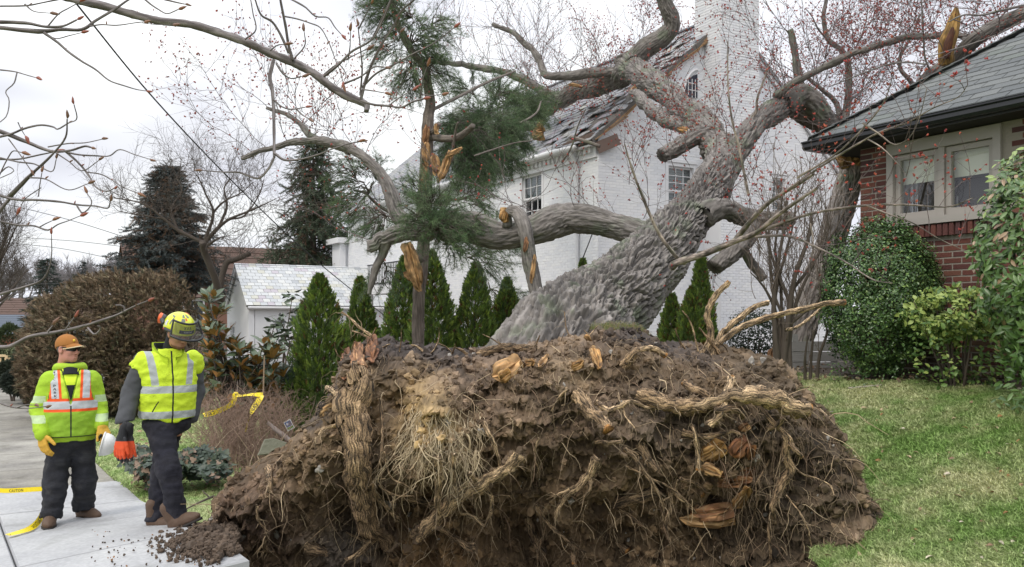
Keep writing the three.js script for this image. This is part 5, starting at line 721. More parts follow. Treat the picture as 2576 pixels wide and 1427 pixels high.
// ---- the snapped white pine ----
{
const r = rng(808), pine = thing('snapped_pine', 'broken white pine with peeled orange trunk and green boughs crushed against the white house', 'tree', [-1.4, 0.4, -14]);
const bo = (t, amp, cw, seed, nm, tint) => { const [a, b] = smooth(...t, 0.05); new MB().tube(a, b, 40, barkOpts(amp, cw, cw * 4, seed, null, tint)).build(nm, M.bark2, pine, null, true); return [a, b]; };
bo(TR('b', 13.8, 13.8, 30, 100, '330,-160 390,0 450,200 560,400 640,500 660,620 680,760 665,860 660,1000 650,1200 640,1427'), 0.018, 0.05, 61, 'trunk', [0.95, 0.86, 0.78]); bo(TR('e', 13.8, 13.9, 96, 84, '640,0 625,200 630,380 615,600 595,800 590,1100 590,1300'), 0.018, 0.05, 62, 'trunk', [0.8, 0.72, 0.66]);
const br = (z, d0, d1, w0, w1, t) => bo(TR(z, d0, d1, w0, w1, t), 0.006, 0.03, r() * 99, 'branch', [0.9, 0.84, 0.78]);
br('b', 13.7, 13.2, 56, 40, '690,1000 780,1015 880,1005 960,950 990,920'); br('b', 13.7, 13.5, 46, 36, '680,980 715,950 742,905'); br('b', 13.6, 13.2, 22, 16, '835,1180 850,1050 865,960 880,895'); br('b', 23.8, 23.6, 76, 66, '1290,930 1400,925 1500,935'); br('e', 13.3, 12.4, 30, 14, '620,370 500,270 300,150 200,60 120,40'); br('e', 13.6, 12.2, 40, 16, '600,250 700,210 850,220 950,300'); br('b', 13.8, 16.5, 26, 14, '700,800 900,700 1100,600 1300,520');
br('b', 17, 19, 20, 10, '1150,1000 1300,920 1450,830 1490,740'); br('b', 12.8, 13.6, 12, 8, '1000,1140 1150,1090 1300,1045 1420,1030'); br('b', 13.4, 13, 14, 8, '1640,1190 1710,1080 1760,920 1815,800'); br('e', 13.3, 13.1, 44, 16, '620,560 560,480 530,460'); br('b', 18.5, 18.2, 30, 24, '1705,1005 1800,1030 1920,1070');
const sp2 = (z, d, t, wid, n, cols) => { const [p] = TR(z, d, d, 8, 8, t); splinter(pine, p[0], p[1], wid, n, cols, Math.floor(r() * 9999)); };
sp2('b', 13.6, '650,910 640,1040', 0.10, 7, WD.o); sp2('b', 13.55, '650,1040 650,1200', 0.13, 8, WD.p); sp2('b', 13.55, '635,1180 630,1420', 0.09, 8, WD.o); sp2('e', 13.5, '625,0 620,90', 0.08, 5, WD.p); sp2('b', 13.4, '700,1120 720,1270', 0.13, 8, WD.p); sp2('b', 13.2, '740,1340 820,1130', 0.12, 8, WD.p); sp2('b', 13.1, '790,1150 900,1090', 0.07, 4, WD.p); sp2('b', 13.3, '700,1210 780,1250', 0.07, 4, WD.p); sp2('e', 12.9, '605,780 520,460', 0.19, 12, WD.p); sp2('b', 23.4, '1440,940 1510,945', 0.5, 8, WD.p); sp2('b', 13.5, '720,900 730,975', 0.07, 4, WD.p); sp2('e', 13.3, '480,640 560,690', 0.1, 4, WD.p);
// boughs: centre u, v, spread, depth, count, outward pull
const L = [], B = new MB();
for (const [u, v, ru, rv, d, rd, n, dx, dy] of [
[1005, 30, 52, 52, 13.8, 0.5, 300, -0.6, 0.3], [1050, 110, 46, 62, 13.8, 0.5, 300, 0.5, 0], [1035, 185, 36, 36, 13.8, 0.4, 150, -0.2, -0.6], [985, 110, 26, 34, 13.7, 0.3, 80, -0.8, -0.2], [1085, 170, 22, 34, 13.7, 0.3, 90, 0.8, -0.2], [960, 5, 20, 26, 13.8, 0.3, 60, -0.8, 0.2], [1095, 60, 14, 30, 13.7, 0.3, 40, 0.9, 0.2],
[1215, 305, 56, 34, 16.5, 0.8, 300, -0.2, -0.1], [1290, 268, 66, 26, 20, 1, 220, 0.6, 0.1], [1250, 238, 34, 20, 18.5, 0.6, 80, 0.2, 0.6], [1330, 262, 44, 20, 21, 0.8, 90, 0.8, 0], [1165, 330, 40, 40, 15, 0.6, 190, -0.7, -0.2], [1195, 350, 56, 40, 15.4, 0.7, 280, 0.2, -0.6], [1262, 330, 66, 34, 17.5, 0.9, 260, 0.6, -0.4], [1188, 412, 44, 28, 15, 0.5, 190, 0.3, -0.8], [1250, 388, 44, 22, 16.5, 0.6, 120, 0.7, -0.6], [1140, 380, 26, 40, 14.6, 0.4, 80, -0.4, -0.6], [1180, 232, 26, 22, 15.5, 0.4, 50, -0.6, 0.4],
[1090, 530, 62, 50, 10.9, 0.35, 330, 0.2, 0.4], [1115, 578, 56, 34, 10.75, 0.35, 230, 0.5, 0], [1065, 575, 36, 30, 10.9, 0.3, 90, -0.6, 0], [1180, 500, 40, 26, 13.4, 0.5, 100, 0.8, 0.2], [905, 500, 44, 66, 12.4, 0.5, 170, -0.7, -0.3], [880, 440, 24, 34, 12.6, 0.4, 60, -0.8, 0.3], [955, 560, 38, 30, 11.9, 0.4, 110, -0.5, -0.5], [935, 440, 34, 30, 12.8, 0.4, 70, -0.5, 0.5],
[1160, 620, 70, 28, 12.6, 0.6, 110, 0.7, -0.2], [1220, 655, 56, 36, 13, 0.6, 80, 0.9, -0.2], [1250, 600, 40, 36, 14.4, 0.6, 130, 0.9, 0], [1190, 560, 40, 30, 11.1, 0.4, 90, 0.8, -0.3], [965, 690, 34, 44, 13.4, 0.4, 50, -0.3, -0.5], [1250, 740, 44, 44, 17.6, 0.6, 80, 0.5, -0.4], [1050, 480, 30, 40, 13.4, 0.4, 90, -0.5, 0.5], [1370, 745, 22, 16, 17, 0.4, 24, 0.9, 0.1],
]) {
const C = P(u, v, d), ax = ru / FOC * d, ay = rv / FOC * d;
for (let i = 0; i < n / 26; i++) { const e = C.clone().add(V3((r() - 0.5) * 1.7 * ax, (r() - 0.5) * 1.7 * ay, (r() - 0.5) * 1.7 * rd)), s = C.clone().add(V3(-dx * ax, -dy * ay, 0)).lerp(C, 0.3 * r()); B.tube([s, s.clone().lerp(e, 0.5).add(V3(0, 0.06, 0)), e], [0.014, 0.009, 0.004], 4, { cap: false }); }
for (let i = 0; i < n / (d > 14.5 ? 1.7 : 2.6); i++) {
const a = r() * 6.283, q = Math.cbrt(r()) * 0.95, el = Math.acos(2 * r() - 1), o = V3(Math.sin(el) * Math.cos(a), Math.cos(el), Math.sin(el) * Math.sin(a)).multiplyScalar(q), p = C.clone().add(V3(o.x * ax * 0.8, o.y * ay * 0.8, o.z * rd)), dir = V3(dx * 0.8 + o.x * 0.8 + r() - 0.5, dy * 0.8 + o.y * 0.4 + (r() - 0.5) * 0.8, o.z * 0.6 + 0.4 * (r() - 0.3)).normalize(), sc = clamp(d / 14.5, 0.66, 1.3), m = 5 + Math.floor(r() * 4), pts = [p.clone()], k0 = 0.6 + 0.8 * r(), w = r();
for (let j = 0; j < m; j++) { dir.y -= 0.09; dir.add(jit2(r, 0.5)).normalize(); p.addScaledVector(dir, 0.062 * sc); pts.push(p.clone()); const k = k0 * (0.75 + 0.5 * r()), dd = dir.clone().add(jit2(r, 1.1)).normalize(); L.push({ m: TM(p.clone(), dirQ(dd, r() * 6.28), (0.085 + 0.045 * r()) * sc), c: w < 0.22 ? [0.14 * k, 0.19 * k, 0.10 * k] : w < 0.6 ? [0.095 * k, 0.15 * k, 0.06 * k] : [0.06 * k, 0.11 * k, 0.044 * k] }); }
B.tube(pts, pts.map((q2, j) => 0.006 * (1.2 - j / m)), 3, { cap: false });
}
}
stuff(B.build('boughs', M.stem, pine)); copies('foliage', tuftG, M.leaf, locals(pine, L), pine);
}
// ---- spruces ----
function spruce(label, u, d, topV, baseV, wpx, seed, col, o = {}) {
const x = (u - CX) / FOC * d, top = EYE + (HZ - topV) / FOC * d, y0 = EYE + (HZ - baseV) / FOC * d, h = top - y0, R = wpx / FOC * d / 2, r = rng(seed), g = thing('spruce', label, 'tree', [x, y0, -d]), mb = new MB(); mb.tube([V3(0, -1, 0), V3(0, h * 0.5, 0), V3(0, h, 0)], [h * 0.03, h * 0.017, 0.015], 8); part('trunk', mb.geo(), M.stem, g);
const L = [], T = new MB(), whorls = o.whorls ?? 24, per = o.per ?? 9;
for (let i = 0; i < whorls; i++) for (let j = 0; j < per; j++) {
const t = clamp((i + r() * 0.9) / whorls), a = r() * 6.283, len = R * Math.pow(1 - t, o.pw ?? 0.85) * (0.65 + 0.5 * r()) + 0.06 * R, dr = (o.droop ?? 0.35), p0 = V3(0, t * h, 0), out = V3(Math.cos(a), 0, Math.sin(a)), steps = Math.max(3, Math.round(len / (R * 0.09))), pts = [];
for (let s = 0; s <= steps; s++) { const q = s / steps, p = p0.clone().addScaledVector(out, len * q); p.y += len * (0.25 * q - dr * 2.2 * q * q + dr * 1.3 * q ** 3) ; pts.push(p); if (s && r() < (o.den ?? 1)) for (let k = 0; k < 3; k++) { const dir = out.clone().multiplyScalar(0.6).add(V3((r() - 0.5) * 1.4, (r() - 0.75) * 1.2 * (o.hang ?? 0.6), (r() - 0.5) * 1.4)).normalize(), b = 0.6 + 0.8 * r(), br = r() < (o.brown ?? 0.1); L.push({ m: TM(p, dirQ(dir, r() * 6), R * (0.13 + 0.1 * r()) * (o.size ?? 1)), c: br ? [0.12 * b, 0.075 * b, 0.045 * b] : col.map((q2) => q2 * b) }); } }
T.tube(pts, pts.map((q, s) => R * 0.012 * (1.2 - s / steps)), 3, { cap: false });
}
stuff(part('branches', T.geo(), M.stem, g)); copies('crown', spruceG, M.leaf, L, g); return g;
}
spruce('dark dense spruce with brown tips behind the clipped brown hedge', 421, 30, 418, 730, 290, 31, [0.07, 0.088, 0.086], { whorls: 34, per: 10, droop: 0.3, brown: 0.22 }); spruce('tall ragged spruce with drooping boughs behind the white garage', 788, 38, 352, 700, 250, 32, [0.07, 0.098, 0.058], { whorls: 30, per: 8, droop: 0.55, hang: 1.2, brown: 0.14, pw: 0.65 });
spruce('blue-green spruce standing behind the left end of the brown hedge', 118, 40, 650, 900, 150, 33, [0.030, 0.052, 0.042], { whorls: 18, per: 9, brown: 0.02 }); spruce('small distant spruce above the hedge, left of the square chimney', 207, 90, 657, 740, 62, 34, [0.045, 0.062, 0.062], { whorls: 12, per: 8, brown: 0 });
// ---- bare trees ----
function bareTwigs(mb, r, limbs, every, len, rad, lvl, lift, t0 = 0.3) { for (const [p] of limbs) { let acc = 0; for (let i = Math.floor(p.length * t0); i < p.length; i++) { if (i) acc += p[i].distanceTo(p[i - 1]); while (acc > every) { acc -= every * (0.5 + r()); const t = p[i].clone().sub(p[Math.max(0, i - 1)]).normalize(); growTwigs(mb, [], r, p[i], V3(r() - 0.5, r() - 0.4 + lift, r() - 0.5).multiplyScalar(1.8).addScaledVector(t, 0.7), len * (0.5 + r()), rad, lvl, 0.02, 0, 0.01); } } } }
{
const r = rng(90), g = thing('bare_tree', 'bare dark tree with wide flat crown behind the hedge, beside the spruce', 'tree', P(520, 760, 22)), mb = new MB(), Q = [];
const li = (w0, w1, t, nm = 'limb') => { w0 *= 0.66; const [a, b] = smooth(...TR('d', 22, 22 + (r() - 0.5) * 2, w0, w1, t), 0.12); new MB().tube(a, b, 10, { ro: (A, L, q) => q * 0.25 * ns(A, L * 5, w0) }).build(nm, M.stem, g, null, true); Q.push([a, b]); };
li(80, 50, '1620,860 1600,780 1560,650 1500,500 1480,420', 'trunk'); li(50, 6, '1490,430 1600,310 1680,250 1850,180 2000,110'); li(44, 6, '1480,420 1300,330 1200,250 1050,140 800,90'); li(40, 6, '1500,400 1560,200 1500,60 1450,-60'); li(34, 6, '1600,310 1660,150 1640,20 1700,-60'); li(30, 5, '1300,330 1250,180 1330,40 1290,-50'); li(70, 34, '1600,800 1660,570 1740,540 1830,500'); li(30, 6, '1520,440 1600,390 1650,375'); li(24, 5, '1680,250 1780,230 1900,60 1930,-40'); li(22, 5, '1200,250 1080,230 960,210 860,190'); li(24, 5, '1560,200 1640,120 1760,60 1850,-20');
bareTwigs(mb, r, Q.slice(1), 0.12, 1.1, 0.008, 2, 0.15, 0.2); stuff(mb.build('twigs', M.stem, g));
}
{
const r = rng(91), g = thing('bare_tree', 'bare fine-twigged tree leaning in at the left picture edge', 'tree', P(-72, 980, 24)), mb = new MB(), Q = [];
for (let i = 0; i < 9; i++) { const x1 = mix(-20, 75, r()), y1 = mix(560, 720, r()), pts = [P(-75 + i, 980, 24), P(-70, 810 - i * 8, 24), P(mix(-70, x1, 0.4), mix(800, y1, 0.45) + 20, 24 + (r() - 0.5)), P(x1, y1, 24 + (r() - 0.5) * 2)], [a, b] = smooth(pts, [0.14, 0.09, 0.05, 0.012], 0.12); new MB().tube(a, b, 7).build('limb', M.stem, g); Q.push([a, b]); }
bareTwigs(mb, r, Q, 0.13, 1.0, 0.008, 2, 0.5, 0.5); stuff(mb.build('twigs', M.stem, g));
}
{
const r = rng(92), mb = new MB();
for (let i = 0; i < 60; i++) { const u = mix(-60, 320, r()), d = mix(120, 170, r()), v0 = 760, hgt = mix(60, 105, r()) / FOC * d, b = P(u, v0, d); growTwigs(mb, [], r, b, V3((r() - 0.5) * 0.3, 1, 0), hgt, 0.16, 0, 0.1, 0, 0); for (let k = 0; k < 12; k++) growTwigs(mb, [], r, b.clone().add(V3((r() - 0.5) * 0.3, hgt * (0.25 + 0.5 * r()), 0)), V3((r() - 0.5) * 2, 1, r() - 0.5), hgt * 0.4, 0.06, 1, 0.05, 0, 0); }
const m = mb.build('distant_woods', std([0.20, 0.185, 0.19]), scene, 'grey row of far bare trees along the left skyline'); m.userData.kind = 'stuff';
}
// ---- leafy shrubs ----
function shell(C, rx, ry, rz, n, r, f, lump = 0.14, fq = 3) { for (let i = 0; i < n; i++) { const a = r() * 6.283, e = Math.acos(2 * r() - 1), o = V3(Math.sin(e) * Math.cos(a), Math.cos(e), Math.sin(e) * Math.sin(a)), q = (1 + lump * ns(o.x * fq + C.x * 3, o.y * fq, o.z * fq) * 2) * (0.8 + 0.22 * r()), p = V3(C.x + o.x * rx * q, C.y + o.y * ry * q, C.z + o.z * rz * q); f(p, o, q); } }
const leafQ = (n, roll) => new THREE.Quaternion().setFromUnitVectors(Z1, n.clone().normalize()).multiply(new THREE.Quaternion().setFromAxisAngle(Z1, roll));
const jit = (r, k) => V3(r() - 0.5, r() - 0.5, r() - 0.5).multiplyScalar(k);
function stems(g, base, n, h, sp, rad, r, mat = M.stem) { const mb = new MB(); for (let i = 0; i < n; i++) { const a = r() * 6.28, e = base.clone().add(V3(Math.cos(a) * sp * r(), h * (0.7 + 0.4 * r()), Math.sin(a) * sp * r())), s = base.clone().add(V3(Math.cos(a) * 0.08, -0.05, Math.sin(a) * 0.08)); const [p, q] = smooth([s, s.clone().lerp(e, 0.5).add(jit(r, 0.15)), e], [rad, rad * 0.7, rad * 0.3], 0.1); mb.tube(p, q, 6, { cap: false }); } mb.build('stems', mat, g); }
{ // round dark shrub
const r = rng(51), C = P(2212, 745, 9.6), b = onGround(C.x, C.z), g = thing('round_shrub', 'round clipped dark green small-leaved shrub below the brick house window', 'shrub', b), lg = leafGeo(1, 0.55, 0.2, 0.25), L = [];
const put = (p, o, sz) => { const k = 0.55 + 0.9 * r(), w = r(); L.push({ m: TM(p, leafQ(o.clone().add(jit(r, 1.6)).add(V3(0, 0.5, 0)), r() * 6.28), sz * (0.7 + 0.6 * r())), c: w < 0.12 ? [0.17 * k, 0.26 * k, 0.07 * k] : w < 0.5 ? [0.085 * k, 0.155 * k, 0.048 * k] : [0.055 * k, 0.11 * k, 0.036 * k] }); };
shell(C, 0.60, 0.86, 0.6, 42000, r, (p, o) => { if (fbm(p.x * 5, p.y * 5, p.z * 5, 2) > (p.y < C.y - 0.45 ? 0.1 : 0.9)) return; put(p, o, 0.030); }, 0.10, 3);
for (let i = 0; i < 2600; i++) { const p = C.clone().add(V3((r() - 0.5) * 1.0, -0.75 - 0.35 * r(), (r() - 0.5) * 1.0)); if (ns(p.x * 5, p.y * 6, p.z * 5) > 0.1) put(p, V3(r() - 0.5, 0.4, 1), 0.028); }
copies('foliage', lg, M.glossy, locals(g, L), g); stems(g, b.clone(), 16, 1.1, 0.45, 0.022, r);
}
{ // tall laurel on the right
const r = rng(52), C = P(2632, 655, 7.6), b = onGround(C.x, C.z), g = thing('laurel_shrub', 'tall broad-leaved laurel at the right edge beside the brick house window', 'shrub', b), L = [];
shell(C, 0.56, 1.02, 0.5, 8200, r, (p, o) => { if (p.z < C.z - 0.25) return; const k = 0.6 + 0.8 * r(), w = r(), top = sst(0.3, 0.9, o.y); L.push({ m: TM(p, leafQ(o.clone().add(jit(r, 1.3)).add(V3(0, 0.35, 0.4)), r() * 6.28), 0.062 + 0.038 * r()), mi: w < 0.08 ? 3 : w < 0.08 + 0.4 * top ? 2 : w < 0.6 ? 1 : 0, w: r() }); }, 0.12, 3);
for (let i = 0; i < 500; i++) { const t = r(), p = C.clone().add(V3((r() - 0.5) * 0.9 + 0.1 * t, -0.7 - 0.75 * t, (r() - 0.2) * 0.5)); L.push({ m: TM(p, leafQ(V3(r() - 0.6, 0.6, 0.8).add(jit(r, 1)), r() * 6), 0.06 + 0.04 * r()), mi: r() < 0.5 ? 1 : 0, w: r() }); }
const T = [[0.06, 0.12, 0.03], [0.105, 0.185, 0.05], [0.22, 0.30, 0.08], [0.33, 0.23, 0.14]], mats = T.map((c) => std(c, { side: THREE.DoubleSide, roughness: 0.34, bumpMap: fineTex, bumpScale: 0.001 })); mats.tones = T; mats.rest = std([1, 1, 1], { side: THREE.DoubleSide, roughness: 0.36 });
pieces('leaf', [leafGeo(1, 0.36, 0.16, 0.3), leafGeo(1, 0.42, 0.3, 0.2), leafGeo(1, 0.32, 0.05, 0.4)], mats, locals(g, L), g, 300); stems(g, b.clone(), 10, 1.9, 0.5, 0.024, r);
}
{ // yellow-green shrub
const r = rng(53), C = P(2410, 790, 8.7), b = onGround(C.x, C.z), g = thing('yellow_green_shrub', 'loose yellow-green leafed shrub between the round shrub and the laurel', 'shrub', b), L = [];
const put = (p, sz, yl) => { const k = 0.6 + 0.7 * r(); L.push({ m: TM(p, leafQ(V3(0, 0.8, 0.7).add(jit(r, 1.8)), r() * 6.28), sz * (0.7 + 0.6 * r())), mi: r() < yl ? 2 : r() < 0.5 ? 1 : 0, w: r() }); };
shell(C, 0.46, 0.26, 0.4, 4200, r, (p) => { if (ns(p.x * 5, p.y * 5, p.z * 5) < 0.22) put(p, 0.055, 0.65); }, 0.2, 3);
for (let i = 0; i < 1300; i++) { const t = r(), p = C.clone().add(V3((r() - 0.5) * (0.95 - 0.3 * t), -0.1 - 0.62 * t, (r() - 0.5) * 0.6)); if (ns(p.x * 4, p.y * 4, p.z * 4 + 3) > -0.02) put(p, 0.05, 0.25); }
const T = [[0.075, 0.15, 0.035], [0.14, 0.235, 0.055], [0.28, 0.36, 0.09]], mats = T.map((c) => std(c, { side: THREE.DoubleSide, roughness: 0.5 })); mats.tones = T; mats.rest = std([1, 1, 1], { side: THREE.DoubleSide, roughness: 0.5 });
pieces('leaf', [leafGeo(1, 0.6, 0.15, 0.3), leafGeo(1, 0.55, 0.3, 0.2), leafGeo(1, 0.5, 0.05, 0.4)], mats, locals(g, L), g, 250); stems(g, b.clone(), 14, 0.95, 0.5, 0.012, r);
}
{ // many-stemmed bare shrub
const r = rng(54), b = P(1985, 935, 9.9), g = thing('bare_shrub', 'leafless many-stemmed shrub in front of the leaning broken trunk', 'shrub', b), mb = new MB(), tw = new MB();
const st = (w0, w1, t, d0 = 9.9, d1 = 9.7) => { const T = TR('f', d0, d1, w0 * 0.62, w1 * 0.5, t); T[0].unshift(T[0][0].clone().setY(groundY(T[0][0].x, T[0][0].z) - 0.1)); T[1].unshift(T[1][0] * 1.1); const [a, q] = smooth(...T, 0.06); new MB().tube(a, q, 10, { ro: (A, L, R) => R * 0.35 * ns(A, L * 8, w0) }).build('stem', M.stem, g, null, true); let acc = 0; for (let i = Math.floor(a.length * 0.25); i < a.length; i++) { if (r() < 0.3) growTwigs(tw, [], r, a[i], V3(r() - 0.5, 0.9, r() - 0.5), 0.35 + 0.4 * r(), 0.006, 1, 0.05, 0, 0); } };
st(70, 30, '760,1330 740,1100 730,850 760,600 800,350 830,120'); st(80, 40, '800,1330 830,1050 860,800 900,620 980,400 1010,200'); st(50, 20, '790,1300 800,1000 720,760 700,500 690,300'); st(50, 24, '830,1200 850,900 760,650 690,430 660,250'); st(44, 20, '830,1050 920,960 1050,850 1090,720'); st(50, 20, '850,1100 900,850 1010,600 1090,420 1130,200'); st(40, 16, '760,1000 690,800 620,700 560,640'); st(36, 18, '740,850 800,560 870,300 900,60'); st(44, 20, '860,800 960,650 1060,500 1180,330 1260,160'); st(36, 14, '780,700 740,460 780,240 790,90'); st(40, 16, '960,1390 960,1270 980,1100'); st(40, 16, '1000,1380 1010,1200 1030,1060'); st(46, 20, '1050,1370 1070,1230 1120,1080 1100,980');
for (let i = 0; i < 60; i++) growTwigs(tw, [], r, P(mix(1900, 2110, r()), mix(560, 760, r()), mix(9.6, 10.1, r())), V3((r() - 0.5) * 1.4, 1, r() - 0.5), 0.6, 0.005, 1, 0.04, 0, 0);
stuff(tw.build('twigs', M.stem2, g)); const pl = new MB(); 
}
{ // low dark shrub behind the plate
const r = rng(56), C = P(1900, 850, 13), b = onGround(C.x, C.z), g = thing('low_shrub', 'low dark green shrub behind the upturned roots, left of the bare shrub', 'shrub', b), L = []; shell(C, 0.42, 0.42, 0.4, 4200, r, (p, o) => { const k = 0.6 + 0.8 * r(); L.push({ m: TM(p, leafQ(o.clone().add(jit(r, 1.5)), r() * 6), 0.035), c: [0.022 * k, 0.042 * k, 0.018 * k] }); }, 0.2); copies('foliage', leafGeo(1, 0.5, 0.2, 0.2), M.leaf, locals(g, L), g); stems(g, b.clone(), 7, 0.5, 0.25, 0.014, r);
}
{ // clipped brown hedge
const r = rng(57), C = P(268, 862, 17.4), b = V3(C.x, 0, C.z), g = thing('brown_hedge', 'huge rounded hedge of dry brown foliage behind the two workers', 'hedge', b), L = [], cx = C.x, cz = C.z;
const sg = (() => { const mb = new MB(), q = rng(8); for (let i = 0; i < 14; i++) { const o = V3((q() - 0.5) * 0.3, q() * 0.5, (q() - 0.5) * 0.3), d = V3((q() - 0.5) * 0.9, 1, (q() - 0.5) * 0.9).normalize(), w = jit(q, 1).cross(d).normalize().multiplyScalar(0.05), k = 0.6 + 0.8 * q(); mb.tri(o.clone().sub(w), o.clone().add(w), o.clone().addScaledVector(d, 0.5 + 0.4 * q()), [k, k, k]); } return mb.geo(); })();
const blobs = [[290, 850, 190, 165, 17.4, 1.5], [205, 890, 130, 155, 17.0, 1.2], [385, 842, 112, 160, 17.6, 1.4], [140, 930, 66, 110, 17.2, 1.0], [310, 950, 170, 100, 17.2, 1.1], [430, 940, 62, 120, 17.2, 0.9]];
for (const [u, v, ru, rv, d, rz] of blobs) { const K = P(u, v, d), ax = ru / FOC * d, ay = rv / FOC * d; shell(K, ax, ay, rz, 15000 * ru * rv / 35000 + 900, r, (p, o) => { if (p.y < 0 || p.z < K.z - 0.5) return; const sparse = sst(0, 1.5, p.x - cx + 0.1) * sst(1.7, 0.5, p.y); if (r() < sparse * 0.75) return; const k = 0.55 + 0.85 * r(), w = r(), top = sst(0.2, 0.9, o.y); const dir = V3(-0.4, 0.35, 0.3).add(o.clone().multiplyScalar(0.5)).add(jit(r, 1.8)).normalize(); L.push({ m: TM(p, dirQ(dir, r() * 6), 0.06 + 0.12 * r() * r()), c: w < 0.18 ? [0.30 * k, 0.24 * k, 0.15 * k] : w < 0.32 ? [0.10 * k, 0.10 * k, 0.055 * k] : [0.19 * k, 0.135 * k, 0.082 * k] }); }, 0.075, 3); }
copies('foliage', sg, M.leaf, locals(g, L), g);
const st = new MB(); for (let i = 0; i < 190; i++) { const u = mix(290, 500, r() ** 0.7), v = mix(1040, 860, r()), p = P(u, v, 16.7 + r() * 0.4), d = V3(0.5 * (r() - 0.3), 0.4 + r() * 0.5, 0.25).normalize(), pts = [p.clone()]; for (let k = 0; k < 6; k++) { d.add(jit(r, 0.8)).normalize(); p.addScaledVector(d, 0.11); pts.push(p.clone()); } st.tube(pts, pts.map((q, k) => 0.016 * (1.2 - k / 6) * (0.5 + r())), 5, { cap: false }); } stuff(st.build('branches', M.stem2, g)); stems(g, V3(cx, 0, cz), 30, 1.9, 1.6, 0.05, r);
}
{ // magnolia
const r = rng(58), base = V3(P(600, 900, 12.6).x, 0, -12.6); base.y = groundY(base.x, base.z); const g = thing('magnolia_shrub', 'magnolia shrub with big leathery leaves, brown underneath, beside the helmeted worker', 'shrub', base), L = [], whorls = [];
for (const [u, v, ru, rv, n] of [[545, 790, 34, 50, 15], [535, 860, 36, 50, 13], [570, 900, 60, 36, 18], [640, 905, 60, 40, 18], [590, 960, 76, 46, 24], [680, 945, 36, 50, 12], [540, 985, 40, 46, 12], [640, 1010, 60, 36, 13], [520, 930, 24, 40, 8], [690, 1000, 26, 40, 7]]) for (let i = 0; i < n; i++) whorls.push(P(u + (r() - 0.5) * 2 * ru, v + (r() - 0.5) * 2 * rv, 12.6 + (r() - 0.5) * 0.7));
for (const w of whorls) { const ax = V3((r() - 0.5) * 0.9, 0.9, 0.35 * r()).normalize(), n = 6 + Math.floor(r() * 4); for (let i = 0; i < n; i++) { const a = i / n * 6.283 + r(), up = 0.1 + 2.0 * r(), d = V3(Math.cos(a), 0, Math.sin(a)).addScaledVector(ax, up).normalize(), nn = ax.clone().addScaledVector(d, -ax.dot(d)).normalize().add(jit(r, 0.5)), q = new THREE.Quaternion().setFromRotationMatrix(new THREE.Matrix4().makeBasis(d.clone().cross(nn).normalize(), d, d.clone().cross(nn).normalize().cross(d).normalize())); L.push({ m: TM(w.clone().addScaledVector(d, 0.01), q, 0.15 + 0.08 * r()), mi: r() < 0.25 ? 1 : r() < 0.4 ? 2 : 0, g: Math.floor(r() * 3), w: r() }); } }
const T = [[0.085, 0.125, 0.07], [0.17, 0.21, 0.15], [0.06, 0.09, 0.045]], mats = T.map((c) => std([1, 1, 1], { vertexColors: true, side: THREE.FrontSide, roughness: 0.28 })), geos = [];
// each tone its own leaf: green above, rust brown beneath
T.forEach((c, i) => { mats[i] = std(c, { roughness: 0.28, vertexColors: true }); }); const und = [4.6, 1.7, 0.85]; for (const [w, b, f] of [[0.4, 0.15, 0.35], [0.44, 0.28, 0.25], [0.36, 0.02, 0.45]]) geos.push(leafGeo(1, w, b, f, und)); mats.tones = T; mats.rest = std([1, 1, 1], { roughness: 0.3, vertexColors: true });
pieces('leaf', geos, mats, locals(g, L), g, 300); const mb = new MB(); for (let i = 0; i < whorls.length; i += 2) { const e = whorls[i], s = base.clone().add(V3((r() - 0.5) * 0.3, 0, (r() - 0.5) * 0.3)), [p, q] = smooth([s, s.clone().lerp(e, 0.5).add(V3(0, 0.15, 0)), e], [0.022, 0.014, 0.006], 0.15); mb.tube(p, q, 5, { cap: false }); } mb.build('stems', M.stem, g);
}
// ---- leaning broken trunk behind the bare shrub, limbs on the brick roof ----
{
const g = thing('broken_trunk', 'leaning grey tree trunk snapped at the gutter, beside the brick house corner', 'tree trunk', P(1985, 960, 11.6)), r = rng(71);
const [a, q] = smooth(...TR('v', 12.0, 11.3, 0, 0, '1930,1010,98 1975,930,90 2022,800,76 2078,650,68 2117,520,62 2140,440,56 2152,392,50'), 0.03); new MB().tube(a, q, 110, { ...barkOpts(0.035, 0.05, 0.25, 33), capc: [3, 2.6, 1.9] }).build('trunk', std([0.24, 0.225, 0.215], { vertexColors: true, bumpMap: fineTex, bumpScale: 0.01 }), g, null, true);
splinter(g, P(2135, 420, 11.2), P(2128, 383, 11.1), 0.22, 12, WD.p, 701); splinter(g, P(2150, 415, 11.2), P(2158, 388, 11.1), 0.16, 8, WD.p, 702); splinter(g, P(1925, 945, 11.3), P(1945, 880, 11.3), 0.12, 8, WD.o, 703);
}
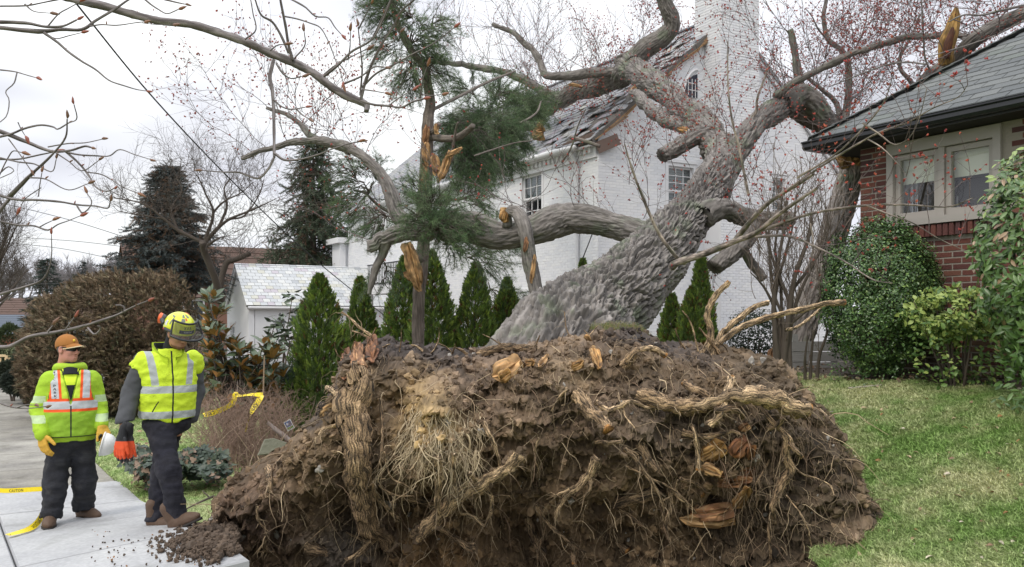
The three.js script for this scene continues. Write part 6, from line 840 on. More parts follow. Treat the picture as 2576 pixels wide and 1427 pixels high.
{
const g = thing('fallen_limb', 'bark-covered limbs with an upright torn golden stub lying on the brick house roof', 'branch', P(2300, 200, 12.6)), r = rng(72), Q = [];
const li = (d0, d1, w0, w1, t, am = 0.014) => { const [a, q] = smooth(...TR('c', d0, d1, w0, w1, t), 0.05); new MB().tube(a, q, q[0] > 0.1 ? 56 : 14, barkOpts(am, 0.05, 0.16, w0)).build(q[0] > 0.1 ? 'limb' : 'branch', M.bark2, g, null, true); Q.push([a, q]); };
li(12.6, 11.2, 120, 96, '1820,640 1880,560 1960,505 2060,440 2140,350 2230,270 2400,170 2560,100 2700,60', 0.02); li(14, 12, 22, 18, '1960,262 2060,265 2200,290 2330,200', 0.004); li(12.3, 12, 16, 8, '1885,540 1840,430 1825,250 1815,60 1810,-80', 0.003); li(12.4, 14, 14, 6, '1840,470 1700,455 1560,475 1400,530 1250,590 1150,630', 0.003); li(11.4, 11.0, 20, 9, '2560,40 2400,75 2250,110 2120,110 2010,160', 0.003); li(11.2, 11, 14, 6, '2560,150 2350,260 2150,330 1980,380 1860,420', 0.003);
li(17, 16.5, 56, 22, '1250,900 1275,700 1280,560 1270,450 1230,370 1130,290 1100,180 1095,110 1115,0 1130,-90', 0.01); li(16.6, 16.4, 44, 18, '1215,900 1190,760 1090,660 1000,590 950,540', 0.008); li(16, 15.6, 36, 14, '1760,640 1720,580 1660,510 1650,430 1700,330 1760,220 1800,100', 0.008); li(16.4, 16, 16, 6, '1130,290 1060,220 1010,120 960,60', 0.003); li(16.4, 16, 16, 6, '1270,450 1340,330 1400,180 1420,60', 0.003);
const mb = new MB(), buds = []; Q.forEach(([p], k) => { let acc = 0; for (let i = Math.floor(p.length * 0.1); i < p.length; i++) { if (i) acc += p[i].distanceTo(p[i - 1]); const ev = k ? 0.3 : 0.34; while (acc > ev) { acc -= ev * (0.5 + r()); growTwigs(mb, buds, r, p[i], V3(r() - 0.5, r() - 0.25, r() - 0.5), 0.95 * (0.4 + r()), 0.007, 2, 0.03, 0.3, 0.02); } } });
for (let i = 0; i < 36; i++) growTwigs(mb, buds, r, P(mix(1950, 2560, r()), mix(330, 120, r()), mix(14, 17, r())), V3((r() - 0.5) * 1.4, 0.9, r() - 0.5), 1.2 * (0.4 + r()), 0.008, 2, 0.02, 0.3, 0.022);
stuff(mb.build('twigs', M.twig, g)); budCopies(buds, r, g);
// torn upright stub: bark shell, golden wood, dark rotten heart
const [a, q] = smooth(...TR('c', 11.9, 11.7, 0, 0, '2000,470,90 1990,400,104 2005,310,106 2035,220,90 2055,130,70 2062,80,44 2066,48,14'), 0.03); new MB().tube(a, q, 40, { ro: (A, L, R) => R * 0.22 * ns(Math.cos(A) * 2, Math.sin(A) * 2, L * 5) + R * 0.12 * Math.sin(A * 9 + L * 3), col: (A, L, x, y, z) => { const k = 1 + 0.6 * fbm(x * 14, y * 4, z * 14, 3); return [0.55 * k, 0.38 * k, 0.15 * k]; } }).build('torn_stub', M.wood, g, 'upright golden torn stub', true);
const [a2, q2] = smooth(...TR('c', 11.74, 11.66, 0, 0, '1995,430,34 2000,370,60 2010,310,58 2030,250,44 2040,200,20'), 0.03); new MB().tube(a2, q2, 20, { col: (A, L, x, y, z) => { const k = 1 + 0.8 * fbm(x * 12, y * 6, z * 12, 3); return [0.16 * k, 0.06 * k, 0.03 * k]; } }).build('rotten_heart', M.wood, g, null, true);
}
// ---- near branches of the street tree overhead ----
{
const g = thing('street_tree', 'bare grey street tree whose budded branches hang across the upper left sky', 'tree', [-4.6, 0, -1.6]), r = rng(73), buds = [], ends = [];
M.near = std([0.155, 0.137, 0.132], { vertexColors: true, bumpMap: fineTex, bumpScale: 0.003 });
const nb = (z, d0, d1, w0, w1, t, bud = 1, nm = 'branch') => {
const T = TR(z, d0, d1, w0, w1, t), [a, q] = smooth(...T, 0.012), s = r() * 99;
new MB().tube(a, q, q[0] > 0.01 ? 22 : 10, { ro: (A, L, R) => R * (0.2 * ns(L * 22, s, 1) + 0.14 * ns(Math.cos(A) * 2 + s, Math.sin(A) * 2, L * 60) + 0.5 * Math.max(0, ns(L * 7, s, 9) - 0.25)), col: (A, L) => { const k = 1 + 0.7 * fbm(Math.cos(A) * 1.5 + s, Math.sin(A) * 1.5, L * 30, 3) + (ns(Math.cos(A) * 4, Math.sin(A) * 4, L * 55 + s) > 0.3 ? -0.35 : 0), li = sst(-0.05, 0.25, Math.sin(A + 1) * 0.2 + fbm(L * 9 + s, A, 2, 2)); return [mix(0.6, 1.4, li) * k, mix(0.58, 1.42, li) * k, mix(0.58, 1.46, li) * k]; } }).build(nm, M.near, g, null, true);
if (bud) { const e = a[a.length - 1], d = e.clone().sub(a[Math.max(0, a.length - 4)]).normalize(); buds.push([e, d, 0.023 + 0.011 * r()]); for (let i = 6; i < a.length - 6; i += 9 + Math.floor(r() * 14)) if (q[i] < 0.006) buds.push([a[i].clone(), a[i + 1].clone().sub(a[i]).normalize().add(V3((r() - 0.5) * 1.6, (r() - 0.3) * 1.6, 0)).normalize(), 0.009 + 0.007 * r()]); }
};
// trunk out of view on the left, and the boughs reaching in
{ const tr = new MB(), [a, q] = smooth([V3(-4.6, -0.1, -1.6), V3(-4.55, 1.5, -1.6), V3(-4.4, 3.0, -1.65), V3(-4.2, 4.6, -1.8)], [0.2, 0.16, 0.13, 0.08], 0.08); tr.tube(a, q, 24, { ro: (A, L, R) => R * 0.12 * ns(A, L * 3, 2), c: [1, 1, 1] }).build('trunk', M.near, g, null, true); }
const far = (p, w, to, w2) => { const [a, q] = smooth([p, p.clone().lerp(to, 0.5).add(V3(0, 0.25, 0)), to], [w, (w + w2) / 2, w2], 0.05); new MB().tube(a, q, 12, { c: [1.2, 1.2, 1.2] }).build('branch', M.near, g, null, true); };
far(V3(-4.3, 3.9, -1.72), 0.04, P(143, -12, 3.0), 0.013); far(V3(-4.5, 2.4, -1.62), 0.03, P(-10, 70, 2.7), 0.006); far(V3(-4.55, 1.9, -1.6), 0.03, P(-10, 330, 2.6), 0.006); far(V3(-4.58, 1.3, -1.6), 0.02, P(-14, 875, 2.6), 0.006); far(V3(-4.55, 2.1, -1.6), 0.02, P(-8, 490, 2.5), 0.005);
nb('a', 3.0, 2.8, 54, 62, '410,-35 500,-15 620,15 760,45 950,100 1150,150 1400,180 1600,240 1800,310 2000,400 2150,460 2300,540 2430,640 2560,712,56 2680,770,50 2680,815,30', 0, 'limb');
nb('a', 2.7, 2.8, 32, 12, '-30,200 300,230 450,215 600,215 700,150 850,60 920,10 990,-30'); nb('a', 2.7, 2.7, 28, 12, '-30,160 200,170 330,195 460,190 560,145'); nb('a', 2.7, 2.7, 20, 6, '320,240 420,310 500,380 600,450 700,510 800,590 900,625 1000,655 1065,665'); nb('a', 2.75, 2.7, 12, 5, '640,195 740,180 850,185 1000,165 1050,160'); nb('a', 2.75, 2.7, 6, 4, '1040,168 1150,180 1260,180'); nb('a', 2.7, 2.7, 12, 10, '-20,45 200,40 330,15 450,-10'); nb('a', 2.8, 2.8, 14, 8, '1040,-20 1100,30 1160,70 1220,100 1300,70'); nb('a', 2.8, 2.8, 14, 8, '1180,-10 1280,15 1350,30'); nb('a', 2.7, 2.7, 12, 5, '180,30 240,80 360,96'); nb('a', 2.7, 2.7, 12, 6, '350,190 430,100 500,60 580,15'); nb('a', 2.7, 2.7, 9, 5, '320,245 410,282 500,262 590,240');
nb('a', 2.85, 2.7, 28, 20, '2000,440 1975,560 1990,650 2000,780 2003,900 2005,1050 2005,1150', 0); nb('a', 2.7, 2.7, 20, 7, '2005,1150 1960,1240 1890,1305 1800,1280 1740,1260 1650,1260 1480,1248'); nb('a', 2.7, 2.65, 16, 7, '2005,1120 2080,1170 2200,1165 2330,1130 2430,1090 2560,1050 2640,1035'); nb('a', 2.85, 2.8, 26, 16, '2140,440 2110,330 2090,200 2070,100 2045,-30', 0); nb('a', 2.85, 2.8, 18, 12, '2110,390 2060,270 1990,160 1910,110 1860,-20', 0); nb('a', 2.85, 2.85, 12, 7, '1790,290 1870,220 1850,100 1830,-20'); nb('a', 2.8, 2.75, 12, 6, '2085,120 2180,140 2270,170 2340,200 2400,300 2450,430 2490,530 2510,610'); nb('a', 2.75, 2.75, 14, 7, '2000,730 2060,780 2130,800 2230,785'); nb('a', 2.75, 2.75, 12, 6, '2150,430 2230,330 2225,235'); nb('a', 2.8, 2.8, 14, 8, '2020,465 2070,540 2130,575 2205,558'); nb('a', 2.8, 2.75, 12, 6, '2160,790 2210,840 2260,870'); nb('a', 2.8, 2.8, 12, 7, '1975,370 2030,330 2080,325');
nb('a', 2.8, 2.8, 14, 7, '2120,-10 2230,50 2310,120 2400,130 2450,200 2495,250'); nb('a', 2.8, 2.75, 12, 7, '2370,545 2450,480 2560,420 2680,360'); nb('b', 2.75, 2.65, 18, 14, '-100,560 0,480 100,380 250,290 330,150 400,-20', 0); nb('b', 2.75, 2.65, 24, 12, '170,730 210,580 260,450 320,330 420,170 460,90 570,-10', 0); nb('b', 2.75, 2.6, 16, 6, '180,640 280,540 400,480 560,390 700,320 850,205'); nb('b', 2.75, 2.7, 16, 8, '40,615 170,560 270,490 345,492'); nb('b', 2.75, 2.7, 16, 8, '165,700 180,500 170,380 150,195'); nb('b', 2.75, 2.7, 12, 7, '155,210 200,120 245,30'); nb('b', 2.75, 2.65, 18, 14, '170,735 260,765 370,775 470,785 550,745 625,725'); nb('b', 2.7, 2.7, 12, 6, '380,770 430,730 545,660'); nb('b', 2.7, 2.65, 12, 6, '605,725 620,600 655,490'); nb('b', 2.7, 2.65, 10, 5, '610,690 680,700 760,690'); nb('b', 2.7, 2.7, 12, 6, '185,655 260,665 340,680'); nb('b', 2.7, 2.7, 10, 5, '345,325 400,310 460,240'); nb('b', 2.75, 2.7, 10, 6, '75,440 90,350 95,235'); nb('b', 2.7, 2.65, 9, 4, '-30,1085 50,1062 150,1035'); nb('b', 2.75, 2.7, 10, 6, '0,450 60,540 45,600'); nb('b', 2.75, 2.7, 12, 7, '250,290 340,100 390,-10');
nb('a', 2.6, 2.55, 32, 12, '-30,950 100,1000 220,1050 330,1095 400,1110 520,1100 620,1070 660,1078'); nb('a', 2.6, 2.5, 18, 7, '-20,1005 80,980 180,940 300,915 390,930 420,945 500,900 560,870 540,765'); nb('a', 2.6, 2.5, 28, 9, '60,1440 100,1400 200,1300 300,1210 400,1110 480,1000 490,870'); nb('a', 2.6, 2.6, 14, 10, '-20,1165 130,1165 280,1135 400,1110'); nb('a', 2.6, 2.5, 16, 8, '480,1110 560,1180 640,1270 700,1370 780,1400 830,1380'); nb('a', 2.6, 2.5, 14, 5, '440,1100 560,1130 700,1140 800,1140 870,1095 980,1130 1095,1166'); nb('a', 2.55, 2.55, 12, 7, '-20,1150 130,1185 250,1200 380,1255 410,1165'); nb('a', 2.55, 2.55, 10, 7, '60,1015 130,1110 220,1240'); nb('a', 2.55, 2.5, 11, 6, '220,1300 330,1310 500,1390 640,1345'); nb('a', 2.55, 2.5, 11, 6, '380,1100 500,1180 600,1250 720,1175'); nb('a', 2.5, 2.5, 10, 5, '640,1260 750,1280 900,1370 1000,1412'); nb('a', 2.6, 2.55, 11, 6, '-10,510 110,525 180,545 260,568'); nb('a', 2.6, 2.55, 9, 7, '122,535 100,610 40,670 65,730 45,850 -10,900', 0); nb('a', 2.6, 2.55, 11, 6, '350,1075 500,1050 620,1045 740,1020'); nb('a', 2.55, 2.55, 9, 6, '280,1440 290,1350 305,1265'); nb('a', 2.55, 2.55, 9, 6, '130,895 150,940 180,990'); nb('a', 2.55, 2.55, 10, 6, '-20,1310 60,1150 95,1105 150,1115'); nb('a', 2.55, 2.55, 10, 6, '-10,1275 60,1220 100,1250 -5,1305');
nb('d', 2.6, 2.4, 32, 9, '-30,1188 70,1182 220,1110 400,1080 560,1045 700,1005 860,950 930,915 1000,880 1080,848'); nb('d', 2.45, 2.45, 16, 10, '900,930 910,900 890,882 845,880', 0); nb('d', 2.45, 2.42, 14, 12, '640,1045 690,1095 735,1050 715,1030', 0); nb('d', 2.45, 2.45, 11, 6, '478,1058 540,970'); nb('d', 2.5, 2.5, 16, 8, '348,1078 385,1028'); nb('d', 2.55, 2.5, 20, 8, '-20,70 100,105 270,110 450,125 560,145 700,155 790,168 805,125'); nb('d', 2.5, 2.5, 11, 6, '560,148 600,205 650,170 670,120 638,65'); nb('d', 2.55, 2.5, 16, 6, '-20,262 140,295 250,300 350,330 420,290 490,265 582,228'); nb('d', 2.5, 2.5, 10, 6, '290,308 330,285 380,262'); nb('d', 2.55, 2.5, 20, 5, '-20,805 200,740 300,700 350,630 375,520 375,365'); nb('d', 2.6, 2.6, 26, 22, '-20,215 60,110 170,-15 250,-95', 0); nb('d', 2.55, 2.55, 12, 8, '60,840 100,790 0,870', 0); nb('g', 2.6, 2.5, 12, 6, '-20,222 80,255 200,265 330,252'); nb('g', 2.55, 2.5, 8, 5, '120,262 190,240 250,242'); nb('d', 2.5, 2.5, 8, 5, '300,20 180,105 150,160');
const bg = (() => { const p = [[0.001, 0], [0.11, 0.15], [0.17, 0.35], [0.12, 0.7], [0.001, 1]].map((q) => new THREE.Vector2(...q)); const g2 = new THREE.LatheGeometry(p, 8), a = g2.attributes.position; for (let i = 0; i < a.count; i++) a.setX(i, a.getX(i) + 0.05 * Math.sin(a.getY(i) * 5)); return g2; })();
const mats = [std([0.22, 0.10, 0.055], { roughness: 0.55 }), std([0.26, 0.075, 0.05], { roughness: 0.5 }), std([0.17, 0.09, 0.06], { roughness: 0.55 })]; mats.tones = [[0.22, 0.10, 0.055], [0.26, 0.075, 0.05], [0.17, 0.09, 0.06]]; mats.rest = std([1, 1, 1], { roughness: 0.55 });
pieces('bud', [bg], mats, locals(g, buds.map(([p, d, s]) => ({ m: TM(p, dirQ(d, r() * 6), s), mi: Math.floor(r() * 3), w: s * 30 }))), g, 120);
}
// ---------- the two workers ----------
// surface of a field (negative inside) on a grid, smooth and joined
function fieldMesh(f, lo, hi, cell) {
const nx = Math.ceil((hi[0] - lo[0]) / cell) + 1, ny = Math.ceil((hi[1] - lo[1]) / cell) + 1, nz = Math.ceil((hi[2] - lo[2]) / cell) + 1, F = new Float32Array(nx * ny * nz), id = new Int32Array(nx * ny * nz).fill(-1), at = (i, j, k) => (k * ny + j) * nx + i, p = [], idx = [];
// far from the surface one value stands for a block
const S = 4, far = cell * S * 2.2; for (let k = 0; k < nz; k += S) for (let j = 0; j < ny; j += S) for (let i = 0; i < nx; i += S) { const c = f(lo[0] + (i + 1.5) * cell, lo[1] + (j + 1.5) * cell, lo[2] + (k + 1.5) * cell), skip = Math.abs(c) > far; for (let q = k; q < Math.min(k + S, nz); q++) for (let b = j; b < Math.min(j + S, ny); b++) for (let a = i; a < Math.min(i + S, nx); a++) F[at(a, b, q)] = skip ? c : f(lo[0] + a * cell, lo[1] + b * cell, lo[2] + q * cell); }
const C = [[0, 0, 0], [1, 0, 0], [0, 1, 0], [1, 1, 0], [0, 0, 1], [1, 0, 1], [0, 1, 1], [1, 1, 1]], E = [[0, 1], [2, 3], [4, 5], [6, 7], [0, 2], [1, 3], [4, 6], [5, 7], [0, 4], [1, 5], [2, 6], [3, 7]];
for (let k = 0; k < nz - 1; k++) for (let j = 0; j < ny - 1; j++) for (let i = 0; i < nx - 1; i++) {
const o0 = at(i, j, k), s0 = F[o0] < 0, up = nx * ny; if ((F[o0 + 1] < 0) === s0 && (F[o0 + nx] < 0) === s0 && (F[o0 + nx + 1] < 0) === s0 && (F[o0 + up] < 0) === s0 && (F[o0 + up + 1] < 0) === s0 && (F[o0 + up + nx] < 0) === s0 && (F[o0 + up + nx + 1] < 0) === s0) continue; const v = C.map((c) => F[at(i + c[0], j + c[1], k + c[2])]); let n = 0, x = 0, y = 0, z = 0;
for (const [a, b] of E) if ((v[a] < 0) !== (v[b] < 0)) { const t = v[a] / (v[a] - v[b]); x += C[a][0] + (C[b][0] - C[a][0]) * t; y += C[a][1] + (C[b][1] - C[a][1]) * t; z += C[a][2] + (C[b][2] - C[a][2]) * t; n++; }
if (n) { id[at(i, j, k)] = p.length / 3; p.push(lo[0] + (i + x / n) * cell, lo[1] + (j + y / n) * cell, lo[2] + (k + z / n) * cell); }
}
const q = (a, b, c, d, s) => { if (a < 0 || b < 0 || c < 0 || d < 0) return; s ? idx.push(a, b, c, a, c, d) : idx.push(a, c, b, a, d, c); };
for (let k = 1; k < nz - 1; k++) for (let j = 1; j < ny - 1; j++) for (let i = 1; i < nx - 1; i++) {
const a = F[at(i, j, k)] < 0;
if (a !== F[at(i + 1, j, k)] < 0) q(id[at(i, j - 1, k - 1)], id[at(i, j, k - 1)], id[at(i, j, k)], id[at(i, j - 1, k)], a);
if (a !== F[at(i, j + 1, k)] < 0) q(id[at(i - 1, j, k - 1)], id[at(i - 1, j, k)], id[at(i, j, k)], id[at(i, j, k - 1)], a);
if (a !== F[at(i, j, k + 1)] < 0) q(id[at(i - 1, j - 1, k)], id[at(i, j - 1, k)], id[at(i, j, k)], id[at(i - 1, j, k)], a);
}
const g = new THREE.BufferGeometry(); g.setAttribute('position', new THREE.Float32BufferAttribute(p, 3)); g.setIndex(idx); g.computeVertexNormals(); return g;
}
const smin = (a, b, k) => { const h = Math.max(k - Math.abs(a - b), 0) / k; return Math.min(a, b) - h * h * k * 0.25; };
const cone = (x, y, z, a, b, ra, rb) => { const bx2 = b.x - a.x, by = b.y - a.y, bz = b.z - a.z, t = clamp(((x - a.x) * bx2 + (y - a.y) * by + (z - a.z) * bz) / (bx2 * bx2 + by * by + bz * bz + 1e-9)); return Math.hypot(x - a.x - bx2 * t, y - a.y - by * t, z - a.z - bz * t) - (ra + (rb - ra) * t); };
const elp = (x, y, z, rx, ry, rz) => { const k0 = Math.hypot(x / rx, y / ry, z / rz), k1 = Math.hypot(x / rx / rx, y / ry / ry, z / rz / rz); return k1 < 1e-6 ? -Math.min(rx, ry, rz) : k0 * (k0 - 1) / k1; };
// uv by flat cutting pattern in the wearer's own frame; colours white
function cutPattern(g, c, ex, w0, w1, y0, y1) { const a = g.attributes.position, uv = new Float32Array(a.count * 2), col = new Float32Array(a.count * 3).fill(1); for (let i = 0; i < a.count; i++) { const s = (a.getX(i) - c.x) * ex.x + (a.getZ(i) - c.z) * ex.z; uv[2 * i] = (s - w0) / (w1 - w0); uv[2 * i + 1] = (a.getY(i) - y0) / (y1 - y0); } g.setAttribute('uv', new THREE.BufferAttribute(uv, 2)); g.setAttribute('color', new THREE.BufferAttribute(col, 3)); return g; }
const plainAttr = (g) => { const n = g.attributes.position.count; if (!g.attributes.uv) { const uv = new Float32Array(n * 2), p = g.attributes.position; for (let i = 0; i < n; i++) { uv[2 * i] = p.getX(i) * 3 + p.getZ(i) * 3; uv[2 * i + 1] = p.getY(i) * 3; } g.setAttribute('uv', new THREE.BufferAttribute(uv, 2)); } return g; };
const clothBump = tex(256, (x, y) => 0.5 * tf(x, y, 8, 131, 3) + 0.35 * tf(x, y, 80, 135, 2), false);
const denimTex = tex(256, (x, y) => { const a = tf(x, y, 6, 141, 4), w = Math.max(0, tf(x, y, 4, 147, 3) - 0.58), s = tf(x, y, 120, 149, 1); const g = 0.165 + (a - 0.5) * 0.09 + (s - 0.5) * 0.05; return [g * 0.95 + w * 0.35, g * 0.98 + w * 0.33, g * 1.12 + w * 0.27]; });
M.denim = std([1, 1, 1], { map: denimTex, bumpMap: clothBump, bumpScale: 0.006, roughness: 0.95 }); M.navy = std([0.72, 0.7, 0.86], { map: denimTex, bumpMap: clothBump, bumpScale: 0.006, roughness: 0.95 });
M.fleece = std([0.075, 0.078, 0.086], { bumpMap: clothBump, bumpScale: 0.005, roughness: 1 }); M.boot = std([0.10, 0.06, 0.038], { bumpMap: clothBump, bumpScale: 0.004, roughness: 0.7 }); M.sole = std([0.03, 0.026, 0.024]);
M.skinA = phy([0.50, 0.235, 0.175], { roughness: 0.55 }); M.skinB = phy([0.40, 0.205, 0.13], { roughness: 0.55 }); M.glove = std([0.62, 0.36, 0.045], { bumpMap: clothBump, bumpScale: 0.004, roughness: 0.75 });
// a head in its own frame: o = centre, f forward, u up
function headField(o, f, u) {
const s = f.clone().cross(u).normalize(); u = s.clone().cross(f).normalize();
const L = (x, y, z) => { const a = x - o.x, b = y - o.y, c = z - o.z; return [a * f.x + b * f.y + c * f.z, a * u.x + b * u.y + c * u.z, a * s.x + b * s.y + c * s.z]; };
const Vx = (a, b, c) => V3(a, b, c), field = (x, y, z) => {
const [F, U, S] = L(x, y, z), A = Math.abs(S); let d = elp(F + 0.012, U - 0.028, S, 0.098, 0.092, 0.076);
d = smin(d, elp(F - 0.028, U + 0.042, S, 0.064, 0.080, 0.060), 0.04); d = smin(d, elp(F - 0.052, U + 0.098, S, 0.036, 0.026, 0.034), 0.035); d = smin(d, elp(F - 0.01, U + 0.08, A - 0.045, 0.04, 0.03, 0.016), 0.03);
d = smin(d, elp(F - 0.078, U - 0.016, S, 0.016, 0.011, 0.05), 0.02); d = smin(d, elp(F - 0.064, U + 0.03, A - 0.038, 0.022, 0.02, 0.018), 0.025);
d = Math.max(d, -(elp(F - 0.094, U + 0.002, A - 0.031, 0.014, 0.011, 0.017)));
d = smin(d, cone(F, U, S, Vx(0.086, 0.004, 0), Vx(0.112, -0.034, 0), 0.009, 0.0135), 0.014); d = smin(d, elp(F - 0.100, U + 0.040, A - 0.012, 0.011, 0.008, 0.008), 0.008);
d = smin(d, elp(F - 0.088, U + 0.066, S, 0.013, 0.0075, 0.024), 0.008); d = smin(d, elp(F - 0.085, U + 0.082, S, 0.013, 0.0085, 0.021), 0.008); d = Math.max(d, -elp(F - 0.102, U + 0.0738, S, 0.010, 0.0025, 0.021));
let e = elp(F + 0.004, U + 0.012, A - 0.079, 0.026, 0.035, 0.011); e = Math.max(e, -elp(F - 0.002, U + 0.008, A - 0.090, 0.014, 0.020, 0.007)); d = smin(d, e, 0.008);
d = smin(d, cone(F, U, S, Vx(-0.02, -0.06, 0), Vx(-0.05, -0.21, 0), 0.056, 0.064), 0.03); return d;
};
return { field, at: (F, U, S) => o.clone().addScaledVector(f, F).addScaledVector(u, U).addScaledVector(s, S), f, u, s, o };
}
// bones of a hand: wrist w, d along the fingers, t towards the thumb, n palm side; curl of each joint
function handBones(w, d, t, n, o = {}) {
const k = o.k ?? 1, B = [], R = (o.r ?? 0.0095) * k; d = d.clone().normalize(); t = t.clone().addScaledVector(d, -t.dot(d)).normalize(); n = d.clone().cross(t).multiplyScalar(d.clone().cross(t).dot(n) < 0 ? -1 : 1).normalize();
const len = [[0.044, 0.026, 0.020], [0.048, 0.030, 0.021], [0.045, 0.028, 0.020], [0.036, 0.021, 0.017]], curl = o.curl ?? [0.35, 0.4, 0.3], sp = o.spread ?? 0.06;
for (let i = 0; i < 4; i++) {
const off = 0.032 - 0.0215 * i, kn = w.clone().addScaledVector(d, (0.092 - 0.004 * Math.abs(i - 1.2)) * k).addScaledVector(t, off * k); B.push([w.clone().addScaledVector(d, 0.015 * k).addScaledVector(t, off * 0.65 * k), kn, R * 1.5, R * 1.2]);
let p = kn, a = 0; const sd = d.clone().addScaledVector(t, sp * (1.5 - i)).normalize(); const cc = Array.isArray(curl[0]) ? curl[i] : curl;
for (let j = 0; j < 3; j++) { a += cc[j] * (1 + 0.08 * i); const q = p.clone().addScaledVector(sd, Math.cos(a) * len[i][j] * k).addScaledVector(n, Math.sin(a) * len[i][j] * k); B.push([p, q, R * (1.12 - 0.09 * j) * (i === 3 ? 0.88 : 1), R * (1.03 - 0.1 * j) * (i === 3 ? 0.88 : 1)]); p = q; }
}
const tb = w.clone().addScaledVector(d, 0.022 * k).addScaledVector(t, 0.026 * k), td = d.clone().multiplyScalar(o.td ?? 0.7).addScaledVector(t, o.tt ?? 0.75).addScaledVector(n, o.tn ?? 0.25).normalize(), t1 = tb.clone().addScaledVector(td, 0.045 * k), td2 = td.clone().multiplyScalar(0.8).addScaledVector(d, 0.5).addScaledVector(n, o.tn2 ?? 0.15).normalize(), t2 = t1.clone().addScaledVector(td2, 0.034 * k), t3 = t2.clone().addScaledVector(td2, 0.026 * k); B.push([tb, t1, R * 1.5, R * 1.25], [t1, t2, R * 1.22, R * 1.1], [t2, t3, R * 1.1, R * 0.95]);
const f = (x, y, z) => { let D = 9; B.forEach((b, i) => { const c = cone(x, y, z, b[0], b[1], b[2], b[3]); D = smin(D, c, i % 4 === 0 && i < 16 ? 0.016 : 0.005); }); return D; };
const pts = B.flatMap((b) => [b[0], b[1]]); const lo = [1e9, 1e9, 1e9], hi = [-1e9, -1e9, -1e9]; for (const q of pts) [q.x, q.y, q.z].forEach((v, i) => { lo[i] = Math.min(lo[i], v - 0.03); hi[i] = Math.max(hi[i], v + 0.03); });
return { f, lo, hi, B };
}
const wrinkle = (x, y, z, s, k) => k * (0.6 * ns(x * 9, y * 16, z * 9 + s) + 0.4 * ns(x * 22, y * 30, z * 22 + s));
const box3 = (pts, m) => [['x', 'y', 'z'].map((k) => Math.min(...pts.map((p) => p[k])) - m), ['x', 'y', 'z'].map((k) => Math.max(...pts.map((p) => p[k])) + m)];
function boot(parent, heel, dir, up, len, name = 'boot') { // heel point on the sole, toe direction
const f = dir.clone().normalize(), s = f.clone().cross(up).normalize(), u = s.clone().cross(f).normalize(), L = (x, y, z) => { const a = x - heel.x, b = y - heel.y, c = z - heel.z; return [a * f.x + b * f.y + c * f.z, a * u.x + b * u.y + c * u.z, a * s.x + b * s.y + c * s.z]; };
const fld = (x, y, z) => { const [F, U, S] = L(x, y, z); let d = elp(F - len * 0.68, U - 0.042, S, len * 0.36, 0.050, 0.052); d = smin(d, cone(F, U, S, V3(0.055, 0.05, 0), V3(len * 0.62, 0.055, 0), 0.050, 0.046), 0.04); d = smin(d, cone(F, U, S, V3(0.06, 0.06, 0), V3(0.055, 0.2, 0), 0.05, 0.058), 0.03); d = Math.max(d, 0.018 - U); d += 0.003 * ns(F * 40, U * 50, S * 40) + (F > len * 0.42 && F < len * 0.5 ? 0.002 : 0); return d; };
const c = heel.clone().addScaledVector(f, len / 2).addScaledVector(u, 0.1); const g = plainAttr(fieldMesh(fld, [c.x - 0.22, c.y - 0.2, c.z - 0.22], [c.x + 0.22, c.y + 0.2, c.z + 0.22], 0.008)); const m = wpart(name, g, M.boot, parent);
const sf = (x, y, z) => { const [F, U, S] = L(x, y, z); let d = elp(F - len * 0.68, U, S, len * 0.375, 0.3, 0.056); d = smin(d, cone(F, 0, S, V3(0.055, 0, 0), V3(len * 0.6, 0, 0), 0.053, 0.050), 0.04); return Math.max(d, U - 0.022, (F > len * 0.32 && F < len * 0.45 ? 0.008 : 0) - U); };
const sg = plainAttr(fieldMesh(sf, [c.x - 0.22, c.y - 0.2, c.z - 0.22], [c.x + 0.22, c.y + 0.2, c.z + 0.22], 0.008)); wpart('sole', sg, M.sole, m);
const lc = new MB(); for (let i = 0; i < 4; i++) { const q = heel.clone().addScaledVector(f, len * (0.42 + i * 0.07)).addScaledVector(u, 0.118 - i * 0.012); lc.tube([q.clone().addScaledVector(s, -0.025), q.clone().addScaledVector(u, 0.006), q.clone().addScaledVector(s, 0.025)], [0.003, 0.003, 0.003], 5); } lc.build('lace', M.sole, m);
}
// torso of given half widths and depths by height
const torsoF = (c, ex, ez, prof) => (x, y, z) => { const a = (x - c.x), b = (z - c.z), lean = prof.lean ? (y - prof[0][0]) * prof.lean : 0, X = a * ex.x + b * ex.z, Z = a * ez.x + b * ez.z - lean; let i = 0; while (i < prof.length - 2 && y > prof[i + 1][0]) i++; const t = clamp((y - prof[i][0]) / (prof[i + 1][0] - prof[i][0])), s = t * t * (3 - 2 * t), A = mix(prof[i][1], prof[i + 1][1], s), Bz = mix(prof[i][2], prof[i + 1][2], s), k = Math.pow(Math.pow(Math.abs(X) / A, 2.4) + Math.pow(Math.abs(Z) / Bz, 2.4), 1 / 2.4); return Math.max((k - 1) * Math.min(A, Bz), y - prof[prof.length - 1][0], prof[0][0] - y); };
const dirt = (c, w, h, n, seed, col = 'rgba(90,85,40,') => { const r = rng(seed); for (let i = 0; i < n; i++) { const x = r() * w, y = r() * h, s = 3 + r() * 16; c.fillStyle = col + (0.04 + 0.13 * r()).toFixed(3) + ')'; for (let k = 0; k < 7; k++) { c.beginPath(); c.ellipse(x + (r() - 0.5) * s * 2, y + (r() - 0.5) * s * 2.6, s * 0.3 * r() + 1, s * 0.55 * r() + 1, r() * 3, 0, 7); c.fill(); } } };
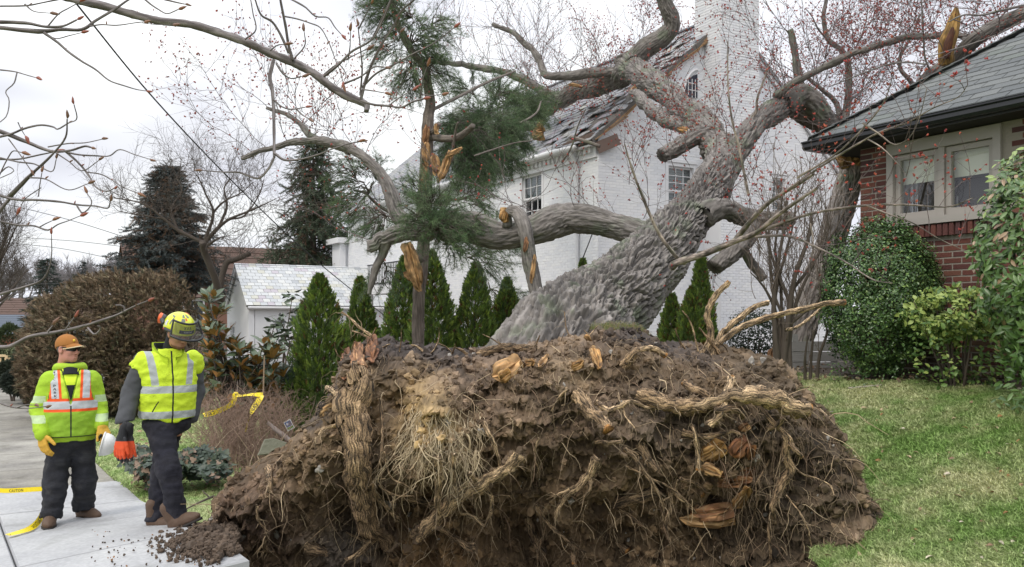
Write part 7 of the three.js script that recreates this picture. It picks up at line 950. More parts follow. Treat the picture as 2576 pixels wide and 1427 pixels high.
{ // ==== worker with the cap ====
const g0 = P(165, 1335, 8.0), g = thing('person', 'worker in tan cap, sunglasses and lime jacket standing on the sidewalk with yellow gloves', 'person', [g0.x, slabY(g0.x, g0.z), g0.z]);
const yaw = 0.5, ex = V3(Math.cos(yaw), 0, -Math.sin(yaw)), ez = V3(Math.sin(yaw), 0, Math.cos(yaw)), C = P(176, 1000, 8.02), H = headField(P(171, 877, 8.0), V3(0.93, -0.03, 0.37).normalize(), V3(0.03, 1, 0));
const shR = P(126, 958, 7.92), elR = P(98, 1030, 7.9), wrR = P(104, 1092, 7.78), shL = P(231, 956, 8.12), elL = P(247, 1022, 8.14), wrL = P(255, 1068, 8.04);
const hipR = P(150, 1108, 7.98), knR = P(138, 1222, 7.95), anR = P(126, 1318, 7.92), hipL = P(206, 1108, 8.1), knL = P(212, 1210, 8.12), anL = P(207, 1300, 8.28);
// body: skin under the clothes, head and neck
const inner = (x, y, z) => { let d = torsoF(C, ex, ez, [[0.80, 0.13, 0.09], [1.05, 0.14, 0.10], [1.38, 0.15, 0.09], [1.5, 0.07, 0.06]])(x, y, z); for (const [a, b, r1, r2] of [[shR, elR, 0.045, 0.038], [elR, wrR, 0.038, 0.027], [shL, elL, 0.045, 0.038], [elL, wrL, 0.038, 0.027], [hipR, knR, 0.075, 0.05], [knR, anR.clone().add(V3(0, 0.07, 0)), 0.05, 0.026], [hipL, knL, 0.075, 0.05], [knL, anL.clone().add(V3(0, 0.07, 0)), 0.05, 0.026]]) d = smin(d, cone(x, y, z, a, b, r1, r2), 0.04); d = smin(d, cone(x, y, z, H.at(-0.05, -0.2, 0), V3(C.x, 1.4, C.z), 0.055, 0.06), 0.05); return d; };
const [bl, bh] = box3([shR, elR, wrR, shL, wrL, anR, anL, H.at(0, -0.2, 0)], 0.14);
const body = mergeGeometries([plainAttr(fieldMesh(inner, bl, bh, 0.014)), plainAttr(fieldMesh(H.field, [H.o.x - 0.15, H.o.y - 0.24, H.o.z - 0.15], [H.o.x + 0.15, H.o.y + 0.15, H.o.z + 0.15], 0.0042))]); wpart('body', body, M.skinA, g);
{ const hr = (x, y, z) => { const a = x - H.o.x, b = y - H.o.y, c = z - H.o.z, F = a * H.f.x + b * H.f.y + c * H.f.z, U = a * H.u.x + b * H.u.y + c * H.u.z, S = a * H.s.x + b * H.s.y + c * H.s.z; return Math.max(elp(F + 0.016, U - 0.022, S, 0.099, 0.1, 0.0785), U - 0.03, F + 0.015 + (U < -0.02 ? 0.01 : -0.02), -0.075 - U); }; wpart('hair', plainAttr(fieldMesh(hr, [H.o.x - 0.13, H.o.y - 0.12, H.o.z - 0.13], [H.o.x + 0.13, H.o.y + 0.12, H.o.z + 0.13], 0.006)), std([0.10, 0.085, 0.075]), g); }
// cap with curved brim
{ const M2 = (a, b, c) => H.at(a, b, c), capM = std([0.34, 0.14, 0.032], { bumpMap: clothBump, bumpScale: 0.003 }), fld = (x, y, z) => { const a = x - H.o.x, b = y - H.o.y, c = z - H.o.z, F = a * H.f.x + b * H.f.y + c * H.f.z, U = a * H.u.x + b * H.u.y + c * H.u.z, S = a * H.s.x + b * H.s.y + c * H.s.z; let d = elp(F + 0.018, U - 0.034, S, 0.112, 0.098, 0.088) + 0.0012 * Math.abs(Math.sin(Math.atan2(S, F) * 3)); return Math.max(d, (0.022 + F * 0.16 + (F < -0.06 ? (F + 0.06) * 0.6 : 0)) - U); }; const cap = wpart('cap', plainAttr(fieldMesh(fld, [H.o.x - 0.15, H.o.y - 0.08, H.o.z - 0.15], [H.o.x + 0.15, H.o.y + 0.15, H.o.z + 0.15], 0.0055)), capM, g, 'tan baseball cap');
const brim = (s0, s1, th, mt, nm) => { const b = new MB(), n = 16, m = 5, rows = []; for (const up of [0, 1]) { const R = []; for (let i = 0; i <= n; i++) { const a = mix(-1.25, 1.25, i / n), r2 = []; for (let j = 0; j <= m; j++) { const q = mix(s0, s1, j / m), rr = mix(1, 1 + 0.82 * Math.pow(Math.cos(a * 0.98), 0.8), q), F = -0.012 + 0.104 * Math.cos(a) * rr, S = 0.086 * Math.sin(a) * (1 + 0.06 * q), U = 0.048 - 0.022 * q - 0.034 * Math.sin(a) ** 2 + (up ? th : 0); const p = M2(F, U, S); r2.push(b.v(p.x, p.y, p.z, 0, 1, 0, i / n, j / m)); } R.push(r2); } rows.push(R); } for (const [R, fl] of [[rows[0], 1], [rows[1], 0]]) for (let i = 0; i < n; i++) for (let j = 0; j < m; j++) { const [a, c, d, e] = [R[i][j], R[i + 1][j], R[i + 1][j + 1], R[i][j + 1]]; fl ? b.i.push(a, d, c, a, e, d) : b.i.push(a, c, d, a, d, e); } for (let i = 0; i < n; i++) { const a = rows[0][i][m], c = rows[0][i + 1][m], d = rows[1][i + 1][m], e = rows[1][i][m]; b.i.push(a, c, d, a, d, e); } b.build(nm, mt, cap, null, true); };
brim(0, 0.9, 0.004, capM, 'brim'); brim(0.9, 1.0, 0.005, std([0.66, 0.56, 0.36]), 'brim_edge'); const bt = new MB(); const tp = M2(-0.018, 0.134, 0); bt.tube([tp, tp.clone().add(V3(0, 0.006, 0))], [0.008, 0.004], 8); bt.build('button', capM, cap);
const lg = part('badge', new THREE.SphereGeometry(0.02, 10, 8), std([0.68, 0.46, 0.05]), cap); const lp = M2(0.083, 0.076, 0.012); lg.position.copy(lp.sub(g.position)); lg.scale.set(0.55, 0.7, 1.1); lg.lookAt(lp.clone().add(H.f)); }
{ // wrap sunglasses
const b = new MB(); for (const s of [-1, 1]) { const n = 8, R = []; for (let i = 0; i <= n; i++) { const t = i / n, a = s * mix(0.1, 1.12, t), hgt = mix(0.02, 0.013, t * t) * (t < 0.1 ? 0.8 : 1); R.push([b.v(...H.at(0.098 * Math.cos(a) + 0.012, 0.010 + hgt * 0.75, 0.078 * Math.sin(a)).toArray(), 0, 0, 1, 0, 0), b.v(...H.at(0.104 * Math.cos(a) + 0.012, 0.004, 0.081 * Math.sin(a)).toArray(), 0, 0, 1, 0, 0), b.v(...H.at(0.094 * Math.cos(a) + 0.012, -hgt - 0.002, 0.076 * Math.sin(a)).toArray(), 0, 0, 1, 0, 0)]); } for (let i = 0; i < n; i++) for (let j = 0; j < 2; j++) b.i.push(R[i][j], R[i + 1][j], R[i + 1][j + 1], R[i][j], R[i + 1][j + 1], R[i][j + 1]); b.tube([H.at(0.058, 0.014, s * 0.075), H.at(0.03, 0.012, s * 0.083), H.at(-0.02, 0.006, s * 0.084)], [0.007, 0.005, 0.003], 6); } b.build('sunglasses', phy([0.01, 0.01, 0.012], { roughness: 0.12, side: THREE.DoubleSide }), g, null, true); }
// lime jacket
const prof = [[0.83, 0.205, 0.155], [0.90, 0.225, 0.175], [1.05, 0.228, 0.182], [1.22, 0.222, 0.165], [1.36, 0.215, 0.140], [1.44, 0.165, 0.110], [1.50, 0.085, 0.085]], tor = torsoF(C, ex, ez, prof);
const jac = (x, y, z) => { let d = tor(x, y, z); let ar = cone(x, y, z, shR, elR, 0.088, 0.078); ar = smin(ar, cone(x, y, z, elR, wrR, 0.078, 0.062), 0.03); let al = cone(x, y, z, shL, elL, 0.086, 0.076); al = smin(al, cone(x, y, z, elL, wrL, 0.076, 0.060), 0.03); d = smin(d, Math.min(ar, al), 0.035); return d + wrinkle(x, y, z, 3, 0.014); };
const lime = canvasTex(512, 512, (c, w, h) => { c.fillStyle = '#9fc42c'; c.fillRect(0, 0, w, h); const Y = (y) => h - (y - 0.75) / 0.8 * h, X = (x) => (x + 0.4) / 0.8 * w; for (const [y0, y1] of [[1.27, 1.205], [1.10, 1.03]]) { c.fillStyle = '#b9cfa0'; c.fillRect(0, Y(y0 - 0.02), X(-0.2), Y(y1 - 0.02) - Y(y0 - 0.02)); c.fillRect(X(0.2), Y(y0 - 0.03), w, Y(y1 - 0.03) - Y(y0 - 0.03)); } dirt(c, w, h, 70, 5); }); 
const jm = std([1, 1, 1], { map: lime, bumpMap: clothBump, bumpScale: 0.006, roughness: 0.8 }); { const [l, h] = box3([shR, elR, wrR, shL, wrL, V3(C.x, 0.82, C.z), V3(C.x, 1.52, C.z)], 0.2); wpart('jacket', cutPattern(fieldMesh(jac, l, h, 0.0125), C, ex, -0.4, 0.4, 0.75, 1.55), jm, g); }
// safety vest over it
const vst = (x, y, z) => { const a = (x - C.x) * ex.x + (z - C.z) * ex.z, b = (x - C.x) * ez.x + (z - C.z) * ez.z, d = tor(x, y, z) - 0.013 + wrinkle(x, y, z, 3, 0.013); const neck = b > 0 ? Math.abs(a) - 0.055 - 0 : -1, open = Math.max(0.02 - b, -(Math.abs(a) - 0.25 * (y - 1.12))); return Math.max(d, Math.abs(a) - (y > 1.2 ? 0.165 + 0.25 * Math.max(0, 1.3 - y) : 0.26), 0.875 - y, y - 1.475, b > 0.02 && y > 1.15 ? 0.22 * (y - 1.15) - Math.abs(a) : -1); };
const vt = canvasTex(1024, 1024, (c, w, h) => {
const Y = (y) => h - (y - 0.85) / 0.65 * h, X = (x) => (x + 0.3) / 0.6 * w, bar = (x0, x1, y0, y1, f) => { c.fillStyle = f; c.fillRect(X(x0), Y(y1), X(x1) - X(x0), Y(y0) - Y(y1)); };
c.fillStyle = '#bfda38'; c.fillRect(0, 0, w, h); c.fillStyle = '#8cb42c'; c.fillRect(0, Y(1.105), w, h); dirt(c, w, h, 120, 9);
for (const s of [-1, 1]) { c.save(); c.transform(1, 0, s * -0.06, 1, s * 0.06 * Y(1.2), 0); bar(s * 0.122 - 0.052, s * 0.122 + 0.052, 1.2, 1.5, '#ee5a1e'); bar(s * 0.122 - 0.03, s * 0.122 + 0.03, 1.2, 1.5, '#b8bcc0'); if (s < 0) { c.fillStyle = '#1b1b1d'; c.font = 'bold 62px sans-serif'; c.textAlign = 'center'; c.textBaseline = 'middle'; 'NYC PARKS'.split('').forEach((q, i) => { c.save(); c.translate(X(-0.122), Y(1.462 - i * 0.0305)); c.rotate(0.12); c.scale(1.15, 0.78); c.fillText(q, 0, 0); c.restore(); }); } c.restore(); }
bar(-0.3, 0.3, 1.105, 1.225, '#ee5a1e'); bar(-0.3, 0.3, 1.13, 1.2, '#b8bcc0');
bar(-0.006, 0.006, 0.85, 1.16, '#20221c'); for (const s of [-1, 1]) { c.fillStyle = '#20221c'; c.fillRect(X(s * 0.176) - 5, Y(1.5), 10, Y(1.22) - Y(1.5)); } bar(-0.3, 0.3, 0.86, 0.884, '#20221c');
});
wpart('safety_vest', cutPattern(fieldMesh(vst, [C.x - 0.3, 0.84, C.z - 0.3], [C.x + 0.3, 1.5, C.z + 0.3], 0.0095), C, ex, -0.3, 0.3, 0.85, 1.5), std([1, 1, 1], { map: vt, bumpMap: clothBump, bumpScale: 0.005, roughness: 0.7 }), g, 'orange and silver striped safety vest');
{ // hood roll, dark lining, yellow shirt
const N = H.at(-0.035, -0.185, 0), mb = new MB(), p = [], q = []; for (let i = 0; i <= 22; i++) { const a = mix(-2.75, 2.75, i / 22), b = Math.PI + a; const fx = -Math.cos(a), sx = Math.sin(a); p.push(V3(C.x, 0, C.z).addScaledVector(ez, -fx * 0.085 - 0.015 + (Math.abs(a) > 2 ? 0.02 : 0)).addScaledVector(ex, sx * 0.115).setY(1.505 - 0.12 * sst(1.2, 2.75, Math.abs(a)))); q.push(0.034 - 0.012 * sst(1.5, 2.75, Math.abs(a))); }
// opening at the front: start the roll behind the neck
const back = p.map((v) => v); mb.tube(back, q, 12, { ro: (A, L, R) => R * 0.25 * ns(A, L * 9, 2) }); mb.build('hood', std([0.38, 0.58, 0.04], { bumpMap: clothBump, bumpScale: 0.005 }), g);
const ln = new MB(); ln.tube([V3(C.x, 1.40, C.z).addScaledVector(ez, 0.06), V3(C.x, 1.47, C.z).addScaledVector(ez, 0.02), V3(C.x, 1.52, C.z)], [0.1, 0.092, 0.076], 20); ln.build('collar', std([0.012, 0.014, 0.02]), g);
const sh = (x, y, z) => Math.max(tor(x, y, z) - 0.016, Math.abs((x - C.x) * ex.x + (z - C.z) * ex.z) - 0.24 * Math.max(0, y - 1.17) + 0.006, 1.2 - y, y - 1.49, 0.03 - ((x - C.x) * ez.x + (z - C.z) * ez.z)); const sc = cutPattern(fieldMesh(sh, [C.x - 0.2, 1.18, C.z - 0.25], [C.x + 0.2, 1.52, C.z + 0.25], 0.008), C, ex, -0.1, 0.1, 1.2, 1.5); const st = canvasTex(64, 128, (c, w, h) => { c.fillStyle = '#d4ee3a'; c.fillRect(0, 0, w, h); c.fillStyle = '#16181c'; c.fillRect(0, h * 0.52, w, h); c.fillRect(0, 0, w, h * 0.04); }); wpart('shirt', sc, std([1, 1, 1], { map: st }), g); }
// trousers
const tr = (x, y, z) => { let a = cone(x, y, z, hipR, knR, 0.112, 0.098); a = smin(a, cone(x, y, z, knR, anR, 0.098, 0.092), 0.05); let b = cone(x, y, z, hipL, knL, 0.112, 0.098); b = smin(b, cone(x, y, z, knL, anL, 0.098, 0.090), 0.05); let d = smin(a, b, 0.03); d = smin(d, elp((x - C.x) * ex.x + (z - C.z) * ex.z, y - 0.86, (x - C.x) * ez.x + (z - C.z) * ez.z, 0.2, 0.13, 0.15), 0.05); return Math.max(d, (x < C.x ? 0.07 : 0.085) - y + slabY(C.x, C.z), y - 0.97) + wrinkle(x, y, z, 8, 0.021) * (1 + sst(0.4, 0.1, y)); };
{ const [l, h] = box3([hipR, knR, anR, hipL, knL, anL], 0.2); wpart('trousers', plainAttr(fieldMesh(tr, l, h, 0.0125)), M.denim, g, 'dark worn trousers'); }
const gy = slabY(g0.x, g0.z); boot(g, V3(anR.x - 0.03, gy, anR.z - 0.06), V3(0.40, 0, 0.9), Y1, 0.29); boot(g, V3(anL.x - 0.055, slabY(anL.x, anL.z), anL.z - 0.02), V3(0.92, 0, 0.42), Y1, 0.29);
// gloves
const gl = (hb, cuffA, cuffB, nm) => { const f2 = (x, y, z) => smin(hb.f(x, y, z), cone(x, y, z, cuffA, cuffB, 0.05, 0.036), 0.02); const [l, h] = box3([V3(...hb.lo), V3(...hb.hi), cuffA], 0.05); wpart('glove', plainAttr(fieldMesh(f2, l, h, 0.005)), M.glove, g, nm); };
gl(handBones(P(104, 1092, 7.78), V3(0.22, -1, 0.12), V3(0.9, 0.2, 0.4), V3(0.2, 0, -1), { k: 1.16, r: 0.0125, curl: [0.25, 0.35, 0.3], spread: 0.05, td: 0.75, tt: 0.95 }), P(102, 1074, 7.8), P(104, 1094, 7.78), 'yellow leather work glove'); const hl = handBones(P(256, 1070, 8.02), V3(0.5, -1, 0.25), V3(-0.6, -0.2, 0.8), V3(-0.6, -0.5, -0.5), { k: 1.1, r: 0.0122, curl: [0.45, 0.55, 0.4], td: 0.9, tt: 0.5 }); gl(hl, P(253, 1056, 8.06), P(256, 1072, 8.02), 'yellow leather work glove holding the white helmet');
// white helmet hanging from his left hand
{ const hc = P(259, 1117, 8.0), h = thing('white_helmet', 'white hard hat with black inner straps hanging from the hand of the capped worker', 'helmet', hc), ax = V3(0.86, -0.22, -0.30).normalize(); const R = (r1, r2, n) => { const p = []; for (let i = 0; i <= n; i++) { const a = i / n * Math.PI / 2; p.push(new THREE.Vector2(r1 * Math.cos(a) + 1e-4, r2 * Math.sin(a))); } return p; };
const dome = part('shell', new THREE.LatheGeometry([new THREE.Vector2(0.124, -0.012), new THREE.Vector2(0.128, 0), ...R(0.118, 0.125, 12)], 32), phy([0.78, 0.78, 0.78], { roughness: 0.3, side: THREE.DoubleSide }), h); dome.quaternion.setFromUnitVectors(Y1, ax); dome.scale.set(0.9, 0.95, 1);
const inn = part('liner', new THREE.LatheGeometry([new THREE.Vector2(0.105, -0.012), new THREE.Vector2(0.112, 0.01), ...R(0.106, 0.10, 8)], 24), std([0.02, 0.02, 0.024], { side: THREE.DoubleSide }), h); inn.quaternion.copy(dome.quaternion); inn.scale.copy(dome.scale);
const st = new MB(); for (let i = 0; i < 3; i++) { const a = i * 1.05, d = V3(Math.cos(a) * 0.1, 0, Math.sin(a) * 0.1); st.tube([d, V3(0, 0.05, 0), d.clone().negate()], [0.008, 0.008, 0.008], 6); } st.tube([V3(-0.06, -0.03, 0.09), V3(-0.03, -0.05, 0.02), V3(-0.05, -0.02, -0.09)], [0.012, 0.016, 0.012], 8); const sm = part('strap', st.geo(), M.dark, h); sm.quaternion.copy(dome.quaternion); }
}
{ // ==== worker with the yellow helmet ====
const g0 = P(412, 1335, 7.35), GY = 0.16, g = thing('person', 'worker in yellow helmet with mesh visor and yellow vest walking down off the sidewalk', 'person', [g0.x, GY, g0.z]);
const yaw = 0.62, ex = V3(Math.cos(yaw), 0, -Math.sin(yaw)), ez = V3(Math.sin(yaw), 0, Math.cos(yaw)), C = P(420, 990, 7.35), H = headField(P(450, 837, 7.3), V3(0.70, -0.40, 0.60).normalize(), V3(0.28, 0.92, 0.25).normalize());
const shR = P(362, 908, 7.22), elR = P(330, 990, 7.22), wrR = P(311, 1066, 7.1), shL = P(486, 908, 7.62), elL = P(492, 985, 7.66), wrL = P(480, 1048, 7.56);
const hipR = P(402, 1078, 7.28), knR = P(424, 1185, 7.15), anR = P(446, 1300, 7.2), hipL = P(424, 1078, 7.5), knL = P(408, 1190, 7.5), anL = P(391, 1312, 7.45);
const YB = C.y; // heights from the middle of the chest
const inner = (x, y, z) => { let d = torsoF(C, ex, ez, [[YB - 0.36, 0.12, 0.09], [YB, 0.14, 0.10], [YB + 0.22, 0.14, 0.08], [YB + 0.34, 0.06, 0.055]])(x, y, z); for (const [a, b, r1, r2] of [[shR, elR, 0.045, 0.038], [elR, wrR, 0.038, 0.027], [shL, elL, 0.045, 0.038], [elL, wrL, 0.038, 0.027], [hipR, knR, 0.07, 0.05], [knR, anR.clone().add(V3(0, 0.07, 0)), 0.05, 0.026], [hipL, knL, 0.07, 0.05], [knL, anL.clone().add(V3(0, 0.07, 0)), 0.05, 0.026]]) d = smin(d, cone(x, y, z, a, b, r1, r2), 0.04); return smin(d, cone(x, y, z, H.at(-0.05, -0.2, 0), V3(C.x, YB + 0.2, C.z), 0.055, 0.06), 0.05); };
const hb = handBones(P(311, 1066, 7.1), V3(-0.1, -1, 0.2), V3(0.85, 0.1, 0.5), V3(0.35, -0.1, -0.9), { k: 1.02, curl: [1.0, 1.25, 0.8], td: 0.8, tt: 0.45, tn: 0.5, tn2: 0.5 });
const [bl, bh] = box3([shR, elR, wrR, shL, wrL, anR, anL, H.at(0, -0.2, 0)], 0.14);
wpart('body', mergeGeometries([plainAttr(fieldMesh(inner, bl, bh, 0.014)), plainAttr(fieldMesh(H.field, [H.o.x - 0.16, H.o.y - 0.24, H.o.z - 0.16], [H.o.x + 0.16, H.o.y + 0.16, H.o.z + 0.16], 0.0042)), plainAttr(fieldMesh((x, y, z) => smin(hb.f(x, y, z), cone(x, y, z, P(312, 1056, 7.12), P(311, 1068, 7.1), 0.032, 0.028), 0.02), [hb.lo[0] - 0.03, hb.lo[1] - 0.02, hb.lo[2] - 0.03], [hb.hi[0] + 0.03, hb.hi[1] + 0.06, hb.hi[2] + 0.03], 0.0042))]), M.skinB, g);
{ const eb = new MB(); for (const s of [-1, 1]) { const p = H.at(0.08, -0.001, s * 0.031); eb.tube([p.clone().addScaledVector(H.f, -0.012), p, p.clone().addScaledVector(H.f, 0.004)], [0.011, 0.0115, 0.004], 10, { c: [0.7, 0.68, 0.65] }); } eb.build('eye', std([1, 1, 1], { vertexColors: true, roughness: 0.3 }), g);
const bd = (x, y, z) => { const a = x - H.o.x, b = y - H.o.y, c = z - H.o.z, F = a * H.f.x + b * H.f.y + c * H.f.z, U = a * H.u.x + b * H.u.y + c * H.u.z; return Math.max(H.field(x, y, z) - 0.0015, U + 0.088 + 0.0, -0.13 - U, 0.02 - F); }; wpart('beard', plainAttr(fieldMesh(bd, [H.o.x - 0.1, H.o.y - 0.2, H.o.z - 0.1], [H.o.x + 0.2, H.o.y, H.o.z + 0.2], 0.005)), std([0.20, 0.10, 0.065]), g);
const bal = (x, y, z) => { const a = x - H.o.x, b = y - H.o.y, c = z - H.o.z, F = a * H.f.x + b * H.f.y + c * H.f.z, U = a * H.u.x + b * H.u.y + c * H.u.z, S = a * H.s.x + b * H.s.y + c * H.s.z; return Math.max(smin(elp(F + 0.016, U - 0.02, S, 0.104, 0.1, 0.088), cone(F, U, S, V3(-0.03, -0.05, 0), V3(-0.05, -0.17, 0), 0.072, 0.076), 0.03), F + 0.012 - (U < -0.085 ? (-0.085 - U) * 0.9 : 0)); }; wpart('balaclava', plainAttr(fieldMesh(bal, [H.o.x - 0.18, H.o.y - 0.24, H.o.z - 0.18], [H.o.x + 0.16, H.o.y + 0.14, H.o.z + 0.16], 0.0065)), std([0.013, 0.014, 0.022], { bumpMap: clothBump, bumpScale: 0.004 }), g, 'dark cloth under the helmet'); }
{ // helmet, visor, ear defenders
const hm = new THREE.Group(); hm.name = 'helmet'; g.add(hm); hm.userData.label = 'yellow climbing helmet with raised ear defenders'; const yel = phy([0.70, 0.76, 0.02], { roughness: 0.28, clearcoat: 0.5 });
const LF = (x, y, z) => { const a = x - H.o.x, b = y - H.o.y, c = z - H.o.z; return [a * H.f.x + b * H.f.y + c * H.f.z, a * H.u.x + b * H.u.y + c * H.u.z, a * H.s.x + b * H.s.y + c * H.s.z]; };
const dome = (x, y, z) => { const [F, U, S] = LF(x, y, z); let d = elp(F + 0.01, U - 0.045, S, 0.142, 0.128, 0.124); const rim = 0.022 + 0.0 - (F < -0.05 ? 0.032 * sst(-0.05, -0.1, F) : 0) + (Math.abs(F + 0.01) < 0.05 ? 0.018 * Math.cos((F + 0.01) / 0.05 * 1.57) : 0); d = Math.max(d, rim - U, -elp(F + 0.01, U - 0.04, S, 0.132, 0.118, 0.114)); return d; };
wpart('shell', plainAttr(fieldMesh(dome, [H.o.x - 0.2, H.o.y - 0.14, H.o.z - 0.2], [H.o.x + 0.2, H.o.y + 0.22, H.o.z + 0.2], 0.0055)), yel, hm);
const on = (az, el, k = 1) => H.at(-0.01 + 0.1435 * k * Math.cos(az) * Math.cos(el), 0.045 + 0.1295 * k * Math.sin(el), 0.1255 * k * Math.sin(az) * Math.cos(el));
const patch = (a0, a1, e0, e1, mt, nm) => { const b = new MB(), n = 6, R = []; for (let i = 0; i <= n; i++) { const r2 = []; for (let j = 0; j <= n; j++) { const p = on(mix(a0, a1, i / n), mix(e0, e1, j / n)); r2.push(b.v(p.x, p.y, p.z, 0, 1, 0, i / n, j / n)); } R.push(r2); } for (let i = 0; i < n; i++) for (let j = 0; j < n; j++) b.i.push(R[i][j], R[i][j + 1], R[i + 1][j + 1], R[i][j], R[i + 1][j + 1], R[i + 1][j]); b.build(nm, mt, hm, null, true); };
const gr = std([0.20, 0.21, 0.20], { side: THREE.DoubleSide }), txt = canvasTex(256, 128, (c, w, h) => { c.fillStyle = '#cfd91a'; c.fillRect(0, 0, w, h); c.fillStyle = '#26282c'; c.fillRect(0, 0, w, 46); c.fillStyle = '#c9ccd0'; c.font = 'bold 30px sans-serif'; c.textAlign = 'center'; c.textBaseline = 'middle'; c.fillText('STERLING', w / 2 + 8, 24); c.fillStyle = '#1e2416'; c.font = 'bold 52px serif'; c.fillText('KA/K', w / 2, 76); c.fillStyle = '#33409a'; c.font = 'bold 20px sans-serif'; c.fillText('—◆——', w / 2, 114); });
patch(0.55, -0.55, 0.62, -0.02, std([1, 1, 1], { map: txt, side: THREE.DoubleSide }), 'sticker');
// grey vent panels over the crown, a checkered sticker on the side
for (const [a, b, c, d] of [[0.5, 0.15, 1.05, 1.35], [0.55, 0.2, 0.75, 0.98], [-0.15, -0.5, 1.05, 1.35], [1.35, 1.25, 0.35, 0.9], [1.7, 1.3, 0.88, 1.0]]) patch(a, b, c, d, gr, 'vent'); patch(1.78, 1.52, 0.15, 0.5, std([1, 1, 1], { map: canvasTex(32, 32, (c, w, h) => { c.fillStyle = '#d8dad6'; c.fillRect(0, 0, w, h); c.fillStyle = '#22242a'; for (let i = 0; i < 8; i++) c.fillRect((i * 9) % 28, (i * 5) % 28, 5, 4); }), side: THREE.DoubleSide }), 'sticker'); patch(0.14, -0.02, 0.85, 1.05, std([0.7, 0.05, 0.06], { side: THREE.DoubleSide }), 'sticker');
// visor: mesh sheet in a black frame, pivoting at the temples
const vz = (a, t) => { const r1 = mix(0.138, 0.185, t), U = mix(0.146, 0.036, t), F0 = mix(0.0, 0.045, t); return H.at(F0 + r1 * Math.cos(a * 0.98), U - 0.01 * Math.cos(a), (r1 * 0.84) * Math.sin(a * 0.98)); };
{ const b = new MB(), n = 14, m = 6, R = []; for (let i = 0; i <= n; i++) { const r2 = []; for (let j = 0; j <= m; j++) { const p = vz(mix(-1.15, 1.15, i / n), j / m); r2.push(b.v(p.x, p.y, p.z, 0, 0, 1, i, j)); } R.push(r2); } for (let i = 0; i < n; i++) for (let j = 0; j < m; j++) b.i.push(R[i][j], R[i + 1][j], R[i + 1][j + 1], R[i][j], R[i + 1][j + 1], R[i][j + 1]); b.build('visor', std([0.03, 0.032, 0.036], { transparent: true, opacity: 0.45, side: THREE.DoubleSide, roughness: 0.4 }), hm, 'dark mesh visor', true);
const fr = new MB(), edge = (t, w) => { const p = []; for (let i = 0; i <= 16; i++) p.push(vz(mix(-1.17, 1.17, i / 16), t)); fr.tube(p, p.map(() => w), 8); }; edge(0, 0.009); edge(1, 0.0105); for (const a of [-1.17, 1.17]) fr.tube([vz(a, 0), vz(a, 0.5), vz(a, 1)], [0.008, 0.008, 0.009], 8); for (const s of [-1, 1]) fr.tube([H.at(-0.005, 0.035, s * 0.128), vz(s * 1.17, 0.75)], [0.016, 0.011], 8); fr.build('visor_frame', std([0.014, 0.014, 0.018], { roughness: 0.4 }), hm);
const pv = new MB(); for (const s of [-1, 1]) pv.tube([H.at(-0.005, 0.035, s * 0.112), H.at(-0.005, 0.035, s * 0.142)], [0.013, 0.011], 12); pv.build('pivot', std([0.5, 0.02, 0.02], { roughness: 0.4 }), hm);
for (const s of [-1, 1]) { const cu = new MB(), q = H.at(-0.138, 0.072, s * 0.105), o = V3().addScaledVector(H.s, s).addScaledVector(H.f, -0.9).normalize(); cu.tube([q.clone().addScaledVector(o, -0.01), q.clone().addScaledVector(o, 0.012), q.clone().addScaledVector(o, 0.02)], [0.042, 0.046, 0.03], 18); cu.build('ear_defender', std([0.80, 0.14, 0.035], { roughness: 0.4 }), hm, 'orange ear defender'); const ar = new MB(); ar.tube([q.clone().addScaledVector(o, -0.035), q.clone().addScaledVector(o, -0.008)], [0.036, 0.042], 16); ar.tube([H.at(-0.06, 0.06, s * 0.118), H.at(-0.09, 0.08, s * 0.122), q], [0.02, 0.018, 0.012], 10); ar.build('ear_cup', std([0.03, 0.031, 0.036], { roughness: 0.4 }), hm); } } }
// grey fleece sleeves
const prof = [[YB - 0.235, 0.215, 0.165], [YB - 0.14, 0.222, 0.175], [YB, 0.232, 0.178], [YB + 0.13, 0.236, 0.165], [YB + 0.235, 0.222, 0.138], [YB + 0.315, 0.165, 0.112], [YB + 0.375, 0.10, 0.096]]; prof.lean = 0.06; const tor = torsoF(C, ex, ez, prof);
const fl = (x, y, z) => { let a = cone(x, y, z, shR, elR, 0.082, 0.078); a = smin(a, cone(x, y, z, elR, wrR, 0.076, 0.068), 0.03); let b = cone(x, y, z, shL, elL, 0.080, 0.072); b = smin(b, cone(x, y, z, elL, wrL, 0.072, 0.064), 0.03); return Math.max(smin(Math.min(a, b), tor(x, y, z) + 0.03, 0.03), x < C.x ? wrR.y + 0.008 - y + 0.2 * (x - wrR.x) : -1) + wrinkle(x, y, z, 13, 0.013); };
{ const [l, h] = box3([shR, elR, wrR, shL, elL, wrL], 0.16); wpart('fleece', plainAttr(fieldMesh(fl, l, h, 0.0125)), M.fleece, g, 'grey fleece sleeves'); }
// yellow vest with cap shoulders and stand-up collar
const vs = (x, y, z) => { let d = tor(x, y, z); d = smin(d, cone(x, y, z, shR, shR.clone().lerp(elR, 0.16).add(V3(-0.01, -0.01, 0)), 0.082, 0.09), 0.06); d = smin(d, cone(x, y, z, shL, shL.clone().lerp(elL, 0.16), 0.090, 0.094), 0.06); const cut = Math.max(cone(x, y, z, shR.clone().lerp(elR, 0.48).add(V3(-0.02, 0, 0)), elR, 0.108, 0.1), -1); d = Math.max(d, -cut); d = Math.max(d, YB - 0.20 - 0.05 * sst(0.0, 0.1, (x - C.x) * ez.x + (z - C.z) * ez.z) * sst(0.12, 0.0, Math.abs((x - C.x) * ex.x + (z - C.z) * ex.z)) - y); return d + wrinkle(x, y, z, 17, 0.016); };
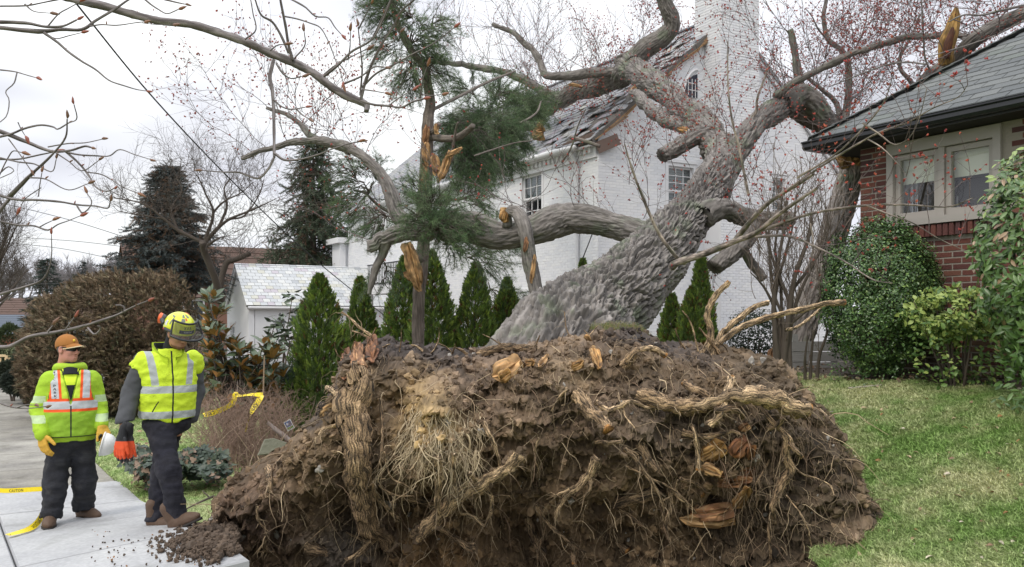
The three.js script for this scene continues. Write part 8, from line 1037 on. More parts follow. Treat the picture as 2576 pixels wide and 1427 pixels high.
const vt = canvasTex(1024, 1024, (c, w, h) => {
const Y = (y) => h - (y + 0.26) / 0.64 * h, X = (x) => (x + 0.36) / 0.72 * w; c.fillStyle = '#c6e02f'; c.fillRect(0, 0, w, h); dirt(c, w, h, 90, 21); dirt(c, w * 0.5, h * 0.6, 60, 22, 'rgba(60,110,40,');
c.fillStyle = '#a7adae'; for (const s of [-1, 1]) { c.save(); c.transform(1, 0, s * -0.12, 1, s * 0.12 * Y(0.1), 0); c.fillRect(X(s * 0.135) - 40, Y(0.38), 80, Y(0.06) - Y(0.36)); c.restore(); } c.fillRect(0, Y(0.075), w, Y(0.015) - Y(0.075)); c.fillRect(0, Y(-0.135), w, Y(-0.195) - Y(-0.135));
c.fillStyle = '#17181a'; c.fillRect(X(0) - 9, Y(0.36), 18, Y(-0.26) - Y(0.36)); c.save(); c.translate(X(-0.13), Y(-0.09)); c.rotate(0.42); c.fillRect(-6, -70, 12, 150); c.restore();
});
{ const [l, h] = box3([shR, shL, V3(C.x, YB - 0.26, C.z), V3(C.x, YB + 0.38, C.z)], 0.2); wpart('vest', cutPattern(fieldMesh(vs, l, h, 0.0105), C, ex, -0.36, 0.36, YB - 0.26, YB + 0.38), std([1, 1, 1], { map: vt, bumpMap: clothBump, bumpScale: 0.006, roughness: 0.75 }), g, 'bright yellow vest with grey reflective bands'); }
{ const mk = (r0, th, mat, nm, dy) => { const b = new MB(), n = 26, R = []; for (let k = 0; k <= 1; k++) for (let j = 0; j <= 4; j++) { const r2 = []; for (let i = 0; i <= n; i++) { const a = mix(-2.85, 2.85, i / n), rr = r0 + (k ? th : 0) + 0.008 * j / 4, hgt = j / 4 * (0.085 - 0.02 * sst(1.8, 2.8, Math.abs(a))), o = V3(C.x, YB + 0.345 + hgt + dy - 0.10 * sst(1, 2.85, Math.abs(a)), C.z).addScaledVector(ez, -Math.cos(a) * rr * 0.98 + 0.028 + 0.03 * sst(1, 2.85, Math.abs(a))).addScaledVector(ex, Math.sin(a) * rr * 1.05); r2.push(b.v(o.x, o.y, o.z, 0, 1, 0, i / n, j / 4)); } R.push(r2); } for (let q = 0; q < 9; q++) { if (q === 4) continue; for (let i = 0; i < n; i++) b.i.push(R[q][i], R[q + 1][i], R[q + 1][i + 1], R[q][i], R[q + 1][i + 1], R[q][i + 1]); } for (let i = 0; i < n; i++) b.i.push(R[4][i], R[9][i], R[9][i + 1], R[4][i], R[9][i + 1], R[4][i + 1]); b.build(nm, mat, g, null, true); }; mk(0.100, 0.014, std([0.53, 0.72, 0.03], { side: THREE.DoubleSide, bumpMap: clothBump, bumpScale: 0.004 }), 'collar', 0); mk(0.088, 0.010, std([0.014, 0.02, 0.02], { side: THREE.DoubleSide }), 'inner_collar', -0.004); }
// trousers
const tr = (x, y, z) => { let a = cone(x, y, z, hipR, knR, 0.112, 0.090); a = smin(a, cone(x, y, z, knR, anR, 0.090, 0.074), 0.05); let b = cone(x, y, z, hipL, knL, 0.108, 0.088); b = smin(b, cone(x, y, z, knL, anL, 0.088, 0.082), 0.05); let d = smin(a, b, 0.02); d = smin(d, elp((x - C.x) * ex.x + (z - C.z) * ex.z, y - (YB - 0.24), (x - C.x) * ez.x + (z - C.z) * ez.z, 0.195, 0.13, 0.15), 0.05); return Math.max(d, y - YB + 0.14, GY + (z > -7.33 ? 0.10 : 0.07) - y) + wrinkle(x, y, z, 23, 0.021) * (1 + sst(0.5, 0.2, y)); };
{ const [l, h] = box3([hipR, knR, anR, hipL, knL, anL], 0.2); wpart('trousers', plainAttr(fieldMesh(tr, l, h, 0.0125)), M.navy, g, 'dark navy trousers'); }
boot(g, V3(anL.x - 0.07, GY, anL.z + 0.0), V3(0.95, 0, 0.3), Y1, 0.3); boot(g, V3(anR.x - 0.045, GY + 0.02, anR.z + 0.0), V3(0.90, 0.42, 0.25), V3(-0.4, 1, 0), 0.3);
// orange gloves dangling from his fist
{ const q = P(311, 1090, 7.06), og = thing('work_gloves', 'pair of orange and black rubber-coated gloves dangling from the hand of the helmeted worker', 'gloves', q), ora = std([0.72, 0.085, 0.02], { roughness: 0.5 }), blk = std([0.022, 0.023, 0.027], { roughness: 0.8 });
for (const [u, s] of [[306, -1], [320, 1]]) { const w = P(u, 1096, 7.03 + s * 0.03), h2 = handBones(w, V3(s * 0.12 - 0.03, -1, 0.04), V3(-s * 0.9, 0, 0.3), V3(0, 0, -1), { k: 1.14, r: 0.0118, curl: [0.1, 0.2, 0.15], td: 1.1, tt: 0.5, spread: 0.09 }); const gm = plainAttr(fieldMesh(h2.f, h2.lo, h2.hi, 0.005)), a = gm.attributes.position, col = new Float32Array(a.count * 3); for (let i = 0; i < a.count; i++) { const tip = a.getY(i) < w.y - 0.165 * 1.1 + 0.02 * ns(a.getX(i) * 60, 0), top = a.getY(i) > w.y - 0.045; const c = tip || top ? [0.022, 0.023, 0.027] : [0.72, 0.085, 0.02]; col.set(c, i * 3); } gm.setAttribute('color', new THREE.BufferAttribute(col, 3)); wpart('glove', gm, std([1, 1, 1], { vertexColors: true, roughness: 0.55 }), og);
const cf = new MB(); cf.tube([w.clone().add(V3(0, -0.02, 0)), w.clone().add(V3(0.008, 0.03, 0)), P(318 + s * 6, 1074, 7.0), P(324 + s * 5, 1066, 7.0)], [0.036, 0.034, 0.032, 0.03], 12, { ro: (A, L, R) => R * 0.3 * ns(A, L * 20, s) }); cf.build('cuff', blk, og); } }
}
// ---------- street furniture, garden bits, debris ----------
{ // twin lantern post
const d = 14.6, base = P(748, 1050, d); base.y = groundY(base.x, base.z); const g = thing('lamp_post', 'black iron garden lamp post with two lanterns in front of the white garage', 'lamp post', base), top = EYE + (HZ - 800) / FOC * d - base.y, mb = new MB();
mb.tube([V3(0, 0, 0), V3(0, 0.12, 0), V3(0, 0.14, 0), V3(0, 0.5, 0), V3(0, 0.55, 0), V3(0, top - 0.5, 0), V3(0, top - 0.25, 0)], [0.1, 0.09, 0.055, 0.05, 0.035, 0.03, 0.03], 12); part('post', mb.geo(), M.iron, g);
for (const [x, y] of [[-0.29, 0.06], [0.06, 0.10]]) {
const arm = new MB(), pts = []; for (let i = 0; i <= 10; i++) { const t = i / 10; pts.push(V3(x * t, top - 0.42 - 0.13 * Math.sin(t * 3.1) + t * 0.14, 0)); } arm.tube(pts, pts.map(() => 0.014), 6); part('arm', arm.geo(), M.iron, g);
const L = new THREE.Group(); L.name = 'lantern'; L.position.set(x, top - 0.30 + y, 0); g.add(L);
const cage = new MB(); for (let k = 0; k < 6; k++) { const a = k * Math.PI / 3; cage.tube([V3(Math.cos(a) * 0.05, 0, Math.sin(a) * 0.05), V3(Math.cos(a) * 0.085, 0.17, Math.sin(a) * 0.085)], [0.006, 0.006], 4); } cage.tube([V3(0, -0.02, 0), V3(0, 0.005, 0)], [0.03, 0.06], 6); part('cage', cage.geo(), M.iron, L);
const gl = new THREE.CylinderGeometry(0.082, 0.048, 0.165, 6, 1, true); gl.translate(0, 0.085, 0); part('pane', gl, M.glass, L);
part('cap', new THREE.LatheGeometry([[0.115, 0.16], [0.11, 0.175], [0.07, 0.21], [0.03, 0.24], [0.018, 0.27], [0.026, 0.29], [0.001, 0.33]].map((q) => new THREE.Vector2(...q)), 16), M.iron, L);
}
}
{ // utility pole and wires
const b = P(760, 760, 40), t = P(753, 537, 40), g = thing('utility_pole', 'weathered wooden utility pole rising behind the garage roof', 'utility pole', [b.x, 0, b.z]), mb = new MB(); mb.tube([V3(b.x + 0.1, 0, b.z), t], [0.16, 0.12], 10); mb.build('post', std([0.22, 0.2, 0.18], { bumpMap: fineTex, bumpScale: 0.01 }), g);
const cb = new MB(); cb.tube([P(744, 590, 39.8), P(772, 586, 40.2)], [0.05, 0.05], 6); cb.build('crossarm', M.stem, g);
const wire = (label, pts, rad) => { const c = thing('wire', label, 'cable', pts[0]), [a, q] = smooth(pts, pts.map(() => rad), 0.15), m = new MB(); m.tube(a, q, 6); m.build('cable', M.dark, c); };
wire('black service cable sagging from the upper left sky down to the garage', [P(160, -30, 9), P(380, 240, 11.5), P(600, 472, 14.5), P(800, 660, 18), P(1000, 820, 22)], 0.010);
wire('upper thin wire in the sky left of the dark spruce', [P(-20, 505, 42), P(180, 555, 42), P(330, 602, 42)], 0.014); wire('middle thin wire in the sky left of the square chimney', [P(60, 598, 42), P(200, 608, 42), P(320, 622, 42)], 0.012); wire('lowest thin wire in the sky left of the square chimney', [P(-20, 608, 42), P(150, 625, 42), P(300, 655, 42)], 0.012); wire('thin wire crossing in front of the blue-green spruce', [P(-30, 718, 38), P(60, 716, 38), P(150, 714, 38)], 0.014);
wire('dark cable running from the white house wall behind the leaning trunk', [P(1420, 760, 20.4), P(1478, 620, 20.6), P(1500, 560, 20.8)], 0.014);
}
// caution tape: a thin ribbon of film
function ribbon(name, label, pts, wid, o = {}) {
const g = thing(name, label, 'barrier tape', pts[0]), c = new THREE.CatmullRomCurve3(pts), n = 70, mb = new MB(), L = c.getLength();
for (let i = 0; i <= n; i++) { const t = i / n, p = c.getPoint(t), q = o.turn ? o.turn(t) : 0, tg = c.getTangent(t), a = V3(0, 1, 0).addScaledVector(tg, -tg.y).normalize(), s = tg.clone().cross(a).normalize(), w = a.multiplyScalar(Math.cos(q)).addScaledVector(s, Math.sin(q)).multiplyScalar(wid / 2); const cr = 0.006 * ns(t * 30, 2, 1); for (const k of [-1, 1]) { mb.v(p.x + w.x * k + cr, p.y + w.y * k, p.z + w.z * k + cr, 0, 0, 1, (o.u0 ?? 0) + t * L / (o.per ?? 0.55), k < 0 ? 0.02 : 0.98); } if (i < n) { const b = i * 2; mb.i.push(b, b + 2, b + 1, b + 1, b + 2, b + 3); } }
const m = mb.build('film', M.tape, g, null, true); return g;
}
{
const t = canvasTex(512, 64, (c, w, h) => { c.fillStyle = '#f2d81c'; c.fillRect(0, 0, w, h); c.fillStyle = '#15130c'; c.font = 'bold 50px sans-serif'; c.textBaseline = 'middle'; c.textAlign = 'center'; c.fillText('CAUTION', w * 0.5, h * 0.54); c.fillRect(0, 0, w, 2); c.fillRect(0, h - 2, w, 2); });
t.wrapS = THREE.RepeatWrapping; M.tape = std([1, 1, 1], { map: t, side: THREE.DoubleSide, roughness: 0.35 });
ribbon('caution_tape', 'yellow caution tape stretched behind the legs of the capped worker', [P(-40, 1232, 8.55), P(20, 1235, 8.5), P(60, 1233, 8.45), P(110, 1230, 8.4)], 0.045, { u0: 0.77, per: 0.47 });
ribbon('caution_tape', 'yellow tape end lying on the pale slab by the capped worker', [onSlab(106, 1318, 0.09), onSlab(96, 1326, 0.05), onSlab(80, 1336, 0.03), onSlab(55, 1346, 0.03), onSlab(18, 1356, 0.03)], 0.055, { turn: (q) => 0.5 + q * 0.9, u0: 0.1 });
const A = P(661, 994, 11.2), g = thing('garden_stake', 'thin wooden stake in the brambles holding a yellow tape', 'stake', [A.x, groundY(A.x, A.z), A.z]), mb = new MB(); mb.tube([V3(A.x - 0.02, groundY(A.x, A.z) - 0.1, A.z), V3(A.x, A.y - 0.2, A.z), V3(A.x + 0.02, A.y + 0.5, A.z)], [0.013, 0.012, 0.008], 8); mb.build('post', std([0.30, 0.22, 0.15]), g);
ribbon('caution_tape', 'yellow tape tied to the garden stake, running left with a torn end', [P(661, 994, 11.17), P(630, 993, 11.1), P(600, 996, 11.1), P(592, 992, 11.1), P(586, 1012, 11.1), P(560, 1030, 11.1), P(530, 1040, 11.1), P(512, 1045, 11.05)], 0.07, { turn: (q) => 0.4 + 0.9 * Math.sin(q * 7) });
ribbon('caution_tape', 'yellow tape tail hanging down from the garden stake', [P(658, 994, 11.15), P(648, 1012, 11.1), P(634, 1034, 11.05), P(624, 1060, 11.05), P(617, 1087, 11.05)], 0.075, { turn: (q) => 1.2 - 0.5 * Math.sin(q * 5) });
}
{ // brambles: brown canes left of the root plate
const r = rng(101), C = P(615, 1050, 11.6); C.y = groundY(C.x, C.z); const g = thing('bramble_patch', 'tangle of brown leafless canes between the ivy and the large thuja', 'shrub', C), mb = new MB(), fine = new MB();
for (let i = 0; i < 170; i++) { const u = mix(505, 745, r()), p = P(u, mix(1080, 1140, r()), mix(10.6, 12.2, r())); p.y = groundY(p.x, p.z); const h = mix(0.25, 1.1, r() * (0.5 + 0.5 * r())), pts = [p.clone()], d = V3((r() - 0.5) * 0.7, 1, (r() - 0.5) * 0.5).normalize(), n = 7; for (let k = 0; k < n; k++) { d.x += (r() - 0.5) * 0.5; d.z += (r() - 0.5) * 0.4; d.y -= 0.09; d.normalize(); p.addScaledVector(d, h / n * 1.25); pts.push(p.clone()); if (r() < 0.7) growTwigs(fine, [], r, p, V3(r() - 0.5, 0.35 * r(), r() - 0.5), 0.16 + 0.2 * r(), 0.0028, 1, -0.02, 0, 0); } const k2 = 0.7 + r() * 0.7; mb.tube(pts, pts.map((q, k) => 0.0062 * (1.2 - k / n) * (0.6 + r() * 0.7)), 4, { c: r() < 0.4 ? [0.46 * k2, 0.36 * k2, 0.26 * k2] : [0.27 * k2, 0.18 * k2, 0.14 * k2], cap: false }); }
for (let i = 0; i < 900; i++) { const p = P(mix(500, 735, r()), mix(1010, 1150, r()), mix(10.6, 11.9, r())); p.y = Math.max(p.y, groundY(p.x, p.z)); growTwigs(fine, [], r, p, V3(r() - 0.5, 0.3 + r() * 0.4, r() - 0.5), 0.14 + 0.18 * r(), 0.003, 1, -0.02, 0, 0); }
stuff(mb.build('canes', std([1, 1, 1], { vertexColors: true }), g)); stuff(fine.build('twigs', std([0.27, 0.185, 0.14]), g));
}
{ // ivy and dead leaves round it
const r = rng(102), C = P(470, 1165, 9.8); C.y = groundY(C.x, C.z); const g = thing('ivy_patch', 'low mound of dark ivy leaves behind the legs of the helmeted worker', 'ivy', C), L = [];
const lg = (() => { const s = new THREE.Shape([[0, 0], [0.32, -0.12], [0.5, 0.22], [0.28, 0.34], [0.3, 0.62], [0, 1], [-0.3, 0.62], [-0.28, 0.34], [-0.5, 0.22], [-0.32, -0.12]].map((q) => new THREE.Vector2(...q))); const q = new THREE.ShapeGeometry(s), a = q.attributes.position; for (let i = 0; i < a.count; i++) a.setZ(i, 0.25 * Math.abs(a.getX(i)) - 0.12 * a.getY(i)); q.computeVertexNormals(); return q; })();
for (const [u, v, ru, rv, d, n] of [[500, 1165, 62, 34, 9.9, 900], [400, 1175, 60, 40, 9.7, 620], [350, 1150, 30, 26, 10, 200], [545, 1185, 30, 20, 9.7, 160]]) { const K = P(u, v, d); shell(K, ru / FOC * d, rv / FOC * d, 0.3, n, r, (p, o) => { const k = 0.6 + 0.8 * r(), dead = r() < (u < 450 ? 0.3 : 0.12); if (p.y < groundY(p.x, p.z)) p.y = groundY(p.x, p.z) + 0.02; L.push({ m: TM(p, leafQ(V3(0, 0.8, 0.6).add(jit(r, 1.2)), r() * 6.28), 0.05 + 0.04 * r()), mi: dead ? 3 : r() < 0.25 ? 1 : r() < 0.3 ? 2 : 0, w: dead ? 0.5 : 1 }); }, 0.2, 3); }
const T = [[0.024, 0.042, 0.026], [0.05, 0.075, 0.05], [0.035, 0.055, 0.025], [0.19, 0.125, 0.08]], mats = T.map((c) => std(c, { side: THREE.DoubleSide, roughness: 0.45 })); mats.tones = T; mats.rest = std([1, 1, 1], { side: THREE.DoubleSide, roughness: 0.5 }); pieces('leaf', [lg], mats, locals(g, L), g, 250);
}
{ // rhododendron-like shrub by the lamp, pale ornamental grass
const r = rng(103), b = onGround(P(715, 900, 13.8).x, -13.8), g = thing('rangy_shrub', 'open rangy shrub with grey-green leaf tufts around the black lamp post', 'shrub', b), L = [], mb = new MB();
for (const [u, v] of [[735, 745], [748, 775], [705, 800], [690, 815], [720, 830], [745, 820], [700, 850], [730, 858], [765, 845], [680, 835], [752, 800], [715, 875]]) { const w = P(u, v, 13.7 + (r() - 0.5) * 0.5), [p, q] = smooth([b.clone().add(jit(r, 0.2)), b.clone().lerp(w, 0.6).add(jit(r, 0.5)), w], [0.02, 0.012, 0.006], 0.1); mb.tube(p, q, 5, { cap: false }); for (let i = 0; i < 11; i++) { const a = r() * 6.28, dd = V3(Math.cos(a), (r() - 0.35) * 0.9, Math.sin(a)).normalize(), k = 0.6 + 0.8 * r(); L.push({ m: TM(w.clone().add(jit(r, 0.14)), dirQ(dd, r() * 6), 0.12 + 0.05 * r()), c: [0.10 * k, 0.135 * k, 0.085 * k] }); } }
mb.build('stems', M.stem2, g); copies('foliage', leafGeo(1, 0.36, 0.3, 0.2), M.glossy, locals(g, L), g);
const g2 = thing('feathery_shrub', 'soft blue-green feathery shrub between the magnolia and the large thuja', 'shrub', onGround(P(705, 1000, 13.2).x, -13.2)), L2 = []; for (let i = 0; i < 700; i++) { const p = P(mix(668, 742, r()), mix(925, 1060, r()), 13.1 + r() * 0.4), k = 0.6 + 0.8 * r(); L2.push({ m: TM(p, dirQ(V3(r() - 0.5, -0.4 + r(), r() - 0.3).normalize(), r() * 6), 0.15), c: [0.075 * k, 0.115 * k, 0.08 * k] }); } copies('foliage', tuftG, M.leaf, locals(g2, L2), g2);
}
{ // stone slab, cut log, plant tag
const a = P(690, 1128, 10.6), g = thing('flat_stone', 'tilted mossy paving stone leaning at the edge of the brambles', 'stone', a), s = new THREE.Shape([[-0.2, -0.08], [0.2, -0.05], [0.2, 0.03], [-0.02, 0.11], [-0.12, 0.1]].map((q) => new THREE.Vector2(...q))), e = new THREE.ExtrudeGeometry(s, { depth: 0.05, bevelEnabled: true, bevelSize: 0.006, bevelThickness: 0.006, bevelSegments: 1 }); const m = part('stone', e, std([0.20, 0.20, 0.15], { bumpMap: fineTex, bumpScale: 0.01 }), g); m.rotation.set(-0.3, 0.5, 0.1);
const b = P(703, 1085, 10.8), g2 = thing('cut_branch', 'short grey cut branch lying above the mossy stone', 'branch', b), mb = new MB(); mb.tube([P(674, 1064, 10.9), P(690, 1078, 10.85), P(712, 1094, 10.75), P(733, 1112, 10.7)], [0.022, 0.028, 0.03, 0.026], 12, { ro: (A, L, R) => R * 0.25 * ns(A, L * 10, 3) }); mb.build('branch', std([0.24, 0.20, 0.18], { bumpMap: fineTex, bumpScale: 0.008 }), g2);
const c = P(727, 1070, 11.2), g3 = thing('plant_tag', 'small blue and green plant tag hanging below the large thuja', 'tag', c), tt = canvasTex(64, 64, (x, w, h) => { x.fillStyle = '#dfe6ea'; x.fillRect(0, 0, w, h); x.fillStyle = '#3d5f97'; x.fillRect(6, 6, 52, 34); x.fillStyle = '#5d9a45'; x.fillRect(6, 42, 52, 14); x.fillStyle = '#c9d4e8'; x.beginPath(); x.arc(24, 22, 10, 0, 7); x.fill(); }); const tg = part('tag', new THREE.BoxGeometry(0.11, 0.13, 0.003), std([1, 1, 1], { map: tt, roughness: 0.4 }), g3); tg.rotation.set(0.1, -0.2, 0.5); const st = new MB(); st.tube([V3(0.05, 0.06, 0), V3(0.08, 0.2, 0.02)], [0.002, 0.002], 4); part('string', st.geo(), M.stem2, g3);
}
{ // twig poking out of the plate on the left
const g = thing('loose_twig', 'thin grey twig lying on the grass left of the root plate', 'twig', P(500, 1280, 7.9)), mb = new MB(); mb.tube(...smooth([P(470, 1280, 8.3), P(500, 1265, 8.0), P(537, 1249, 7.6)], [0.007, 0.009, 0.011], 0.05), 7); mb.tube([P(527, 1252, 7.7), P(514, 1240, 7.75), P(509, 1234, 7.8)], [0.007, 0.005, 0.003], 6); mb.build('twig', M.stem2, g);
}
{ // soil spilled on the slab, broken slab chunk
const r = rng(105), C = P(470, 1395, 6.9), gr = thing('spilled_soil', 'dark soil crumbs spilled on the pale slab beside the root plate', 'soil', [C.x, 0.2, C.z]); gr.userData.kind = 'stuff'; const lump = new THREE.IcosahedronGeometry(1, 1), q = lump.attributes.position; for (let i = 0; i < q.count; i++) { const k = 1 + 0.8 * ns(q.getX(i) * 1.5, q.getY(i) * 1.5, q.getZ(i) * 1.5 + 8); q.setXYZ(i, q.getX(i) * k, q.getY(i) * k * 0.8, q.getZ(i) * k); } lump.computeVertexNormals();
const L = [], pile = new MB(), up = slabY, pu = (u, v) => onSlab(u, v);
for (let i = 0; i < 2400; i++) { const t = r() ** 0.6, u = mix(585, 350, r() * r() * 0.9) + (r() - 0.5) * 40, v = 1370 + (r() + r() - 1) * 70 * (0.4 + 0.6 * (u - 330) / 250); if (u > 600 || v > 1430 || (u > 555 && v > 1400)) continue; const p = pu(u, v), near = sst(420, 540, u) * sst(70, 20, Math.abs(v - 1370)), s = 0.004 + 0.016 * r() ** 4, k = 0.6 + 0.8 * r(); p.y += near * 0.06 * r(); L.push({ m: TM(p, QE(r() * 6, r() * 6, 0), s * (1 + near * 0.8)), c: [0.085 * k, 0.06 * k, 0.042 * k] }); }
for (let i = 0; i < 80; i++) { const p = pu(mix(230, 560, r()), mix(1335, 1427, r())), s = 0.003 + 0.006 * r(); L.push({ m: TM(p, QE(r() * 6, r() * 6, 0), s), c: r() < 0.2 ? [0.3, 0.16, 0.07] : [0.08, 0.06, 0.045] }); }
const im = copies('crumbs', lump, std([1, 1, 1]), locals(gr, L), gr);
const n = 24, pc = pu(510, 1372); for (let j = 0; j <= n; j++) for (let i = 0; i <= n; i++) { const x = pc.x + (i / n - 0.5) * 0.5, z = pc.z + (j / n - 0.5) * 0.42, e = Math.hypot((i / n - 0.5) * 2, (j / n - 0.5) * 2) + 0.35 * ns(x * 5, z * 5, 3); pile.v(x, up(x, z) - 0.02 + 0.065 * sst(0.95, 0.2, e) * (0.8 + 0.5 * ns(x * 14, z * 14)), z, 0, 1, 0, x, z, [0.07, 0.05, 0.035]); if (i < n && j < n) { const a = j * (n + 1) + i; pile.i.push(a, a + n + 1, a + 1, a + 1, a + n + 1, a + n + 2); } }
pile.build('heap', M.soil, gr, null, true);
}
{ // things at the far left: pallet, low wall, clipped mounds
const r = rng(106), g = thing('pallet', 'pale wooden pallet standing on edge at the left picture edge', 'pallet', P(5, 960, 22)); for (let i = 0; i < 6; i++) bx('board', g, std([0.55, 0.42, 0.24]), -0.14 + (i % 2) * 0.26 - 0.05, -0.02 + (i % 2) * 0.26, 0.06 + Math.floor(i / 2) * 0.2, 0.2 + Math.floor(i / 2) * 0.2, 0, 0.02); bx('stringer', g, std([0.6, 0.46, 0.27]), 0.1, 0.16, 0, 0.66, 0.021, 0.06); bx('stringer', g, std([0.6, 0.46, 0.27]), -0.22, 0.1, 0.62, 0.68, 0.021, 0.05); bx('stringer', g, std([0.5, 0.38, 0.22]), -0.24, -0.18, 0, 0.62, 0.021, 0.06);
const w = thing('low_wall', 'low pale garden wall behind the clipped mounds at the left', 'wall', P(50, 962, 24)); bx('wall', w, M.old, -1.4, 0.5, 0, 0.56, -0.1, 0.1);
const md = (label, u, v, ru, rv, d, c) => { const K = P(u, v, d), gg = thing('clipped_mound', label, 'shrub', [K.x, 0, K.z], 'clipped evergreen mounds left of the brown hedge'), L = []; shell(K, ru / FOC * d, rv / FOC * d, ru / FOC * d, 2600, r, (p, o) => { const k = 0.6 + 0.8 * r(); L.push({ m: TM(p, dirQ(o.clone().add(jit(r, 0.8)).normalize(), r() * 6), 0.11), c: c.map((q) => q * k) }); }, 0.06); copies('foliage', sprayG, M.leaf, locals(gg, L), gg); stems(gg, V3(K.x, 0, K.z), 5, Math.max(0.2, K.y * 0.9), 0.2, 0.03, r); };
md('upper clipped dark green mound beside the low pale wall', 62, 915, 26, 22, 21, [0.045, 0.062, 0.035]); md('middle flat clipped mound left of the brown hedge', 40, 935, 40, 24, 20.5, [0.042, 0.055, 0.032]); md('lowest wide clipped mound at the foot of the brown hedge', 66, 960, 52, 30, 19.8, [0.036, 0.050, 0.036]); md('small cone-shaped green shrub beside the red garage at the left edge', 24, 870, 30, 52, 30, [0.06, 0.085, 0.03]);
}
{ // leaves and chips on the lawn, each one a thing too small for parts is left as litter
const r = rng(107), lg = leafGeo(1, 0.55, 0.35, 0.5), mk = (label, n, size, cols, spread, name) => { const L = []; for (let i = 0; i < n; i++) { const [u, v] = spread(r), p = hit(u, v), c = cols[Math.floor(r() * cols.length)], k = 0.7 + 0.6 * r(); p.y += 0.045; L.push({ m: TM(p, leafQ(V3((r() - 0.5) * 1.4, 1, (r() - 0.5) * 1.4), r() * 6.28), size * (0.5 + r())), c: c.map((q) => q * k) }); } copies(name, lg, M.leaf, L, scene, label); };
mk('dry brown leaves and pale wood chips scattered over the lawn', 130, 0.045, [[0.30, 0.15, 0.06], [0.26, 0.17, 0.10], [0.5, 0.44, 0.34], [0.42, 0.32, 0.2]], (q) => [mix(2030, 2576, q()), mix(975, 1427, q())], 'fallen_leaves');
mk('brown leaf litter under the shrubs along the brick house', 420, 0.05, [[0.20, 0.13, 0.08], [0.14, 0.10, 0.065], [0.3, 0.24, 0.16]], (q) => [mix(1960, 2576, q()), mix(915, 968, q())], 'leaf_litter');
mk('brown leaf litter below the brambles and the ivy', 700, 0.06, [[0.24, 0.15, 0.09], [0.17, 0.12, 0.08], [0.3, 0.2, 0.12], [0.12, 0.09, 0.065]], (q) => [mix(330, 740, q()), mix(1090, 1245, q()) - 0], 'leaf_litter');
const tw = (label, t, rad) => { const pts = t.map(([u, v]) => hit(u, v).add(V3(0, 0.03, 0))), g = thing('fallen_twig', label, 'twig', pts[0]), mb = new MB(); mb.tube(pts, pts.map((p, i) => rad * (1 - 0.5 * i / pts.length)), 6); mb.build('twig', std([0.36, 0.32, 0.27]), g); };
tw('pale twig on the far lawn below the round shrub', [[2135, 984], [2170, 981], [2218, 976]], 0.011); tw('short pale stick on the lawn beside the root plate', [[2045, 1050], [2070, 1047], [2098, 1043]], 0.009); tw('tiny stick on the lawn above the longer pale twig', [[2020, 997], [2042, 1000]], 0.008);
}
{ // stone edging strip behind the workers
const g = struct('garden_edging', 'pale stone strip along the grass behind the workers'); const a = hit(255, 1056), b = hit(345, 1046), d = b.clone().sub(a), mb = new MB(); mb.box(a.clone().add(b).multiplyScalar(0.5).setY(a.y + 0.05), d.length() / 2, 0.06, 0.09, d.clone().normalize(), Y1, d.clone().normalize().cross(Y1)); mb.build('kerb', M.old, g);
}
{ // pale boards low behind the shrubs
const a = P(1985, 930, 11.3), g = thing('garden_board', 'low pale grey boards behind the shrubs at the foot of the broken trunk', 'fence', [a.x, groundY(a.x, a.z), a.z]); g.rotation.y = 0.15; const mt = std([0.30, 0.30, 0.29], { bumpMap: fineTex, bumpScale: 0.004 }); for (let i = 0; i < 3; i++) bx('board', g, mt, -0.1, 1.25, -0.05 + i * 0.135, 0.077 + i * 0.135, -0.015 + 0.004 * i, 0.015 + 0.004 * i); for (const x of [0.1, 0.65, 1.2]) bx('post', g, mt, x - 0.035, x + 0.035, -0.1, 0.44, -0.075, -0.016);
}
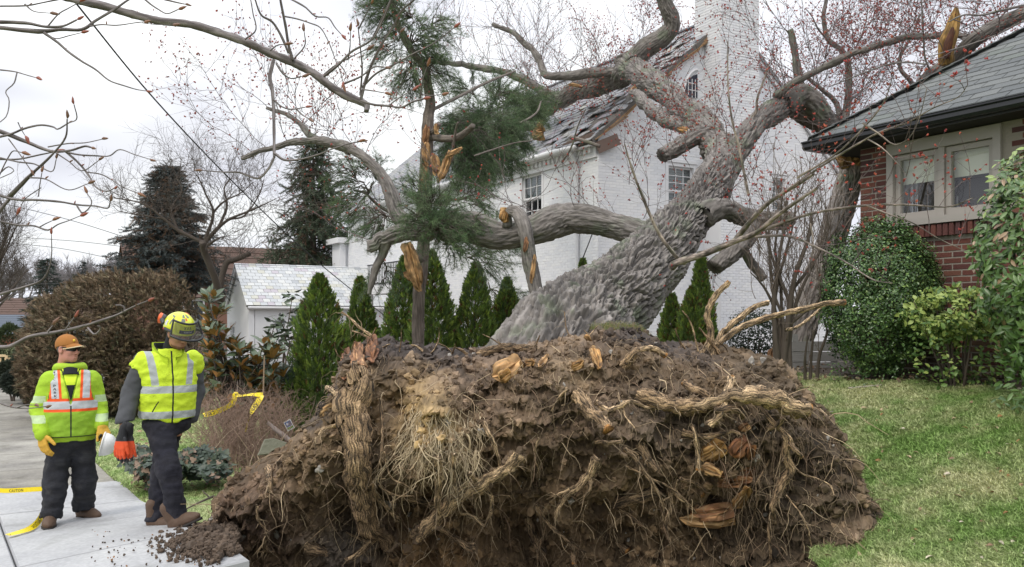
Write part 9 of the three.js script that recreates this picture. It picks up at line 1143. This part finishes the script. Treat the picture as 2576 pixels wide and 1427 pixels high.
// ---------- grass ----------
{
const tuft = (seed, n, h, lean) => { const r = rng(seed), mb = new MB(); for (let i = 0; i < n; i++) { const a = r() * 6.283, b = V3((r() - 0.5) * 0.07, 0, (r() - 0.5) * 0.07), l = h * (0.5 + 0.7 * r()), d = V3(Math.cos(a) * lean * (0.3 + r()), 1, Math.sin(a) * lean * (0.3 + r())).normalize(), w = V3(-Math.sin(a), 0, Math.cos(a)).multiplyScalar(0.0022 + 0.0016 * r()), m = b.clone().addScaledVector(d, l * 0.55), e = b.clone().addScaledVector(d, l).add(V3(Math.cos(a) * l * 0.35, -l * 0.22, Math.sin(a) * l * 0.35)), straw = r() < 0.36, k = 0.7 + 0.6 * r(), c = straw ? [2.1 * k, 1.8 * k, 2.6 * k] : [k, k, k]; mb.tri(b.clone().sub(w), b.clone().add(w), m.clone().add(w.clone().multiplyScalar(0.7)), c); mb.tri(b.clone().sub(w), m.clone().add(w.clone().multiplyScalar(0.7)), m.clone().addScaledVector(w, -0.7), c); mb.tri(m.clone().addScaledVector(w, -0.7), m.clone().addScaledVector(w, 0.7), e, c); } return mb.geo(); };
const r = rng(201), lawn = [], verge = [], inPlate = (x, z) => Math.hypot((x - 0.15) / 2.55, (z + 7.15) / 1.0) < 1;
const col = (x, z) => { const n = fbm(x * 1.1, z * 1.1, 2, 4), n2 = fbm(x * 5, z * 5, 9, 2), st = clamp(0.45 + n * 1.5 + n2 * 1.2), k = 0.75 + 0.5 * r(); return [mix(0.12, 0.29, st) * k, mix(0.22, 0.34, st) * k, mix(0.04, 0.13, st) * k]; };
for (let i = 0; i < 500000; i++) {
const d = 4.3 + 6.2 * r() ** 1.25, u = mix(1650, 3250, r()), x = (u - CX) / FOC * d, z = -d, s = 0.839 * x - 0.545 * z - 1.72; if (s < 0.4 || s > 6.75 + 0.2 * ns(x * 3, z * 3) || inPlate(x, z)) continue;
const y = groundY(x, z), v = HZ + (EYE - y) / d * FOC; if (v > 1475 || (d < 7.4 && u < 1980 && v > 900 && v < 1340 && d > 7)) continue; const pit = pitF(x, z); if (pit < 1.0) continue;
const thin = fbm(x * 2.2, z * 2.2, 5, 3); if (r() < clamp(0.15 + thin * 1.6)) continue; lawn.push({ m: TM(V3(x, y - 0.004, z), QE((r() - 0.5) * 0.5, r() * 6.28, (r() - 0.5) * 0.5), (0.65 + 0.6 * r()) * (d > 8 ? 0.85 : 1)), c: col(x, z) });
}
const T = tuft(7, 11, 0.055, 1.3); copies('lawn_grass', T, M.leaf, lawn, scene, 'short patchy winter grass of the lawn right of the root plate');
for (let i = 0; i < 150000; i++) {
const d = 6.4 + 14 * r() ** 1.4, u = mix(-60, 800, r()), x = (u - CX) / FOC * d, z = -d, s = 0.839 * x - 0.545 * z - 1.72; if (s < 0.04 || s > 3.6 || inPlate(x, z)) continue; const pit = pitF(x, z); if (pit < 1) continue;
const t = -0.545 * x - 0.839 * z; if (t > 8.2 && t < 13.5 && s > 1.3 + 0.5 * ns(x * 2, z * 2)) continue; if (t < 12 && t > 9.6 && s < 0.75 && s > 0) { if (r() < 0.85 * sst(9.4, 9.9, t) * sst(11.5, 10.6, t)) continue; }
verge.push({ m: TM(V3(x, groundY(x, z) - 0.004, z), QE((r() - 0.5) * 0.5, r() * 6.28, (r() - 0.5) * 0.5), (0.7 + 0.6 * r()) * (d > 10 ? 1.3 : 1)), c: col(x, z) });
}
copies('verge_grass', T, M.leaf, verge, scene, 'grass strip along the sidewalk left of the root plate');
}
renderer.render(scene, camera);
